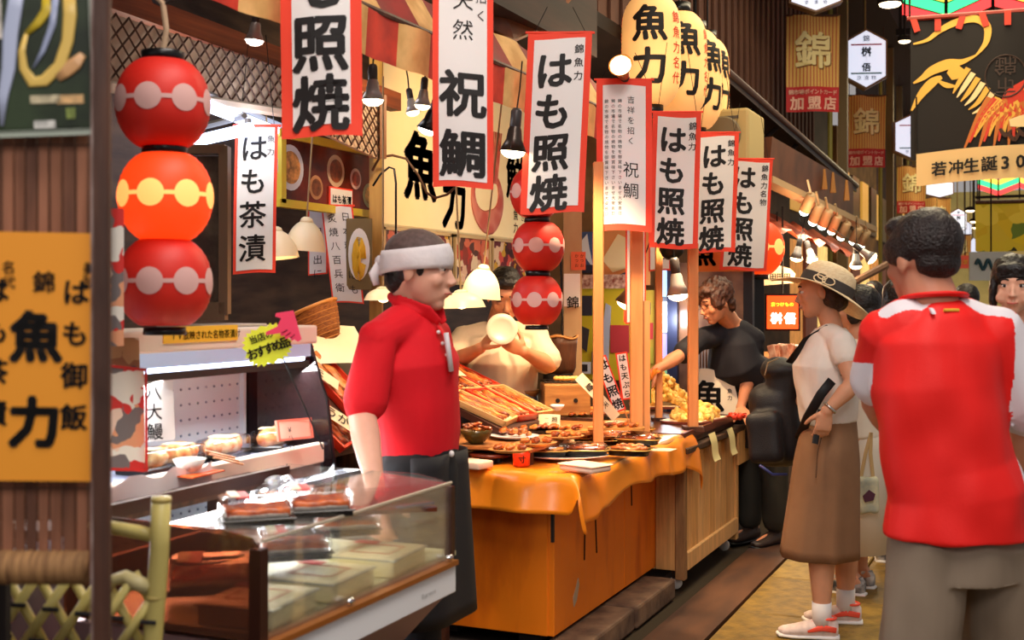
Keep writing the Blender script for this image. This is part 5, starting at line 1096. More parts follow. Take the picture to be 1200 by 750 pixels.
# next shop: eaves, fascia, awning, spotlights, lit sign
q = thing('shop_eave', 'dark corrugated eave sloping over the next shop', 'eave', P(845, 78, 8.6)); o_ = P(845, 78, 8.6)
slab_b = nb(); A_, B_ = P(846, 78, 8.6), P(1004, 218, 13.2); dn = V((-.4, 0, .12))
slab(slab_b, [A_ - o_, B_ - o_, B_ - o_ + dn, A_ - o_ + dn], (0, 0, -.07)); obj('eave_sheet', slab_b, mat('dark eave metal', (44, 34, 34), .5, (30, 24, 24), 4, metal=.3), q)
obj('gutter', tube(nb(), [A_ - o_, B_ - o_], .028, 8), mat('grey brown gutter', (84, 66, 62), .4), q, True)
for k in range(7): c_ = (A_ - o_).lerp(B_ - o_, (k + .5) / 7); obj('bracket', rod(nb(), c_, c_ + V((-.3, 0, -.25)), .02, 5), dark, q)
q = thing('shop_fascia', 'brown wooden fascia board above the spotlight rail', 'fascia', P(905, 205, 9.2)); o_ = q.location
b = nb(); slab(b, [P(900, 214, 8.8) - o_, P(905, 160, 8.8) - o_, P(1000, 215, 13.0) - o_, P(1000, 252, 13.0) - o_], V((-.1, .02, 0))); obj('fascia_board', b, mat('fascia timber', (104, 60, 40), .6, (76, 42, 30), 3), q)
b = nb(); slab(b, [P(906, 214, 8.5) - o_, P(906, 206, 8.5) - o_, P(1028, 266, 12.6) - o_, P(1028, 272, 12.6) - o_], V((-.12, .02, 0))); obj('lamp_rail', b, mat('cream lamp rail', (196, 164, 120), .5), q)
for px, py in ((976, 226), (992, 235), (966, 222)): obj('wood_peg', rod(nb(), P(px, py, 11) - o_, P(px, py - 24, 11) - o_, .03, 6, .01), mat('ochre peg', (176, 120, 60), .5), q)
q = thing('shop_awning', 'faded orange awning cloth under the spotlight rail', 'awning', P(960, 275, 10)); o_ = q.location
b = nb(); a0, a1, a2, a3 = P(895, 226, 8.6), P(1032, 286, 12.6), P(1015, 306, 12.6), P(895, 262, 8.2)
grid(b, lambda u, v: (a0.lerp(a1, u)).lerp(a3.lerp(a2, u), v) - o_ + V((-.35 * (1 - v), 0, .03 * math.sin(u * 40))), 30, 4); obj('cloth', b, mat('orange awning cloth', (196, 84, 44), .7, (140, 60, 36), 4), q, True)
canm = mat('beige spotlight can', (190, 160, 120), .4)
for i, (px, py) in enumerate([(943, 247), (953, 259), (964, 264), (975, 270), (986, 277), (1000, 282), (1010, 286)]):
    d_ = 9.4 + i * .45; q = thing('track_light', ['first', 'second', 'third', 'fourth', 'fifth', 'sixth', 'last'][i] + ' small spotlight from the left on the awning rail', 'lamp', P(px, py, d_), 0, 'spotlights on the awning rail', rot=(.5, .5, 0))
    obj('can', lathe(nb(), [(.035, .16), (.04, .15), (.045, .0), (.04, 0), (.03, .1)], 14), canm, q, True); obj('bulb', ell(nb(), (0, 0, -.005), .038), mat('white spotlight bulb', (235, 255, 240), .3, emit=14), q, True); obj('arm', rod(nb(), (0, 0, .15), (-.06, -.05, .28), .01, 5), canm, q)
lamp('track_glow', 'AREA', P(965, 275, 9.8), 22, (1, .86, .6), (0, 0, 0), .3, 2)
for i, (px, py, d_, t_) in enumerate([(933, 303, 9.0, .2), (952, 305, 9.4, -.3), (1003, 312, 9.0, 0), (1022, 303, 8.4, -.9)]):
    cone_lamp(['tin lamp first left above the straw hat', 'tin lamp second left above the straw hat', 'dark cone lamp over right side of straw hat', 'tilted cone lamp just left of the dark-haired man'][i], px, py, d_, 1.15, (0, t_), 10, (255, 226, 180), group='cone lamps over the next shop')
lamp('shop_light', 'POINT', P(945, 325, 9.2), 24, (1, .66, .36), size=.15)
q = thing('tilted_pole', 'dark pole slanting up behind the straw hat', 'pole', P(1005, 330, 8.8)); o_ = q.location; obj('shaft', rod(nb(), P(960, 352, 8.8) - o_, P(1040, 310, 9.2) - o_, .03, 8), mat('brown painted pole', (110, 80, 60), .5), q)
q = thing('red_lit_sign', 'small glowing red-orange shop sign with white letters', 'sign', P(917, 366, 9.0), YAW - .2); obj('face', box(nb(), (0, 0, 0), (.23, .04, .25)), mat('glowing orange sign', (236, 84, 30), .4, (200, 50, 20), 3, emit=1.1, ecol=(255, 80, 24)), q)
obj('lettering', text_bm(nb(), [('桝俉', -.045, -.045, .085, .1, .04)], lambda u, v: V((u, -.023, v)), True), mat('white glowing letters', (255, 250, 240), .5, emit=2), q); obj('yellow_lettering', text_bm(nb(), [('京つけもの', -.07, .06, .033, .034, .02)], lambda u, v: V((u, -.023, v)), True), mat('yellow glowing letters', (240, 220, 60), .5, emit=1), q); obj('frame', box(nb(), (0, .015, 0), (.26, .03, .28)), dark, q); obj('hanger', rod(nb(), (0, .02, .14), (0, .02, .8), .008, 5), dark, q)
q = thing('paper_sign', 'cream scalloped board of brown letters left of straw hat', 'sign', P(911, 324, 9.2), YAW); pts = [(-.14, .05), (-.05, .1), (.1, .06), (.14, .02), (.12, -.05), (.0, -.06), (-.12, -.07)]; obj('board', prism(nb(), pts, .015, 'y'), mat('cream lit board', (236, 200, 150), .5, emit=.3), q); obj('lettering', text_bm(nb(), [('田田田田', -.09, -.0, .055, .055, .02)], lambda u, v: V((u, -.003, v)), True), ink, q); obj('hanger', rod(nb(), (0, .01, .08), (0, .01, .5), .006, 5), dark, q)
q = thing('shop_counter', 'dark produce counter of the next shop', 'counter', P(930, 400, 8.6) * V((1, 1, 0)), 0); obj('body', box(nb(), (-.3, .3, .5), (.7, 1.6, 1.0)), darkwood, q); obj('top', box(nb(), (-.3, .3, 1.01), (.75, 1.65, .03)), mat('warm counter top', (170, 110, 60), .5), q)
for i in range(14):
    p = P(905 + i * 3.4, 398 - (i % 3) * 3, 8.4 + (i % 4) * .08); o = obj('paper_packet', bevbox(nb(), (0, 0, 0), (.05, .03, .11), .005, 1), mat('pinkish packet', (240, 196, 160), .5, (200, 120, 90), 20), None, False, (p.x, p.y, 1.08), (.2 * (i % 3 - 1), .3 * ((i * 7) % 5 - 2) / 2, i)); tag(o, 'pinkish paper packet standing on the produce counter', 'packet', 'packets on the produce counter')
q = thing('air_conditioner', 'cream outdoor air-conditioner unit beneath the dark eave', 'air conditioner', P(857, 192, 8.4), 0); obj('casing', bevbox(nb(), (0, 0, .17), (.36, .5, .36), .02, 2), mat('aged cream metal', (190, 168, 112), .5), q); obj('fan_grille', lathe(nb(), [(.13, 0), (.12, .01), (.001, .012)], 24, (.0, -.26, .17), rot=M.Rotation(math.pi / 2, 3, 'X')), mat('dim grille', (120, 106, 80), .5), q); obj('badge', box(nb(), (.06, -.253, .29), (.1, .004, .02)), mat('grey badge', (90, 84, 76), .5), q); obj('bracket', box(nb(), (-.2, 0, -.02), (.8, .4, .03)), dark, q)
q = thing('leaning_board', 'brown wooden back of a signboard hanging over the lanterns', 'board', P(640, 10, 5.4)); o_ = q.location
b = nb(); slab(b, [P(575, -40, 5.2) - o_, P(700, -40, 6.0) - o_, P(640, 30, 5.6) - o_, P(600, 48, 5.3) - o_, P(572, 36, 5.2) - o_], (0, .03, 0)); obj('board', b, mat('coppery wood', (150, 84, 34), .35, (90, 46, 22), 4, (3, 1, 1)), q)
# gold striped market flags
gst = mat('gold striped flag cloth', (226, 176, 92), .6, (170, 92, 50), 5)
def striped(name):
    m = bpy.data.materials.new(name); m.use_nodes = True; n = m.node_tree.nodes; L = m.node_tree.links.new; b = n['Principled BSDF']
    tc = n.new('ShaderNodeTexCoord'); w_ = n.new('ShaderNodeTexWave'); w_.inputs['Scale'].default_value = 9; w_.inputs['Distortion'].default_value = 0
    r = n.new('ShaderNodeValToRGB'); e = r.color_ramp.elements; e[0].color = (*lin((196, 98, 60)), 1); e[1].color = (*lin((226, 182, 96)), 1); e[0].position = .2; e[1].position = .42
    L(tc.outputs['Object'], w_.inputs[0]); L(w_.outputs[0], r.inputs[0]); L(r.outputs[0], b.inputs['Base Color']); b.inputs['Roughness'].default_value = .65; return m
gst = striped('gold striped flag cloth striped'); gfr = mat('crimson flag hem', (196, 34, 40), .6); glet = mat('pale gold letter', (250, 232, 170), .5)
def gflag(label, px0, px1, py0, py1, d, rz=YAW, text=True):
    loc = P((px0 + px1) / 2, py0, d); W_ = (px1 - px0) * d / 1400; H_ = (py1 - py0) * d / 1400; t = thing('market_flag', label, 'flag', loc, rz, 'gold striped market flags')
    wv = lambda u, v, o=0: V((u, o + .03 * math.sin(u * 9 / W_ * .8 + v * 2), v))
    obj('cloth', grid(nb(), lambda a, b_: wv((a - .5) * W_, -b_ * H_ * .74), 14, 10), gst, t, True); obj('red_hem', grid(nb(), lambda a, b_: wv((a - .5) * W_, -H_ * .74 - b_ * H_ * .26), 14, 4), gfr, t, True)
    if text:
        obj('emblem_shadow', text_bm(nb(), [('錦', .012, -H_ * .36 - .012, W_ * .72, 1, .022)], lambda u, v: wv(u, v, -.006)), mat('brown emblem shadow', (130, 84, 40), .6), t)
        obj('emblem', text_bm(nb(), [('錦', 0, -H_ * .36, W_ * .72, 1, .02)], lambda u, v: wv(u, v, -.012)), glet, t)
        obj('hem_lettering', text_bm(nb(), [('加盟店', -W_ * .3, -H_ * .91, W_ * .26, W_ * .31, .03), ('錦市場ポイントカード', -W_ * .41, -H_ * .795, W_ * .1, W_ * .092, .02)], lambda u, v: wv(u, v, -.01), True), mat('pale pink letter', (246, 190, 170), .5), t)
    obj('top_rod', rod(nb(), (-W_ / 2 - .02, 0, 0), (W_ / 2 + .02, 0, 0), .012, 6), darkwood, t)
    for s in (-1, 1): obj('cord', rod(nb(), (s * W_ * .45, 0, 0), (s * W_ * .45, 0, 5.69 - loc.z), .005, 4), darkwood, t)
gflag('nearest gold-striped market flag, left of the lit hexagonal sign', 922, 984, 18, 131, 12.5)
gflag('second gold-striped market flag, below the lit hexagonal sign', 993, 1038, 112, 196, 16.5)
gflag('third gold-striped flag, left of the cream 300 banner', 1052, 1085, 195, 250, 20)
gflag('fourth gold-striped flag above the dark-haired man', 1085, 1114, 232, 285, 23)
gflag('small gold-striped flag right of the dark-haired man', 1112, 1138, 275, 312, 26)
gflag('dim gold flag lowest beside the hanging signs', 1060, 1100, 258, 300, 22, text=False)
# hexagonal lit signs
lit = mat('lit white sign face', (236, 240, 255), .4, emit=.5, ecol=(225, 232, 255))
def hexsign(label, px, py, w_, h_, d, text=True):
    p = P(px, py, d); k = d / 1400; W_, H_ = w_ * k / 2, h_ * k / 2; t = thing('hexagonal_sign', label, 'sign', p, YAW - .1, 'lit hexagonal shop signs')
    pts = [(-W_, -H_ * .62), (0, -H_), (W_, -H_ * .62), (W_, H_ * .62), (0, H_), (-W_, H_ * .62)]
    obj('case', prism(nb(), [(x * 1.1, z * 1.08) for x, z in pts], .14, 'y'), mat('bronze sign case', (120, 84, 54), .4), t); obj('face', prism(nb(), pts, .01, 'y', -.012), lit, t)
    if text:
        obj('red_line', box(nb(), (0, -.016, H_ * .5), (W_ * 1.6, .005, H_ * .05)), mat('red line', (220, 50, 50), .5), t); obj('green_line', box(nb(), (0, -.016, -H_ * .52), (W_ * 1.6, .005, H_ * .05)), mat('green line', (30, 110, 70), .5), t)
        obj('lettering', text_bm(nb(), [('桝', 0, H_ * .25, H_ * .36, 1, .03), ('俉', 0, -H_ * .3, H_ * .32, 1, .03), ('錦', 0, H_ * .72, H_ * .24, 1, .01), ('｜', 0, 0, H_ * .2, 1, 0)], lambda u, v: V((u, -.017, v))), ink, t)
        obj('lower_lettering', text_bm(nb(), [('京漬物', -W_ * .38, -H_ * .68, H_ * .18, W_ * .38, .0)], lambda u, v: V((u, -.017, v)), True), ink, t)
    obj('hanger', rod(nb(), (0, .07, H_), (0, .07, 5.69 - p.z), .012, 6), pc, t)
hexsign('large lit hexagonal sign between the two gold-striped flags', 1015, 69, 44, 66, 14.5)
hexsign('lit sign tip cut by the top edge above the nearest flag', 956, -16, 56, 56, 11.5)
hexsign('lit hexagonal sign half hidden behind the dark bird banner', 1071, 160, 42, 52, 17)
hexsign('small lit hexagonal sign right of dark-haired man', 1123, 259, 18, 28, 24)
hexsign('wide lit sign just under the cream 300 banner', 1101, 221, 30, 20, 21, False)
hexsign('small lit sign behind the small hexagonal one', 1131, 270, 14, 22, 27, False); hexsign('tiny lit sign far down the lane, upper', 1141, 290, 8, 22, 30, False); hexsign('tiny lit sign far down the lane, lower', 1146, 312, 12, 18, 33, False)
# ceiling lamps of the arcade
for i, (px, py, d, s) in enumerate([(1043, 2, 12, 26), (1060, 47, 13, 14), (738, -3, 9, 12), (1137, 246, 28, 10), (1141, 259, 30, 8), (1142, 266, 32, 8)]):
    p = P(px, py, d); r_ = s / 2 * d / 1400; q = thing('arcade_lamp', ['round arcade lamp at top above the dark bird banner', 'small round arcade lamp at left top of the bird banner', 'arcade lamp at the top edge behind cream lanterns', 'far arcade lamp, first of the little row', 'far arcade lamp, second of the little row', 'far arcade lamp, last of the little row'][i], 'lamp', p if i != 2 else p + V((.5, 0, -.35)), 0, 'round arcade lamps')
    obj('lens', ell(nb(), (0, 0, -r_ * .2), (r_, r_, r_ * .35)), mat('warm arcade lens', (255, 226, 180), .3, emit=4), q, True); obj('housing', lathe(nb(), [(r_ * 1.15, -r_ * .2), (r_ * 1.1, r_ * .5), (r_ * .4, r_ * .8)], 18), dark, q, True); obj('stem', rod(nb(), (0, 0, r_ * .5), (0, 0, 5.69 - p.z), .012, 5), dark, q)
# dark bird banner and cream banner across the lane
d = 10.0; p = P(1067, 24, d); mm = d / 1400
t = thing('bird_banner', 'large dark banner with a golden painted bird across the lane', 'banner', p, YAW * .0 + .08)
sc2 = 1 / math.cos(YAW)
def bb(px, py, o=0): return V(((px - 1067) * mm * 1.04, o + .02 * math.sin((px - 1067) * .05), -(py - 24) * mm))
obj('cloth', grid(nb(), lambda u, v: bb(1067 + 260 * u, 24 + 164 * v), 24, 10), mat('near black banner cloth', (26, 20, 18), .75), t, True)
def bst(pts, rs, m_, nm='painted_stroke', o=-.012):
    sp = spline([(x, y, r_ * 4) for (x, y), r_ in zip(pts, rs)], 5); bm = nb(); row = []
    for i, p_ in enumerate(sp):
        tn = (sp[min(i + 1, len(sp) - 1)] - sp[max(i - 1, 0)]); tn = V((tn.x, tn.y)).normalized() if V((tn.x, tn.y)).length > 1e-6 else V((1, 0)); w_ = max(.3, p_.z / 4)
        row.append((bm.verts.new(bb(p_.x - tn.y * w_, p_.y + tn.x * w_, o)), bm.verts.new(bb(p_.x + tn.y * w_, p_.y - tn.x * w_, o))))
    for a_, b_ in zip(row, row[1:]): bm.faces.new((a_[0], b_[0], b_[1], a_[1]))
    obj(nm, bm, m_, t, True)
go = mat('gold paint', (230, 176, 70), .55); dgo = mat('deep amber paint', (196, 110, 40), .55); rdp = mat('scarlet paint', (210, 60, 40), .6); crm = mat('cream paint', (244, 216, 160), .55)
bst([(1070, 52), (1085, 48), (1098, 38), (1115, 30), (1135, 28), (1147, 38), (1146, 56), (1136, 70)], [1, 2, 3, 4, 4, 4, 3, 1], go)
bst([(1136, 70), (1122, 76), (1106, 78), (1090, 84), (1080, 92), (1070, 98)], [1, 3, 6, 5, 3, 1], go)
bst([(1120, 82), (1114, 88), (1108, 92)], [5, 8, 5], go); bst([(1100, 92), (1090, 98), (1078, 112), (1068, 130)], [2, 5, 4, 1], go); bst([(1115, 104), (1105, 102), (1096, 96)], [1, 3, 1], go)
for k in range(9): bst([(1128 + k * 5, 84 + k * 6), (1118 + k * 5, 100 + k * 6), (1112 + k * 4, 112 + k * 5)], [3, 2.5, .6], crm if k % 2 else go)
for k in range(12): bst([(1150 + k * 6, 120 + k * 1.5), (1138 + k * 4, 142), (1124 + k * 5, 176 - (k % 3) * 6)], [4, 3, 1], (dgo, rdp, go)[k % 3], o=-.016)
bst([(1168, 138), (1176, 124), (1190, 112), (1204, 98), (1216, 80)], [8, 14, 12, 9, 4], rdp, o=-.008); bst([(1190, 118), (1200, 106), (1212, 90)], [8, 10, 5], go, o=-.02); bst([(1170, 150), (1185, 148), (1200, 146), (1220, 150)], [4, 7, 8, 4], crm, o=-.02)
for k in range(8): bst([(1160 + k * 9, 156 + (k % 2) * 6), (1166 + k * 9, 164 + (k % 2) * 5), (1172 + k * 9, 158)], [1.5, 2.5, 1], mat('dark umber paint', (70, 40, 24), .6), o=-.024)
sb = nb(); sb_pts = [bb(1166 + 21 * math.cos(a_), 96 + 24 * math.sin(a_), -.01) for a_ in [k * math.pi / 12 for k in range(25)]]; tube(sb, sb_pts, .006, 5); obj('faint_seal', sb, mat('faint brown seal', (64, 48, 42), .7), t)
obj('seal_lettering', text_bm(nb(), [('錦', 1166, 84, 24, 1, .0), ('市', 1166, 108, 22, 1, .0)], lambda u, v: bb(u, 192 - v if False else v, -.01)), MC['faint brown seal'], t)
obj('top_rail', rod(nb(), bb(1063, 22), bb(1330, 22), .02, 6), mat('red rail', (150, 50, 36), .5), t)
for k in range(6): obj('red_streamer', box(nb(), bb(1072 + k * 24, 30, -.02), (.05, .01, .12), M.Rotation(.3 * (k % 3 - 1), 3, 'Y')), rdp, t)
for x_ in (1066, 1325): obj('rope', rod(nb(), bb(x_, 22), bb(x_, -140), .01, 5), dark, t)
q = thing('cream_banner', 'cream cloth banner reading 若冲 生誕30 below the dark banner', 'banner', P(1074, 184, d), .05); obj('cloth', grid(nb(), lambda u, v: V((u * 1.9, -.03 + .015 * math.sin(u * 14), .02 + .12 * u - v * .27 + .01 * math.sin(u * 9))), 24, 4), mat('cream banner cloth', (226, 192, 136), .7), q, True)
obj('lettering', text_bm(nb(), [('若冲', 25 * mm, 0, 17 * mm, 18.5 * mm, .025), ('生誕', 60 * mm, 0, 18 * mm, 19 * mm, .025), ('300年', 97 * mm, 0, 20 * mm, 16 * mm, .025)], lambda u, v: V((u, -.055 + .015 * math.sin(u / 1.9 * 14), -.12 + v + .12 * u / 1.9)), True), ink, q)
for x_ in (.0, 1.9): obj('cord', rod(nb(), (x_, -.02, 0), (x_, -.02, .5), .008, 5), dark, q)
# mustard patterned banner down the lane and blue-white sign
q = thing('patterned_banner', 'mustard yellow banner with green and black blotches far ahead', 'banner', P(1143, 237, 16), YAW * .3); obj('cloth', grid(nb(), lambda u, v: V((u * 1.6, .03 * math.sin(u * 9), -v * .66)), 16, 4), photo_mat('mustard pattern', [(190, 160, 30), (200, 172, 40), (204, 170, 34), (96, 116, 40), (214, 186, 60), (196, 160, 30), (206, 176, 30), (40, 44, 24), (200, 170, 44), (210, 180, 50)], 6, rough=.7, emit=.12), q, True); obj('top_rail', rod(nb(), (0, 0, 0), (1.6, 0, 0), .03, 6), darkwood, q)  # slight glow put into the cloth colour to brighten it
for x_ in (.05, 1.5): obj('rope', rod(nb(), (x_, 0, 0), (x_, 0, 5.69 - q.location.z), .012, 5), dark, q)
q = thing('wave_sign', 'pale sign with a dark wave mark above the child', 'sign', P(1152, 312, 15), YAW); obj('sheet', box(nb(), (.1, 0, 0), (.55, .02, .36)), mat('pale grey sheet', (200, 206, 206), .5), q); b = nb(); tube(b, [(-.1 + .01 * k, -.02, .06 * math.sin(k * .5) + .02) for k in range(30)], .022, 6); obj('wave_mark', b, mat('teal ink', (30, 70, 84), .5), q); obj('cord', rod(nb(), (.1, 0, .18), (.1, 0, 5.69 - q.location.z), .01, 5), dark, q)
q = thing('red_lane_sign', 'small red sign with gold letters right of dark-haired man', 'sign', P(1131, 307, 22), YAW); obj('sheet', box(nb(), (0, 0, 0), (.36, .03, .24)), mat('brick red sheet', (170, 60, 44), .5, emit=.15), q); obj('lettering', text_bm(nb(), [('加盟店', -.1, 0, .09, .1, .02)], lambda u, v: V((u, -.02, v)), True), go, q); obj('cord', rod(nb(), (0, 0, .1), (0, 0, 5.69 - q.location.z), .01, 5), dark, q)
# ================================================================ PEOPLE
def skinm(name, c): return mat(name, c, .5, tuple(int(v * .93) for v in c), 9, sss=.08, spec=.35)
def rightof(f): return V((f.y, -f.x, 0)).normalized()
def hand(bm, W, dv, nrm, ts, curl=.35, s=1., thumb=.5):
    """W wrist, dv finger direction, nrm towards the palm side, ts thumb side"""
    dv = dv.normalized(); nrm = (nrm - dv * nrm.dot(dv)).normalized(); ts_ = dv.cross(nrm); ts = ts_ if ts_.dot(ts) > 0 else -ts_
    tube(bm, [W - dv * .02, W + dv * .01, W + dv * .04 * s, W + dv * .075 * s, W + dv * .092 * s], [(.026 * s, .02 * s), (.028 * s, .018 * s), (.038 * s, .016 * s), (.041 * s, .014 * s), (.036 * s, .011 * s)], 12, side=ts)
    for k, (off, L_, r_) in enumerate([(.030, .074, .0092), (.010, .083, .0095), (-.011, .077, .0092), (-.030, .06, .0082)]):
        p = W + dv * .08 * s + ts * off * s; d = dv.copy(); pts = [p - dv * .02 * s, p]; rs = [r_ * s, r_ * s]
        for j, fr_ in enumerate((.45, .3, .25)):
            a = curl * (1 + .25 * j) * (1 + .08 * k); d = (M.Rotation(a, 3, nrm.cross(d).normalized() * -1) @ d) if False else (d * math.cos(a) + nrm * math.sin(a)).normalized()
            pr = nrm - d * nrm.dot(d); nrm_l = pr.normalized() if pr.length > .2 else nrm
            p = p + d * L_ * fr_ * s; pts.append(p); rs.append(r_ * s * (.95 - .1 * j))
            nrm2 = nrm_l
            d = (d * math.cos(a * .5) + nrm2 * math.sin(a * .5)).normalized() if j < 2 else d
        tube(bm, pts, rs, 8); ell(bm, pts[-1], rs[-1] * 1.0, sub=1)
    p = W + dv * .018 * s + ts * .026 * s; d = (dv * .75 + ts * .75 + nrm * thumb).normalized(); pts = [p]; rs = [.014 * s]
    for L_, r_ in ((.036, .0125), (.03, .011), (.024, .0085)): p = p + d * L_ * s; pts.append(p); rs.append(r_ * s); d = (d + dv * .35 + nrm * .15).normalized()
    tube(bm, pts, rs, 8); ell(bm, pts[-1], rs[-1], sub=1)
def headshape(bm, C, f, u=None, s=1., ears=True):
    f = f.normalized(); u = (u or V((0, 0, 1))); r = f.cross(u).normalized(); u = r.cross(f).normalized()
    B = M((r, f, u)).transposed()
    def E_(p, rad, rot=None, sub=3): ell(bm, C + B @ (V(p) * s), tuple(x * s for x in rad), B if rot is None else B @ rot, sub)
    E_((0, -.014, .028), (.076, .094, .087)); E_((0, .018, -.02), (.064, .072, .085)); E_((0, .028, -.062), (.05, .055, .046)); E_((0, .052, -.094), (.026, .028, .02))
    E_((0, .072, .03), (.05, .018, .022), sub=2)
    for sx_ in (-1, 1):
        E_((sx_ * .036, .058, -.026), (.024, .024, .024), sub=2); E_((sx_ * .030, .078, .018), (.02, .009, .0065), sub=2)
        if ears: E_((sx_ * .077, -.008, -.008), (.008, .018, .031), M.Rotation(-.15, 3, 'X'), 2)
        E_((sx_ * .0095, .1, -.034), (.0075, .009, .006), sub=2)
        E_((sx_ * .03, .078, -.001), (.014, .008, .004), sub=2)
    tube(bm, [C + B @ (V(p) * s) for p in ((0, .084, .012), (0, .096, -.012), (0, .107, -.03), (0, .092, -.038))], [.007 * s, .008 * s, .0105 * s, .008 * s], 10)
    E_((0, .087, -.058), (.023, .011, .0055), sub=2); E_((0, .084, -.068), (.019, .011, .006), sub=2)
    return B
def face_parts(t, C, B, s=1., closed=False, brow=(26, 20, 18), lips=(176, 96, 84)):
    for sx_ in (-1, 1):
        if not closed:
            e = obj('eye', ell(nb(), C + B @ (V((sx_ * .031, .0735, .008)) * s), (.0125 * s, .0125 * s, .0095 * s), B), mat('eye white', (226, 218, 212), .2), t, True)
            obj('iris', ell(nb(), C + B @ (V((sx_ * .031, .0835, .008)) * s), (.0062 * s, .004 * s, .0068 * s), B), mat('dark iris', (22, 14, 12), .15), e, True)
        obj('eyelash', tube(nb(), [C + B @ (V((sx_ * (.031 + k * .013), .0835 - .003 * abs(k), .0155 - .003 * abs(k) if not closed else .007)) * s) for k in (-1, 0, 1)], .0016 * s, 5), mat('brow hair', brow, .8), t)
        obj('eyebrow', tube(nb(), [C + B @ (V((sx_ * x, y, z)) * s) for x, y, z in ((.014, .0885, .032), (.03, .087, .036), (.046, .076, .031))], [(.0034 * s, .003 * s)] * 3, 6), mat('brow hair', brow, .8), t)
    obj('lips', tube(nb(), [C + B @ (V((x, y, z)) * s) for x, y, z in ((-.021, .086, -.063), (-.01, .094, -.0615), (0, .0965, -.063), (.01, .094, -.0615), (.021, .086, -.063))], [(.0015 * s, .0025 * s), (.003 * s, .005 * s), (.0035 * s, .0055 * s), (.003 * s, .005 * s), (.0015 * s, .0025 * s)], 8), mat('lips %d' % lips[1], lips, .45), t, True)
def limb(bm, pts, rs, n=16):
    tube(bm, pts, rs, n)
    for p, r_ in zip(pts, rs): ell(bm, p, (r_ if not isinstance(r_, tuple) else min(r_)) * .995, sub=2)
def arm(bm, S, E_, W, s=1.): limb(bm, [S, S.lerp(E_, .35), S.lerp(E_, .9), E_], [.048 * s, .045 * s, .036 * s, .037 * s]); limb(bm, [E_, E_.lerp(W, .3), E_.lerp(W, .85), W], [.037 * s, .039 * s, .026 * s, .025 * s])
def leg(bm, H_, K, A, s=1.): limb(bm, [H_, H_.lerp(K, .4), H_.lerp(K, .9), K], [.086 * s, .076 * s, .054 * s, .054 * s]); limb(bm, [K, K.lerp(A, .3), K.lerp(A, .8), A], [.052 * s, .057 * s, .036 * s, .034 * s])
def foot(bm, A, f, s=1.): tube(bm, [A + V((0, 0, -.0)) - f * .05 * s, A + V((0, 0, -.04)) + f * .02, A + V((0, 0, -.055)) + f * .1 * s, A + V((0, 0, -.062)) + f * .17 * s], [(.032 * s, .035 * s), (.04 * s, .04 * s), (.042 * s, .024 * s), (.03 * s, .014 * s)], 12)
def hairmesh(C, B, s, ells, voxel=.006, disp=.004, seed=1):
    b = nb()
    for p, rad in ells: ell(b, C + B @ (V(p) * s), tuple(x * s for x in rad), B, 3)
    return remesh(b, voxel, 2, disp, .02, seed)
def person(label, root, group=None): return thing('person', label, 'person', root, 0, group)
hairk = mat('near black hair', (26, 18, 16), .38, (14, 10, 10), 30, (1, 1, 1), .7, 90); hairb = mat('dark brown hair', (64, 38, 26), .42, (40, 24, 18), 30, (1, 1, 1), .7, 90)
class Fig:
    """collects a figure in world coordinates relative to its root"""
    def __init__(s_, label, root, group=None): s_.o = V(root); s_.t = person(label, root, group); s_.b = nb()
    def p(s_, px, py, d): return P(px, py, d) - s_.o
    def skin(s_, m_, voxel=.006, sm=3): return obj('body', remesh(s_.b, voxel, sm), m_, s_.t, True)

def shoe(t, A, f, m_, sole, s=1., accent=None, lift=0):
    A0 = V((A.x, A.y, A.z)); r = rightof(f); z0 = A.z - .085 * s
    def q(a, h): return V((A.x, A.y, z0)) + f * a * s + V((0, 0, h * s))
    b = nb(); tube(b, [q(-.07, .05), q(-.055, .05), q(0, .052), q(.05, .045), (q(.11, .036)), q(.165, .03), q(.185, .028)], [(.02 * s, .03 * s), (.034 * s, .042 * s), (.038 * s, .045 * s), (.041 * s, .036 * s), (.045 * s, .026 * s), (.036 * s, .02 * s), (.016 * s, .012 * s)], 14, side=r)
    tube(b, [q(-.02, .05), q(-.02, .095)], [(.036 * s, .045 * s), (.034 * s, .04 * s)], 14, side=r)
    sh = obj('shoe', remesh(b, .005, 2), m_, t, True); b = nb(); tube(b, [q(-.075, .012), q(-.04, .012), q(.05, .012), q(.12, .012), q(.18, .014), q(.195, .02)], [(.026 * s, .012 * s), (.037 * s, .012 * s), (.04 * s, .012 * s), (.047 * s, .012 * s), (.036 * s, .011 * s), (.01 * s, .006 * s)], 14, side=r)
    obj('sole', b, sole, sh, True)
    if accent:
        b = nb()
        for s2 in (-1, 1): tube(b, [q(-.06, .05) + r * s2 * .034 * s, q(.0, .06) + r * s2 * .043 * s, q(.06, .04) + r * s2 * .044 * s], [(.012 * s, .003), (.014 * s, .003), (.005 * s, .002)], 8, side=V((0, 0, 1)))
        for k in range(5): rod(b, q(.04 + k * .014, .078 - k * .006) - r * .018 * s, q(.045 + k * .014, .078 - k * .006) + r * .018 * s, .0035 * s, 5)
        tube(b, [q(-.02, .095) + r * .035 * s * math.cos(a_) + f * .04 * s * math.sin(a_) for a_ in [k * math.pi / 6 for k in range(13)]], .006 * s, 6)
        obj('accent', b, accent, sh, True)
    return sh

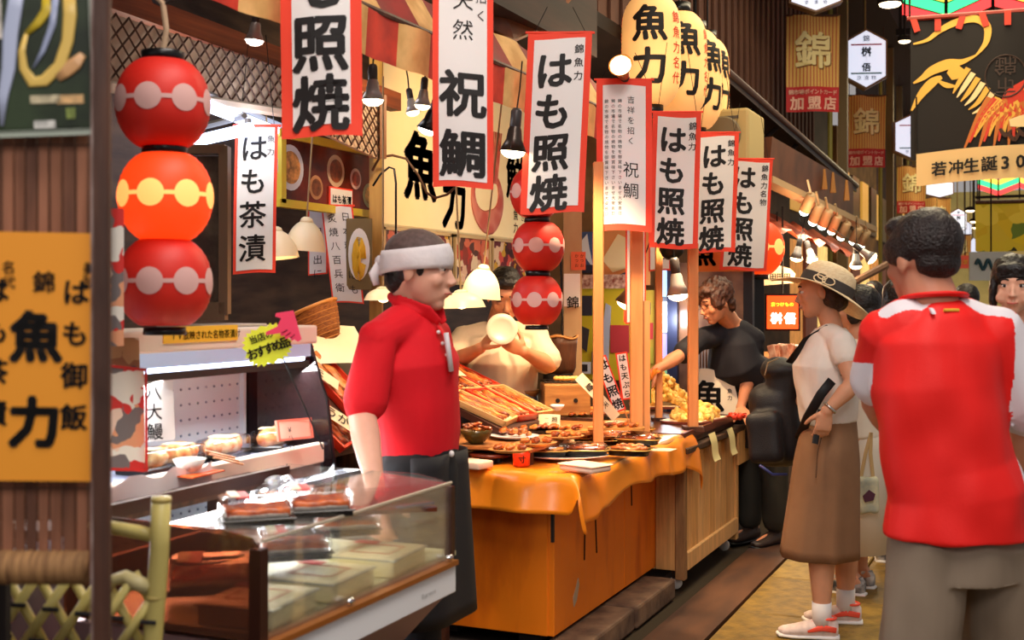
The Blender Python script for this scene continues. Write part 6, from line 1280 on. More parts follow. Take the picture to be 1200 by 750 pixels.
# ---------- 1. man in red polo with white headband
fv = (R * .93 - F * .37).normalized(); sr = rightof(fv)
root = P(492, 350, 3.52); root.z = 0; g = Fig('man in red polo shirt, white headband, reaching down at the showcase', root)
sk = skinm('fair skin', (226, 170, 146))
neck = g.p(482, 366, 3.5); Ch = g.p(483, 425, 3.5); hipc = g.p(491, 560, 3.52)
Hc = g.p(492, 317, 3.48); hf = (R * .97 - F * .22 - UP * .06)
B1 = headshape(g.b, Hc, hf); limb(g.b, [neck + V((0, 0, -.06)), neck + V((0, 0, .03)) - fv * .0, Hc - UP * .03 - hf.normalized() * .03], [.062, .054, .055])
RS = g.p(443, 398, 3.34); RE = g.p(424, 486, 3.30); RW = g.p(440, 572, 3.12); arm(g.b, RS, RE, RW, 1.05); hand(g.b, RW, V((.15, -.1, -.9)) - F * .3, rightof(fv) * -1, fv, .35)
LS = g.p(506, 392, 3.68); LE = g.p(524, 478, 3.76); LW = g.p(524, 535, 3.66); arm(g.b, LS, LE, LW); hand(g.b, LW, -UP * .8 - F * .3 + R * .1, sr, fv, .4)
tube(g.b, [hipc, hipc + V((0, 0, .15)), Ch, neck - UP * .04], [(.14, .10), (.13, .09), (.15, .10), (.06, .06)], 18, side=sr)
hipR = hipc + sr * .085; hipL = hipc - sr * .085
for h_, s_ in ((hipR, .04), (hipL, -.05)): K = V((h_.x, h_.y, .5)) + fv * s_; A_ = V((h_.x, h_.y, .085)) + fv * s_ * .5; leg(g.b, h_, K, A_); foot(g.b, A_, fv)
g.skin(sk); face_parts(g.t, Hc, B1)
pol = mat('red polo cloth', (222, 8, 30), .8, (208, 6, 26), 5, (1, 1, 1), .12, 300)
b = nb(); waist = g.p(490, 528, 3.52)
tube(b, [waist + V((0, 0, -.015)), waist + V((0, 0, .06)), g.p(486, 470, 3.51), Ch, g.p(480, 392, 3.5), neck - UP * .005], [(.150, .112), (.152, .118), (.158, .126), (.168, .128), (.135, .10), (.066, .07)], 28, side=sr)
limb(b, [neck + sr * .05 - UP * .04, RS + UP * .005, RS.lerp(RE, .45), RS.lerp(RE, .84)], [.068, .058, .056, .062]); limb(b, [neck - sr * .05 - UP * .04, LS, LS.lerp(LE, .6)], [.07, .058, .056])
obj('polo_shirt', remesh(b, .006, 4, .008, .09, 3), pol, g.t, True)
b = nb(); 
for s2 in (-1, 1): tube(b, [neck + UP * .035 - fv * .06, neck + UP * .03 + sr * s2 * .066 - fv * .01, neck + UP * .0 + fv * .07 + sr * s2 * .035, neck - UP * .03 + fv * .10 + sr * s2 * .015], [(.006, .022), (.006, .026), (.006, .026), (.004, .012)], 8, side=V((0, .3, .0)))
tube(b, [neck + UP * .02 + fv * .06 * math.cos(a_) + sr * .062 * math.sin(a_) - UP * .03 * math.cos(a_) for a_ in [k * math.pi / 10 for k in range(21)]], .012, 8); obj('collar', remesh(b, .005, 2), pol, g.t, True)
fr0 = neck - UP * .04 + fv * .095
obj('placket', tube(nb(), [fr0 + sr * .012, Ch + fv * .128 + UP * .06 + sr * .02, Ch + fv * .135 - UP * .03 + sr * .02], [(.004, .014), (.004, .015), (.004, .014)], 8, side=fv), pol, g.t, True)
for k in range(3): obj('button', ell(nb(), fr0.lerp(Ch + fv * .137, .15 + k * .3) + sr * .03, .006), mat('white button', (230, 226, 226), .3), g.t, True)
obj('silver_pen', rod(nb(), Ch + fv * .13 + sr * .045 + UP * .09, Ch + fv * .142 + sr * .035 - UP * .02, .008, 8), mat('pale zip strip', (206, 200, 206), .3), g.t, True)
obj('hair', hairmesh(Hc, B1, 1, [((0, -.02, .03), (.08, .094, .086)), ((0, -.06, -.03), (.062, .045, .045))], disp=.001), hairk, g.t, True)
obj('cropped_top_hair', hairmesh(Hc, B1, 1, [((0, -.014, .048), (.0795, .097, .074))], disp=.001), mat('cropped grey brown hair', (98, 78, 74), .7, (78, 62, 58), 60), g.t, True)
for s2 in (-1, 1): obj('sideburn', ell(nb(), Hc + B1 @ V((s2 * .064, .020, .005)), (.009, .012, .022), B1), hairk, g.t, True)
b = nb(); n_ = 40; rings = []
for j in range(6):
    ring = []
    for k in range(n_):
        a_ = 2 * math.pi * k / n_; v_ = j / 5; wid = .030 + .012 * (math.cos(a_ + math.pi) + 1) * .5
        zz_ = .045 - .03 * (-math.sin(a_) * .5 + .5) + (v_ - .5) * 2 * wid; bul = 1 + .0 * v_ + .035 * math.sin(math.pi * v_) + .012 * math.sin(a_ * 7 + v_ * 3)
        sh_ = math.sqrt(max(.3, 1 - (max(0, zz_ - .03) / .105) ** 2))
        ring.append(b.verts.new(Hc + B1 @ V((.0815 * math.cos(a_) * bul * sh_, -.012 + .1005 * math.sin(a_) * bul * sh_, zz_))))
    rings.append(ring)
for j in range(5):
    for k in range(n_): b.faces.new((rings[j][k], rings[j][(k + 1) % n_], rings[j + 1][(k + 1) % n_], rings[j + 1][k]))
o = obj('headband', b, mat('white cotton', (226, 220, 222), .85, (206, 200, 204), 9, (1, 1, 1), .2, 60), g.t, True); so = o.modifiers.new('s', 'SOLIDIFY'); so.thickness = .006; so.offset = 1
b = nb(); ell(b, Hc + B1 @ V((.01, -.115, .02)), (.022, .018, .02)); tube(b, [Hc + B1 @ V((.01, -.115, .02)), Hc + B1 @ V((.03, -.13, -.02)), Hc + B1 @ V((.028, -.12, -.05))], [(.015, .004), (.018, .005), (.012, .004)], 8); obj('headband_knot', b, MC['white cotton'], g.t, True)
blkc = mat('black trouser cloth', (22, 22, 28), .8, (14, 14, 18), 6)
b = nb(); tube(b, [waist + V((0, 0, .02)), hipc + V((0, 0, .02)), hipc - UP * .08], [(.148, .11), (.152, .118), (.14, .12)], 24, side=sr)
for h_, s_ in ((hipR, .04), (hipL, -.05)): K = V((h_.x, h_.y, .5)) + fv * s_; A_ = V((h_.x, h_.y, .1)) + fv * s_ * .5; limb(b, [h_ + UP * .02, h_.lerp(K, .5), K, A_], [.096, .088, .07, .066])
obj('trousers', remesh(b, .009, 4, .006, .1, 5), blkc, g.t, True)
b = nb(); ap0 = hipc + UP * .08
grid(b, lambda u, v: ap0 + fv * (.122 + .03 * v + .012 * math.sin(u * 9)) * math.cos((u - .5) * 2.2) + sr * (.19 + .03 * v) * math.sin((u - .5) * 2.2) - UP * v * .48, 16, 12)
o = obj('waist_apron', b, mat('black apron cloth', (26, 24, 28), .7), g.t, True); so = o.modifiers.new('s', 'SOLIDIFY'); so.thickness = .004
obj('apron_knot', ell(nb(), waist + sr * .03 + fv * .122 - UP * .0, (.008, .008, .01)), mat('white button', (0, 0, 0)), g.t, True)
for h_, s_ in ((hipR, .04), (hipL, -.05)): shoe(g.t, V((h_.x, h_.y, .085)) + fv * s_ * .5, fv, blkc, blackm)

# ---------- 2. man holding a white dish
fv = (-F).normalized(); sr = rightof(fv); d = 6.1
root = P(583, 350, d); root.z = 0; g = Fig('man in cream T-shirt behind the lamps, wiping a white dish', root); s = 1.08
sk2 = skinm('warm skin', (206, 140, 100))
Hc = g.p(592, 347, d - .1); hf = (fv + R * .06 - UP * .42); B2 = headshape(g.b, Hc, hf, s=s); neck = g.p(585, 378, d)
limb(g.b, [neck - UP * .08, neck, Hc - UP * .03], [.075, .062, .062])
S1_ = g.p(544, 397, d); E1 = g.p(531, 425, d - .12); W1 = g.p(563, 408, d - .32); S2_ = g.p(628, 397, d); E2 = g.p(643, 428, d - .12); W2 = g.p(614, 412, d - .32)
arm(g.b, S1_, E1, W1, 1.15); arm(g.b, S2_, E2, W2, 1.15); hand(g.b, W1, R * .6 + UP * .7 - F * .1, R * .8 + F * .2, -F, .5, 1.0); hand(g.b, W2, -R * .8 + UP * .45 - F * .1, F * .6 + UP * .1, -F + UP * .4, .5, 1.0)
hipc = V((0, 0, .95)); tube(g.b, [hipc, V((0, 0, 1.15)), g.p(584, 400, d) , neck - UP * .05], [(.17, .13), (.17, .13), (.18, .12), (.07, .07)], 18, side=sr)
for s2 in (-1, 1): h_ = hipc + sr * s2 * .1; leg(g.b, h_, V((h_.x, h_.y, .5)), V((h_.x, h_.y, .085)), 1.1); foot(g.b, V((h_.x, h_.y, .085)), fv)
g.skin(sk2, .0055); face_parts(g.t, Hc, B2, s, closed=True)
obj('hair', hairmesh(Hc, B2, s, [((0, -.025, .05), (.082, .093, .085)), ((0, .045, .085), (.06, .04, .03)), ((-.06, .0, .045), (.02, .05, .04)), ((.06, .0, .045), (.02, .05, .04))]), hairk, g.t, True)
obj('moustache', tube(nb(), [Hc + B2 @ V((x * s, .096 * s, -.05 * s)) for x in (-.018, 0, .018)], .003, 6), mat('stubble', (90, 60, 48), .8), g.t); obj('chin_beard', ell(nb(), Hc + B2 @ V((0, .078 * s, -.095 * s)), (.015, .008, .008)), mat('stubble', (0, 0, 0)), g.t, True)
tee = mat('cream tee cloth', (226, 206, 176), .8, (214, 190, 158), 4, (1, 1, 1), .1, 200); b = nb()
tube(b, [V((0, 0, .86)), V((0, 0, 1.05)), g.p(584, 425, d - .03), g.p(584, 403, d), neck - UP * .055, neck - UP * .015], [(.20, .17), (.205, .185), (.20, .17), (.20, .15), (.12, .10), (.078, .075)], 28, side=sr)
limb(b, [neck - R * .07 - UP * .07, S1_, S1_.lerp(E1, .8)], [.078, .076, .078]); limb(b, [neck + R * .07 - UP * .07, S2_, S2_.lerp(E2, .8)], [.078, .076, .078]); obj('tee_shirt', remesh(b, .007, 3, .01, .1, 9), tee, g.t, True)
b = nb(); tube(b, [V((0, 0, .98)), V((0, 0, .9)), V((0, 0, .6)), V((0, 0, .35))], [(.205, .18), (.21, .19), (.22, .19), (.22, .19)], 24, side=sr); obj('trousers', b, mat('grey work trousers', (110, 112, 118), .8), g.t, True)
for s2 in (-1, 1): shoe(g.t, V((sr.x * s2 * .1, sr.y * s2 * .1, .085)), fv, blackm, blackm)
dc = P(588, 386, d - .43); q = thing('serving_dish', 'oval white dish held up by the man in cream', 'dish', dc, 0, rot=((F * -.95 + UP * .25 + R * .1).to_track_quat('Z', 'Y').to_euler())); obj('dish_body', lathe(nb(), [(.03, -.006), (.05, -.004), (.075, .008), (.073, .011), (.048, 0), (.001, 0)], 32, caps=False, sy=1.02), mat('dish glaze', (206, 190, 168), .3), q, True); obj('foot_ring', lathe(nb(), [(.034, -.012), (.036, -.004)], 24), mat('dish glaze', (0, 0, 0)), q, True)

# ---------- 3. man in black leaning over the cabinet
d = 7.05; fv = (-R * .75 - F * .66).normalized(); sr = rightof(fv)
root = P(893, 350, d + .1); root.z = 0; g = Fig('man in black T-shirt and glasses leaning over the fried food', root)
sk3 = skinm('tanned skin', (214, 142, 104))
Hc = g.p(838, 354, d - .2); hf = (-R * .88 - F * .42 - UP * .35); B3 = headshape(g.b, Hc, hf, s=1.02); neck = g.p(857, 380, d - .05); limb(g.b, [neck - UP * .04 + R * .04, neck, Hc - UP * .02 + R * .02], [.07, .058, .058])
SA = g.p(822, 398, d - .15); EA = g.p(794, 418, d - .35); WA = g.p(768, 434, d - .5); SB = g.p(883, 398, d - .05); EB = g.p(878, 440, d - .08); WB = g.p(868, 478, d - .14)
arm(g.b, SA, EA, WA, 1.02); arm(g.b, SB, EB, WB, 1.02); hand(g.b, WA, -R * .8 - UP * .5 - F * .2, -UP + F * .2, R * -.1 - F, .45); hand(g.b, WB, -UP * .25 - R * .55 - F * .5 + R * .7, -UP, -R, .12)
hipc = V((0, 0, .93)); chst = g.p(860, 420, d - .02); tube(g.b, [hipc, hipc.lerp(chst, .5), chst, neck - UP * .03], [(.15, .11), (.14, .10), (.165, .11), (.065, .065)], 18, side=sr)
for s2 in (-1, 1): h_ = hipc + sr * s2 * .09; leg(g.b, h_, V((h_.x, h_.y, .5)), V((h_.x, h_.y, .085))); foot(g.b, V((h_.x, h_.y, .085)), fv)
g.skin(sk3, .0055); face_parts(g.t, Hc, B3, 1.02, closed=True)
obj('hair', hairmesh(Hc, B3, 1.02, [((0, -.03, .045), (.09, .098, .095)), ((0, .05, .08), (.07, .05, .036)), ((0, -.07, -.03), (.07, .04, .06)), ((.066, .01, .02), (.024, .055, .055)), ((-.066, .01, .02), (.024, .055, .055)), ((.02, .09, .05), (.035, .02, .03))], disp=.012, seed=4), mat('brown layered hair', (92, 52, 34), .45, (56, 32, 24), 26, (1, 1, 1), .7, 80), g.t, True)
b = nb()
for s2 in (-1, 1):
    tube(b, [Hc + B3 @ V((s2 * .032 + .022 * math.cos(a_), .1, .006 + .015 * math.sin(a_))) for a_ in [k * math.pi / 8 for k in range(17)]], .0018, 5); rod(b, Hc + B3 @ V((s2 * .054, .098, .008)), Hc + B3 @ V((s2 * .08, .0, .01)), .002, 5)
rod(b, Hc + B3 @ V((-.01, .102, .008)), Hc + B3 @ V((.01, .102, .008)), .0018, 5); obj('glasses', b, mat('dark glasses frame', (60, 30, 24), .3), g.t)
blt = mat('black tee cloth', (34, 32, 40), .8, (24, 22, 30), 5, (1, 1, 1), .1, 200); b = nb()
tube(b, [hipc - UP * .06, hipc.lerp(chst, .4), chst - UP * .03, chst.lerp(neck, .5), neck - UP * .01], [(.175, .14), (.168, .135), (.185, .14), (.15, .11), (.075, .075)], 28, side=sr)
limb(b, [neck - R * .06 - UP * .05, SA, SA.lerp(EA, .75)], [.07, .066, .064]); limb(b, [neck + R * .05 - UP * .05, SB, SB.lerp(EB, .22)], [.075, .066, .062]); obj('tee_shirt', remesh(b, .0075, 3, .010, .09, 12), blt, g.t, True)
b = nb()
for s2 in (-1, 1): h_ = hipc + sr * s2 * .09; limb(b, [h_, V((h_.x, h_.y, .5)), V((h_.x, h_.y, .14))], [.105, .085, .075])
tube(b, [hipc + UP * .04, hipc - UP * .1], [(.165, .13), (.17, .14)], 20, side=sr); obj('trousers', remesh(b, .01, 3, .006, .1, 2), mat('dark olive trousers', (44, 42, 36), .8), g.t, True)
obj('apron', box(nb(), hipc + fv * .16 - UP * .12, (.30, .012, .46), M.Rotation(math.atan2(fv.y, fv.x) + math.pi / 2, 3, 'Z')), mat('black apron cloth', (0, 0, 0)), g.t)
for s2 in (-1, 1): h_ = hipc + sr * s2 * .09; shoe(g.t, V((h_.x, h_.y, .085)), fv, mat('dark boot leather', (50, 34, 28), .5), blackm, 1.1)

# ---------- 4. woman with a straw hat
d = 5.2; fv = (-R * .97 + F * .22).normalized(); sr = rightof(fv); lf = -sr
root = P(972, 350, d); root.z = 0; g = Fig('woman in straw hat, white top and long brown skirt', root)
sk4 = skinm('light skin', (216, 156, 122))
Hc = g.p(960, 342, d); hf = (fv - UP * .12); B4_ = headshape(g.b, Hc, hf, s=.96); neck = g.p(974, 382, d); limb(g.b, [neck - UP * .05, neck + UP * .01, Hc - UP * .03 + R * .02], [.058, .047, .047])
LS = g.p(986, 404, d - .15); LE = g.p(1000, 450, d - .24); LW = g.p(969, 482, d - .24); arm(g.b, LS, LE, LW, .95); hand(g.b, LW, -R * .15 - UP * .8 + F * .12, F * .9 + UP * 0, -R, .35, .92)
RS = g.p(966, 404, d + .15); RE = g.p(950, 462, d + .2); RW = g.p(915, 478, d + .24); arm(g.b, RS, RE, RW, .9); hand(g.b, RW, -R * .8 - UP * .2, -UP, -F, .5, .9)
hipc = g.p(973, 498, d); tube(g.b, [hipc, g.p(972, 470, d), g.p(972, 425, d), neck - UP * .03], [(.12, .09), (.105, .075), (.12, .09), (.05, .05)], 18, side=sr)
AL = g.p(963, 727, d - .10); AR = g.p(991, 712, d + .14); AL.z = .09; AR.z = .09
KL = V((AL.x, AL.y, .47)) ; KR = V((AR.x, AR.y, .47)) 
leg(g.b, hipc + lf * .045 - UP * .14, KL, AL, 1.06); leg(g.b, hipc - lf * .045 - UP * .14, KR, AR, 1.06); foot(g.b, AL, fv, .85); foot(g.b, AR, fv, .85)
g.skin(sk4, .0055); face_parts(g.t, Hc, B4_, .96)
wt = mat('white blouse cloth', (238, 228, 218), .8, (226, 214, 202), 5, (1, 1, 1), .12, 160); b = nb()
tube(b, [g.p(972, 494, d), g.p(970, 470, d), g.p(966, 430, d), g.p(975, 400, d), neck - UP * .01], [(.145, .118), (.15, .13), (.162, .138), (.125, .105), (.06, .062)], 26, side=sr)
limb(b, [neck + lf * .05 - UP * .04, LS + UP * .0, LS.lerp(LE, .30)], [.058, .056, .058]); limb(b, [neck - lf * .05 - UP * .04, RS, RS.lerp(RE, .4)], [.062, .066, .07])
obj('blouse', remesh(b, .006, 3, .010, .07, 21), wt, g.t, True)
skt = mat('taupe skirt cloth', (142, 104, 74), .8, (128, 92, 64), 4, (1, 1, 1), .08, 200)
b = nb(); n_ = 56; rings = []
hem = .345; w0 = g.p(973, 482, d); h0 = g.p(960, 650, d)
for j in range(15):
    v_ = j / 14; c_ = w0.lerp(h0, v_); ra = .13 + .04 * min(1, v_ * 4) + .02 * v_; rb_ = .108 + .018 * min(1, v_ * 3) + .045 * v_
    rings.append([b.verts.new(c_ + sr * math.cos(a_) * ra * (1 + .045 * v_ * math.sin(a_ * 7 + 2) + .02 * v_ * math.sin(a_ * 13)) + fv * math.sin(a_) * rb_ * (1 + .04 * v_ * math.sin(a_ * 6 + 1))) for a_ in [2 * math.pi * k / n_ for k in range(n_)]])
for j in range(14):
    for k in range(n_): b.faces.new((rings[j][k], rings[j][(k + 1) % n_], rings[j + 1][(k + 1) % n_], rings[j + 1][k]))
b.faces.new(rings[0]); o = obj('skirt', b, skt, g.t, True); so = o.modifiers.new('s', 'SOLIDIFY'); so.thickness = .004
obj('skirt_pocket', tube(nb(), [g.p(966, 498, d - .16), g.p(958, 530, d - .172), g.p(956, 560, d - .176)], .003, 5), mat('dark seam', (96, 68, 48), .8), g.t)
obj('long_hair', hairmesh(Hc, B4_, .96, [((0, -.03, .03), (.08, .085, .085)), ((0, -.08, -.04), (.07, .045, .06)), ((-.05, -.05, -.02), (.03, .045, .06)), ((.05, -.05, -.02), (.03, .045, .06))], disp=.005), hairb, g.t, True)
# hat
straw = mat('natural straw weave', (250, 228, 188), .7, (234, 206, 160), 60, (1, 1, 3), .4, 120); bandm = mat('dark grey hat band', (64, 58, 56), .7)
hc = g.p(969, 336, d); up_ = (UP * .86 + R * .40 + F * .0 - V((0, 0, 0))).normalized(); xr = up_.orthogonal().normalized()
xr = (sr - up_ * sr.dot(up_)).normalized(); yr = up_.cross(xr); HB = M((xr, yr, up_)).transposed()
crown = [(.106, -.012), (.104, .012), (.100, .045), (.092, .072), (.07, .092), (.04, .102), (.001, .105)]
b = nb(); lathe(b, crown, 44, hc, False, HB, 1, 1.12); hat_ = obj('straw_hat', b, straw, g.t, True)
def brim(a_, q_): rr = .104 + .10 * q_; return hc + HB @ V((rr * math.cos(a_), rr * 1.12 * math.sin(a_), -.012 - .03 * q_ ** 1.3 + .022 * q_ * math.sin(2 * a_ + 1.2) + .01 * q_ * math.sin(3 * a_)))
b = nb(); grid(b, lambda u, v: brim(u * 2 * math.pi, v), 60, 8); o = obj('brim', b, straw, hat_, True); so = o.modifiers.new('s', 'SOLIDIFY'); so.thickness = .004
b = nb(); lathe(b, [(.1075, -.01), (.1065, .02), (.1045, .032)], 44, hc, False, HB, 1, 1.12); obj('hat_band', b, bandm, hat_, True)
side_a = math.atan2((HB.inverted() @ (-F - R * .5)).y, (HB.inverted() @ (-F - R * .5)).x); b = nb()
for k, (ra, ph_) in enumerate([(.028, 0), (.022, 2.2), (.026, 3.6)]):
    c_ = hc + HB @ V((.112 * math.cos(side_a), .125 * math.sin(side_a), .012)); o2 = HB @ V((-math.sin(side_a), math.cos(side_a), 0))
    tube(b, [c_ + o2 * (.02 * math.cos(ph_) + ra * math.cos(a_)) + up_ * (.012 * math.sin(ph_) + ra * .6 * math.sin(a_)) - F * .004 for a_ in [q * math.pi / 6 for q in range(13)]], .003, 5)
obj('cord_bow', b, mat('cream cord', (236, 214, 176), .7), hat_, True)
sock = mat('white sock', (232, 226, 224), .85)
for A_ in (AL, AR): obj('sock', tube(nb(), [A_ + UP * .075, A_ + UP * .03, A_ - UP * .02], [(.042, .042), (.041, .041), (.041, .045)], 16), sock, g.t, True)
shm = mat('pale pink grey knit', (232, 212, 204), .7, (210, 188, 180), 30); cor = mat('neon coral', (255, 92, 70), .5)
shoe(g.t, AL, fv, shm, mat('white sole', (240, 236, 232), .5), .98, cor); shoe(g.t, AR, fv, shm, mat('white sole', (0, 0, 0)), .98, cor)
obj('watch', tube(nb(), [LW.lerp(LE, .12) + ((LE - LW).orthogonal().normalized() * .029 * math.cos(a_) + (LE - LW).normalized().cross((LE - LW).orthogonal().normalized()) * .029 * math.sin(a_)) for a_ in [k * math.pi / 9 for k in range(19)]], [(.006, .003)] * 19, 6), mat('silver watch strap', (190, 186, 180), .25, metal=.8), g.t, True)
# backpack held at her side
bp = P(912, 485, 5.45); q = thing('backpack', 'black backpack slung at the front side of the straw-hat woman', 'backpack', bp, 0); bpm = mat('black nylon', (30, 27, 30), .55, (18, 16, 20), 6, (1, 1, 1), .2, 200)
b = nb(); bevbox(b, (-.01, 0, -.05), (.22, .18, .38), .08, 4, M.Rotation(-.1, 3, 'Y')); bevbox(b, (.02, 0, .12), (.15, .15, .26), .06, 3, M.Rotation(.1, 3, 'Y')); bevbox(b, (-.04, -.09, -.1), (.17, .1, .24), .045, 3, M.Rotation(-.12, 3, 'Y')); ell(b, (.02, 0, .2), (.1, .09, .06)); obj('bag_body', remesh(b, .009, 4, .010, .1, 2), bpm, q, True)
ol = lambda px, py, dd: P(px, py, dd) - bp
obj('shoulder_strap', tube(nb(), [ol(925, 425, 5.3), ol(945, 398, 5.2), ol(970, 383, 5.13), ol(988, 392, 5.12), ol(994, 415, 5.10), ol(986, 440, 5.04)], [(.018, .004)] * 6, 8, side=R), mat('black webbing', (18, 16, 18), .6), q, True)
obj('lower_strap', tube(nb(), [ol(975, 446, 4.99), ol(962, 462, 4.98), ol(946, 490, 5.06), ol(936, 515, 5.25)], [(.02, .004)] * 4, 8, side=R), mat('black webbing', (0, 0, 0)), q, True); obj('strap_tail', tube(nb(), [ol(962, 480, 5.0), ol(955, 520, 4.98)], [(.013, .003)] * 2, 6, side=R), mat('black webbing', (0, 0, 0)), q)
obj('zip', tube(nb(), [ol(896, 440, 5.33), ol(900, 425, 5.33), ol(912, 420, 5.33)], .003, 5), mat('brass zip', (170, 150, 120), .3, metal=.6), q); obj('blue_trim', tube(nb(), [ol(890, 545, 5.34), ol(905, 556, 5.34), ol(922, 556, 5.36)], .007, 6), mat('blue patterned trim', (50, 56, 110), .5), q, True)

# ---------- 5. man in red and white sports shirt
d = 3.1; fv = (F * .985 - R * .15).normalized(); sr = rightof(fv)
root = P(1112, 350, d); root.z = 0; g = Fig('man seen from behind in red and white sports shirt', root)
sk5 = skinm('ruddy skin', (208, 142, 112))
Hc = g.p(1080, 306, d + .03); hf = (F * .9 - R * .42 - UP * .05); B5 = headshape(g.b, Hc, hf, s=1.0); neck = g.p(1094, 354, d); limb(g.b, [neck - UP * .08, neck, Hc - UP * .03 - hf.normalized() * .0], [.078, .066, .064])
LS = g.p(1036, 392, d + .02); LE = g.p(1027, 470, d + .14); LW = g.p(1058, 520, d + .36); RS = g.p(1166, 392, d); RE = g.p(1206, 480, d + .02); RW = g.p(1203, 566, d + .14)
arm(g.b, LS, LE, LW, 1.15); arm(g.b, RS, RE, RW, 1.15); hand(g.b, LW, R * .3 + F * .8, -UP, R, .4); hand(g.b, RW, -UP * .9 + F * .3, -R, F, .4)
hipc = g.p(1124, 640, d); tube(g.b, [hipc, g.p(1115, 560, d), g.p(1108, 450, d), neck - UP * .05], [(.14, .10), (.13, .10), (.145, .10), (.07, .065)], 20, side=sr)
HL = hipc - sr * .085; HR = hipc + sr * .09; KLn = V((HL.x, HL.y, .46)) - sr * .03; KRn = V((HR.x, HR.y, .46)) + sr * .04 + fv * .04; ALn = V((KLn.x, KLn.y, .085)); ARn = V((KRn.x, KRn.y, .085)) - fv * .05
leg(g.b, HL, KLn, ALn, .98); leg(g.b, HR, KRn, ARn, .98); foot(g.b, ALn, fv); foot(g.b, ARn, fv); g.skin(sk5, .006); face_parts(g.t, Hc, B5)
b = nb(); hem_c = g.p(1122, 622, d)
tube(b, [hem_c - UP * .012, hem_c + UP * .1, g.p(1111, 545, d), g.p(1098, 450, d - .0), g.p(1099, 400, d), g.p(1097, 372, d), neck - UP * .0], [(.188, .165), (.18, .16), (.168, .148), (.174, .14), (.168, .122), (.125, .10), (.073, .074)], 36, side=sr)
limb(b, [neck - sr * .07 - UP * .055, LS, LS.lerp(LE, .5), LS.lerp(LE, .7)], [.07, .07, .07, .074], 22); limb(b, [neck + sr * .07 - UP * .055, RS, RS.lerp(RE, .5), RS.lerp(RE, .92)], [.07, .078, .085, .092], 22)
me = remesh(b, .0042, 22, .010, .08, 31)
rs_m = mat('red sports cloth', (234, 24, 18), .6, (226, 18, 12), 4, (1, 1, 1), .1, 260); wsm = mat('white sports cloth', (222, 216, 222), .6)
o = obj('sports_shirt', me, [rs_m, wsm], g.t, True)
def dseg(p, a, b_): ab = b_ - a; t_ = max(0, min(1, (p - a).dot(ab) / ab.dot(ab))); return (p - a - ab * t_).length
nk = neck
for pl in me.polygons:
    c_ = pl.center; x_ = (c_ - nk).dot(sr); z_ = c_.z; y_ = (c_ - nk).dot(fv)
    wht = False
    zz_ = RE.z + .0
    if x_ > .168 and z_ > zz_ and z_ < nk.z - .03: wht = True
    if x_ > .178 + (zz_ - z_) * .05 and z_ <= zz_: wht = True
    if (c_ - LS).dot(sr) < .0 and dseg(c_, LS, LE) < .10 and y_ > .02: wht = (c_.z < LS.lerp(LE, .4).z)
    for S_, sg in ((RS, 1), (LS, -1)):
        a0 = nk + sr * sg * .055 - UP * .01 - fv * .035; a1 = S_ + UP * .062 - fv * .045 + sr * sg * .01
        if dseg(c_, a0, a1) < .026 and y_ < .05: wht = True
    lo_, hi_ = .82, .80 + .44
    if wht: pl.material_index = 1
obj('collar', tube(nb(), [neck + UP * .012 + sr * .074 * math.cos(a_) + fv * .075 * math.sin(a_) + UP * .01 * -math.sin(a_) for a_ in [k * math.pi / 12 for k in range(25)]], [(.007, .014)] * 25, 8), rs_m, g.t, True)
obj('maker_mark', tube(nb(), [neck - UP * .022 - fv * .088 + sr * x for x in (-.055, -.045)], [(.012, .003)] * 2, 6, side=sr), wsm, g.t); obj('gold_mark', tube(nb(), [neck - UP * .02 - fv * .09 + sr * x for x in (-.02, .02)], [(.004, .004)] * 2, 6), mat('gold thread', (226, 180, 60), .5), g.t)
obj('hair', hairmesh(Hc, B5, 1, [((0, -.020, .048), (.085, .1, .090)), ((0, -.056, -.004), (.068, .05, .05)), ((0, .05, .092), (.062, .05, .035)), ((.03, .0, .115), (.05, .06, .028)), ((-.066, .006, .03), (.02, .06, .045)), ((.066, .006, .03), (.02, .06, .045))], .005, .003, 6), mat('dark brown black hair', (34, 20, 18), .42, (24, 15, 14), 40, (1, 1, 1), .8, 140), g.t, True)
shg = mat('grey drill shorts', (136, 120, 102), .8, (122, 106, 90), 3, (1, 1, 1), .08, 260); b = nb()
tube(b, [hipc + UP * .09, hipc, hipc - UP * .08], [(.15, .12), (.165, .14), (.17, .145)], 28, side=sr)
for H_, K_, s2 in ((HL, KLn, -1), (HR, KRn, 1)): tube(b, [H_ + UP * .02, H_.lerp(K_, .5) + sr * s2 * .005, H_.lerp(K_, 1.02) + sr * s2 * .01], [(.09, .12), (.093, .115), (.10, .112)], 24, side=sr)
obj('shorts', remesh(b, .006, 4, .012, .09, 17), shg, g.t, True)
for A_ in (ALn, ARn): shoe(g.t, A_, fv, mat('dark trainer', (60, 58, 62), .6), mat('white sole', (0, 0, 0)), 1.12)

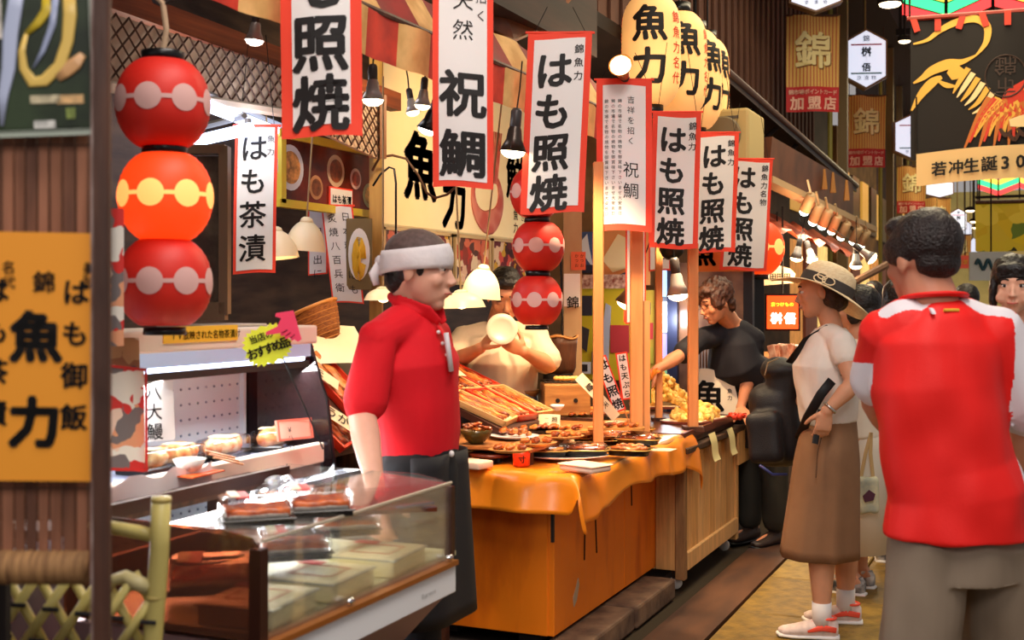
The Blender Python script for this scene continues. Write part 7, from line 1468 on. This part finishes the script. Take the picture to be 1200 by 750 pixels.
# ---------- 6. little girl carried by an adult just outside the frame
d = 3.75; fv = (-F * .93 - R * .36).normalized(); sr = rightof(fv); root = P(1232, 350, d + .05); root.z = 0
g = Fig('adult in navy carrying the little girl at the right edge', root); fa = (-F * .6 - R * .8).normalized(); sa = rightof(fa)
Hc = g.p(1262, 305, d + .1); Ba = headshape(g.b, Hc, fa); nk_ = Hc - UP * .17; limb(g.b, [nk_ - UP * .05, nk_, Hc - UP * .03], [.06, .05, .05]); hipc = V((.05, 0, .92))
chs = nk_ - UP * .2; tube(g.b, [hipc, chs, nk_ - UP * .04], [(.15, .11), (.15, .11), (.06, .06)], 18, side=sa)
for s2 in (-1, 1): h_ = hipc + sa * s2 * .09; leg(g.b, h_, V((h_.x, h_.y, .48)), V((h_.x, h_.y, .085))); foot(g.b, V((h_.x, h_.y, .085)), fa)
Sx = chs + sa * .17 + UP * .12; Ex = g.p(1220, 470, d - .12); Wx = g.p(1184, 452, d - .16); arm(g.b, Sx, Ex, Wx); hand(g.b, Wx, -R * .7 - UP * .1 + F * .3, F, UP, .4, .95)
Sy = chs - sa * .17 + UP * .12; Ey = Sy - UP * .3; Wy = Ey - UP * .2 + fa * .1; arm(g.b, Sy, Ey, Wy); hand(g.b, Wy, -UP, sa, fa, .3)
g.skin(sk4, .007); face_parts(g.t, Hc, Ba); nav = mat('navy knit', (40, 44, 66), .8); b = nb(); tube(b, [hipc - UP * .08, hipc.lerp(chs, .5), chs, nk_ - UP * .02], [(.17, .14), (.165, .135), (.175, .135), (.065, .065)], 24, side=sa); limb(b, [Sx - sa * .08, Sx, Sx.lerp(Ex, .6)], [.065, .065, .06]); limb(b, [Sy + sa * .08, Sy, Sy.lerp(Ey, .6)], [.065, .065, .06])
obj('jumper', remesh(b, .009, 3), nav, g.t, True); b = nb()
for s2 in (-1, 1): h_ = hipc + sa * s2 * .09; limb(b, [h_, V((h_.x, h_.y, .5)), V((h_.x, h_.y, .13))], [.1, .08, .065])
obj('trousers', remesh(b, .01, 3), blkc, g.t, True); obj('hair', hairmesh(Hc, Ba, 1, [((0, -.025, .04), (.084, .1, .09)), ((0, -.07, -.05), (.07, .05, .08))]), hairk, g.t, True)
for s2 in (-1, 1): h_ = hipc + sa * s2 * .09; shoe(g.t, V((h_.x, h_.y, .085)), fa, blackm, blackm)
cr = P(1196, 400, d - .05); g = Fig('little girl with dark fringe looking back, in white and aqua', cr); s = .75
Hc = g.p(1188, 335, d - .05); hf = (-F * .88 - R * .42 - UP * .1); Bc = headshape(g.b, Hc, hf, s=s); 
for s2 in (-1, 1): ell(g.b, Hc + Bc @ V((s2 * .03, .042, -.034)), (.022, .018, .02), Bc, 2)
nk_ = g.p(1193, 366, d); limb(g.b, [nk_ - UP * .03, nk_, Hc - UP * .02], [.036, .032, .034]); ct = g.p(1200, 395, d); pv = g.p(1206, 455, d); tube(g.b, [pv, ct, nk_ - UP * .01], [(.1, .08), (.095, .07), (.035, .035)], 16, side=sr)
for s2 in (-1, 1):
    S_ = nk_ + sr * s2 * .085 - UP * .045; E_ = S_ - UP * .11 + sr * s2 * .03 + R * .02; W_ = E_ + F * .02 + R * .09 - UP * .01; arm(g.b, S_, E_, W_, .6); hand(g.b, W_, R * .8 + UP * .2, -UP, F, .4, .55)
    h_ = pv + sr * s2 * .05; K_ = h_ - UP * .12 + R * .05 - F * .05 * s2; A_ = K_ - UP * .19 + R * .0; leg(g.b, h_, K_, A_, .6); foot(g.b, A_, fv, .6)
g.skin(skinm('child skin', (238, 180, 150)), .0045); face_parts(g.t, Hc, Bc, s, lips=(214, 110, 100))
b = nb(); tube(b, [pv - UP * .06, pv, ct, nk_ - UP * .035], [(.125, .105), (.108, .09), (.102, .08), (.07, .055)], 22, side=sr); obj('dress', remesh(b, .007, 2), mat('white aqua dress', (230, 236, 232), .7), g.t, True)
for s2 in (-1, 1): obj('aqua_strap', tube(nb(), [nk_ + sr * s2 * .06 - UP * .055 + fv * .06, nk_ + sr * s2 * .065 - UP * .012, nk_ + sr * s2 * .06 - UP * .05 - fv * .06], [(.015, .005)] * 3, 8, side=sr), mat('aqua strap', (140, 206, 200), .6), g.t, True)
obj('hair', hairmesh(Hc, Bc, s, [((0, -.022, .045), (.09, .104, .09)), ((0, -.06, -.03), (.08, .055, .075)), ((-.078, .01, -.035), (.018, .04, .085)), ((.078, .01, -.035), (.018, .04, .085)), ((0, .062, .075), (.065, .032, .026)), ((0, .076, .052), (.05, .014, .022)), ((-.045, .062, .045), (.02, .02, .035)), ((.045, .062, .045), (.02, .02, .035))], .0045, .003, 8), hairk, g.t, True)

# ---------- 7. passers-by behind
def passer(label, px, head_y, d, fv, top, bottom, hairM=hairk, arms=1, s=1., topm=None, skirt=False, low=None):
    root = P(px, 350, d); root.z = 0; g = Fig(label, root); sr = rightof(fv); Hc = g.p(px, head_y, d); B_ = headshape(g.b, Hc, fv, s=s * .97); nk = Hc - UP * .165 * s - fv * .01; limb(g.b, [nk - UP * .05, nk, Hc - UP * .03], [.055 * s, .05 * s, .05 * s])
    H0 = Hc.z; hip = V((0, 0, H0 * .58)); ch = V((0, 0, H0 * .8)); tube(g.b, [hip, ch, nk - UP * .03], [(.14 * s, .1 * s), (.15 * s, .1 * s), (.05, .05)], 16, side=sr)
    sh = []
    for s2 in (-1, 1):
        S_ = nk + sr * s2 * .165 * s - UP * .07; E_ = S_ - UP * .27 * s + sr * s2 * .03; W_ = E_ - UP * .2 * s + fv * .12; arm(g.b, S_, E_, W_, .95 * s); hand(g.b, W_, -UP * .8 + fv * .4, -sr * s2, fv, .4, s); sh.append((S_, E_, W_))
        h_ = hip + sr * s2 * .085; leg(g.b, h_, V((h_.x, h_.y, .47 * s)), V((h_.x, h_.y, .085)), s); foot(g.b, V((h_.x, h_.y, .085)), fv, s)
    g.skin(sk4, .008); face_parts(g.t, Hc, B_, s * .97); b = nb(); tube(b, [hip - UP * .04, hip.lerp(ch, .5), ch, nk - UP * .01], [(.165 * s, .135), (.16 * s, .13), (.172 * s, .13), (.062, .062)], 22, side=sr)
    for S_, E_, W_ in sh: limb(b, [S_ - (S_ - nk) * .5, S_, S_.lerp(E_, .6 if arms == 1 else 1.0)] + ([E_.lerp(W_, .8)] if arms == 2 else []), [.06, .064 * s, .06] + ([.045] if arms == 2 else []))
    obj('top', remesh(b, .009, 3, .008, .1, 5), top, g.t, True); b = nb()
    if skirt: tube(b, [hip + UP * .05, hip - UP * .1, hip - UP * .6], [(.14, .12), (.17, .14), (.21, .18)], 26, side=sr); obj('skirt', b, bottom, g.t, True)
    else:
        for s2 in (-1, 1): h_ = hip + sr * s2 * .085; limb(b, [h_ + UP * .02, V((h_.x, h_.y, .48)), V((h_.x, h_.y, .14))], [.1, .082, .07])
        obj('trousers', remesh(b, .01, 3), bottom, g.t, True)
    obj('hair', hairmesh(Hc, B_, s, [((0, -.03, .035), (.084, .096, .09)), ((0, -.075, -.04), (.075, .05, .08)), ((-.07, -.01, -.02), (.015, .04, .06)), ((.07, -.01, -.02), (.015, .04, .06))], .008), hairM, g.t, True)
    for s2 in (-1, 1): shoe(g.t, V((sr.x * s2 * .085, sr.y * s2 * .085, .085)), fv, mat('black white sneaker', (40, 38, 42), .6, (230, 226, 222), 14), mat('white sole', (0, 0, 0)), s)
    return g
passer('dark-haired passer-by in cream half hidden behind the straw-hat woman', 1003, 362, 5.95, (-R * .8 + F * .5).normalized(), mat('cream white linen', (230, 218, 200), .8), mat('white long skirt', (222, 212, 196), .8), skirt=True)
passer('passer-by in blue-grey shirt partly behind the man in red and white', 1052, 352, 6.6, (F * .9 + R * .3).normalized(), mat('dusty blue grey cloth', (84, 84, 96), .8), mat('charcoal trousers', (50, 48, 52), .8), arms=2)
passer('distant passer-by whose dark head shows beside the little girl', 1131, 353, 8.2, (F).normalized(), mat('dark teal cloth', (50, 60, 62), .8), mat('charcoal trousers', (0, 0, 0)))
passer('distant shopper in brown beyond the straw hat and lamps', 1022, 345, 10.5, (-R * .6 - F * .6).normalized(), mat('brown jacket cloth', (80, 54, 44), .8), mat('charcoal trousers', (0, 0, 0)))
q = thing('tote_bag', 'pale patterned cloth tote bag hanging behind the brown skirt', 'bag', P(1016, 580, 5.75), YAW); b = nb(); bevbox(b, (0, 0, 0), (.11, .05, .18), .02, 3); tb = remesh(b, .007, 3, .008, .05, 3); obj('bag_body', tb, mat('pale green cream print', (214, 206, 166), .7, (150, 160, 150), 12), q, True)
for s2 in (-1, 1): obj('handle', tube(nb(), [(s2 * .03, 0, .08), (.005 + s2 * .012, 0, .2), (.02, 0, .30)], [(.009, .003)] * 3, 6), mat('tan handle', (190, 160, 110), .7), q)
obj('dark_motif', prism(nb(), [(-.03, 0), (.0, .03), (.03, .01), (.02, -.02), (-.02, -.03)], .004, 'y', -.036), mat('plum print', (80, 40, 60), .6), q)
q = thing('hand_cart', 'small steel cart with black wheels behind the brown skirt', 'cart', onZ(912, 615, 0.03), YAW)
for s2 in (-1, 1): obj('upright', rod(nb(), (s2 * .05, 0, .0), (s2 * .05 + .01, 0, .42), .007, 6), chrome, q); obj('wheel', lathe(nb(), [(.015, -.01), (.03, -.01), (.032, 0), (.03, .01), (.015, .01)], 18, (s2 * .05, -.02, .0), rot=M.Rotation(math.pi / 2, 3, 'Y')), mat('grey rubber', (90, 90, 96), .6), q, True)
obj('crossbar', rod(nb(), (-.05, 0, .2), (.055, 0, .2), .006, 6), chrome, q)
bpy.data.objects.remove(_fo); bpy.data.scenes.remove(WS)
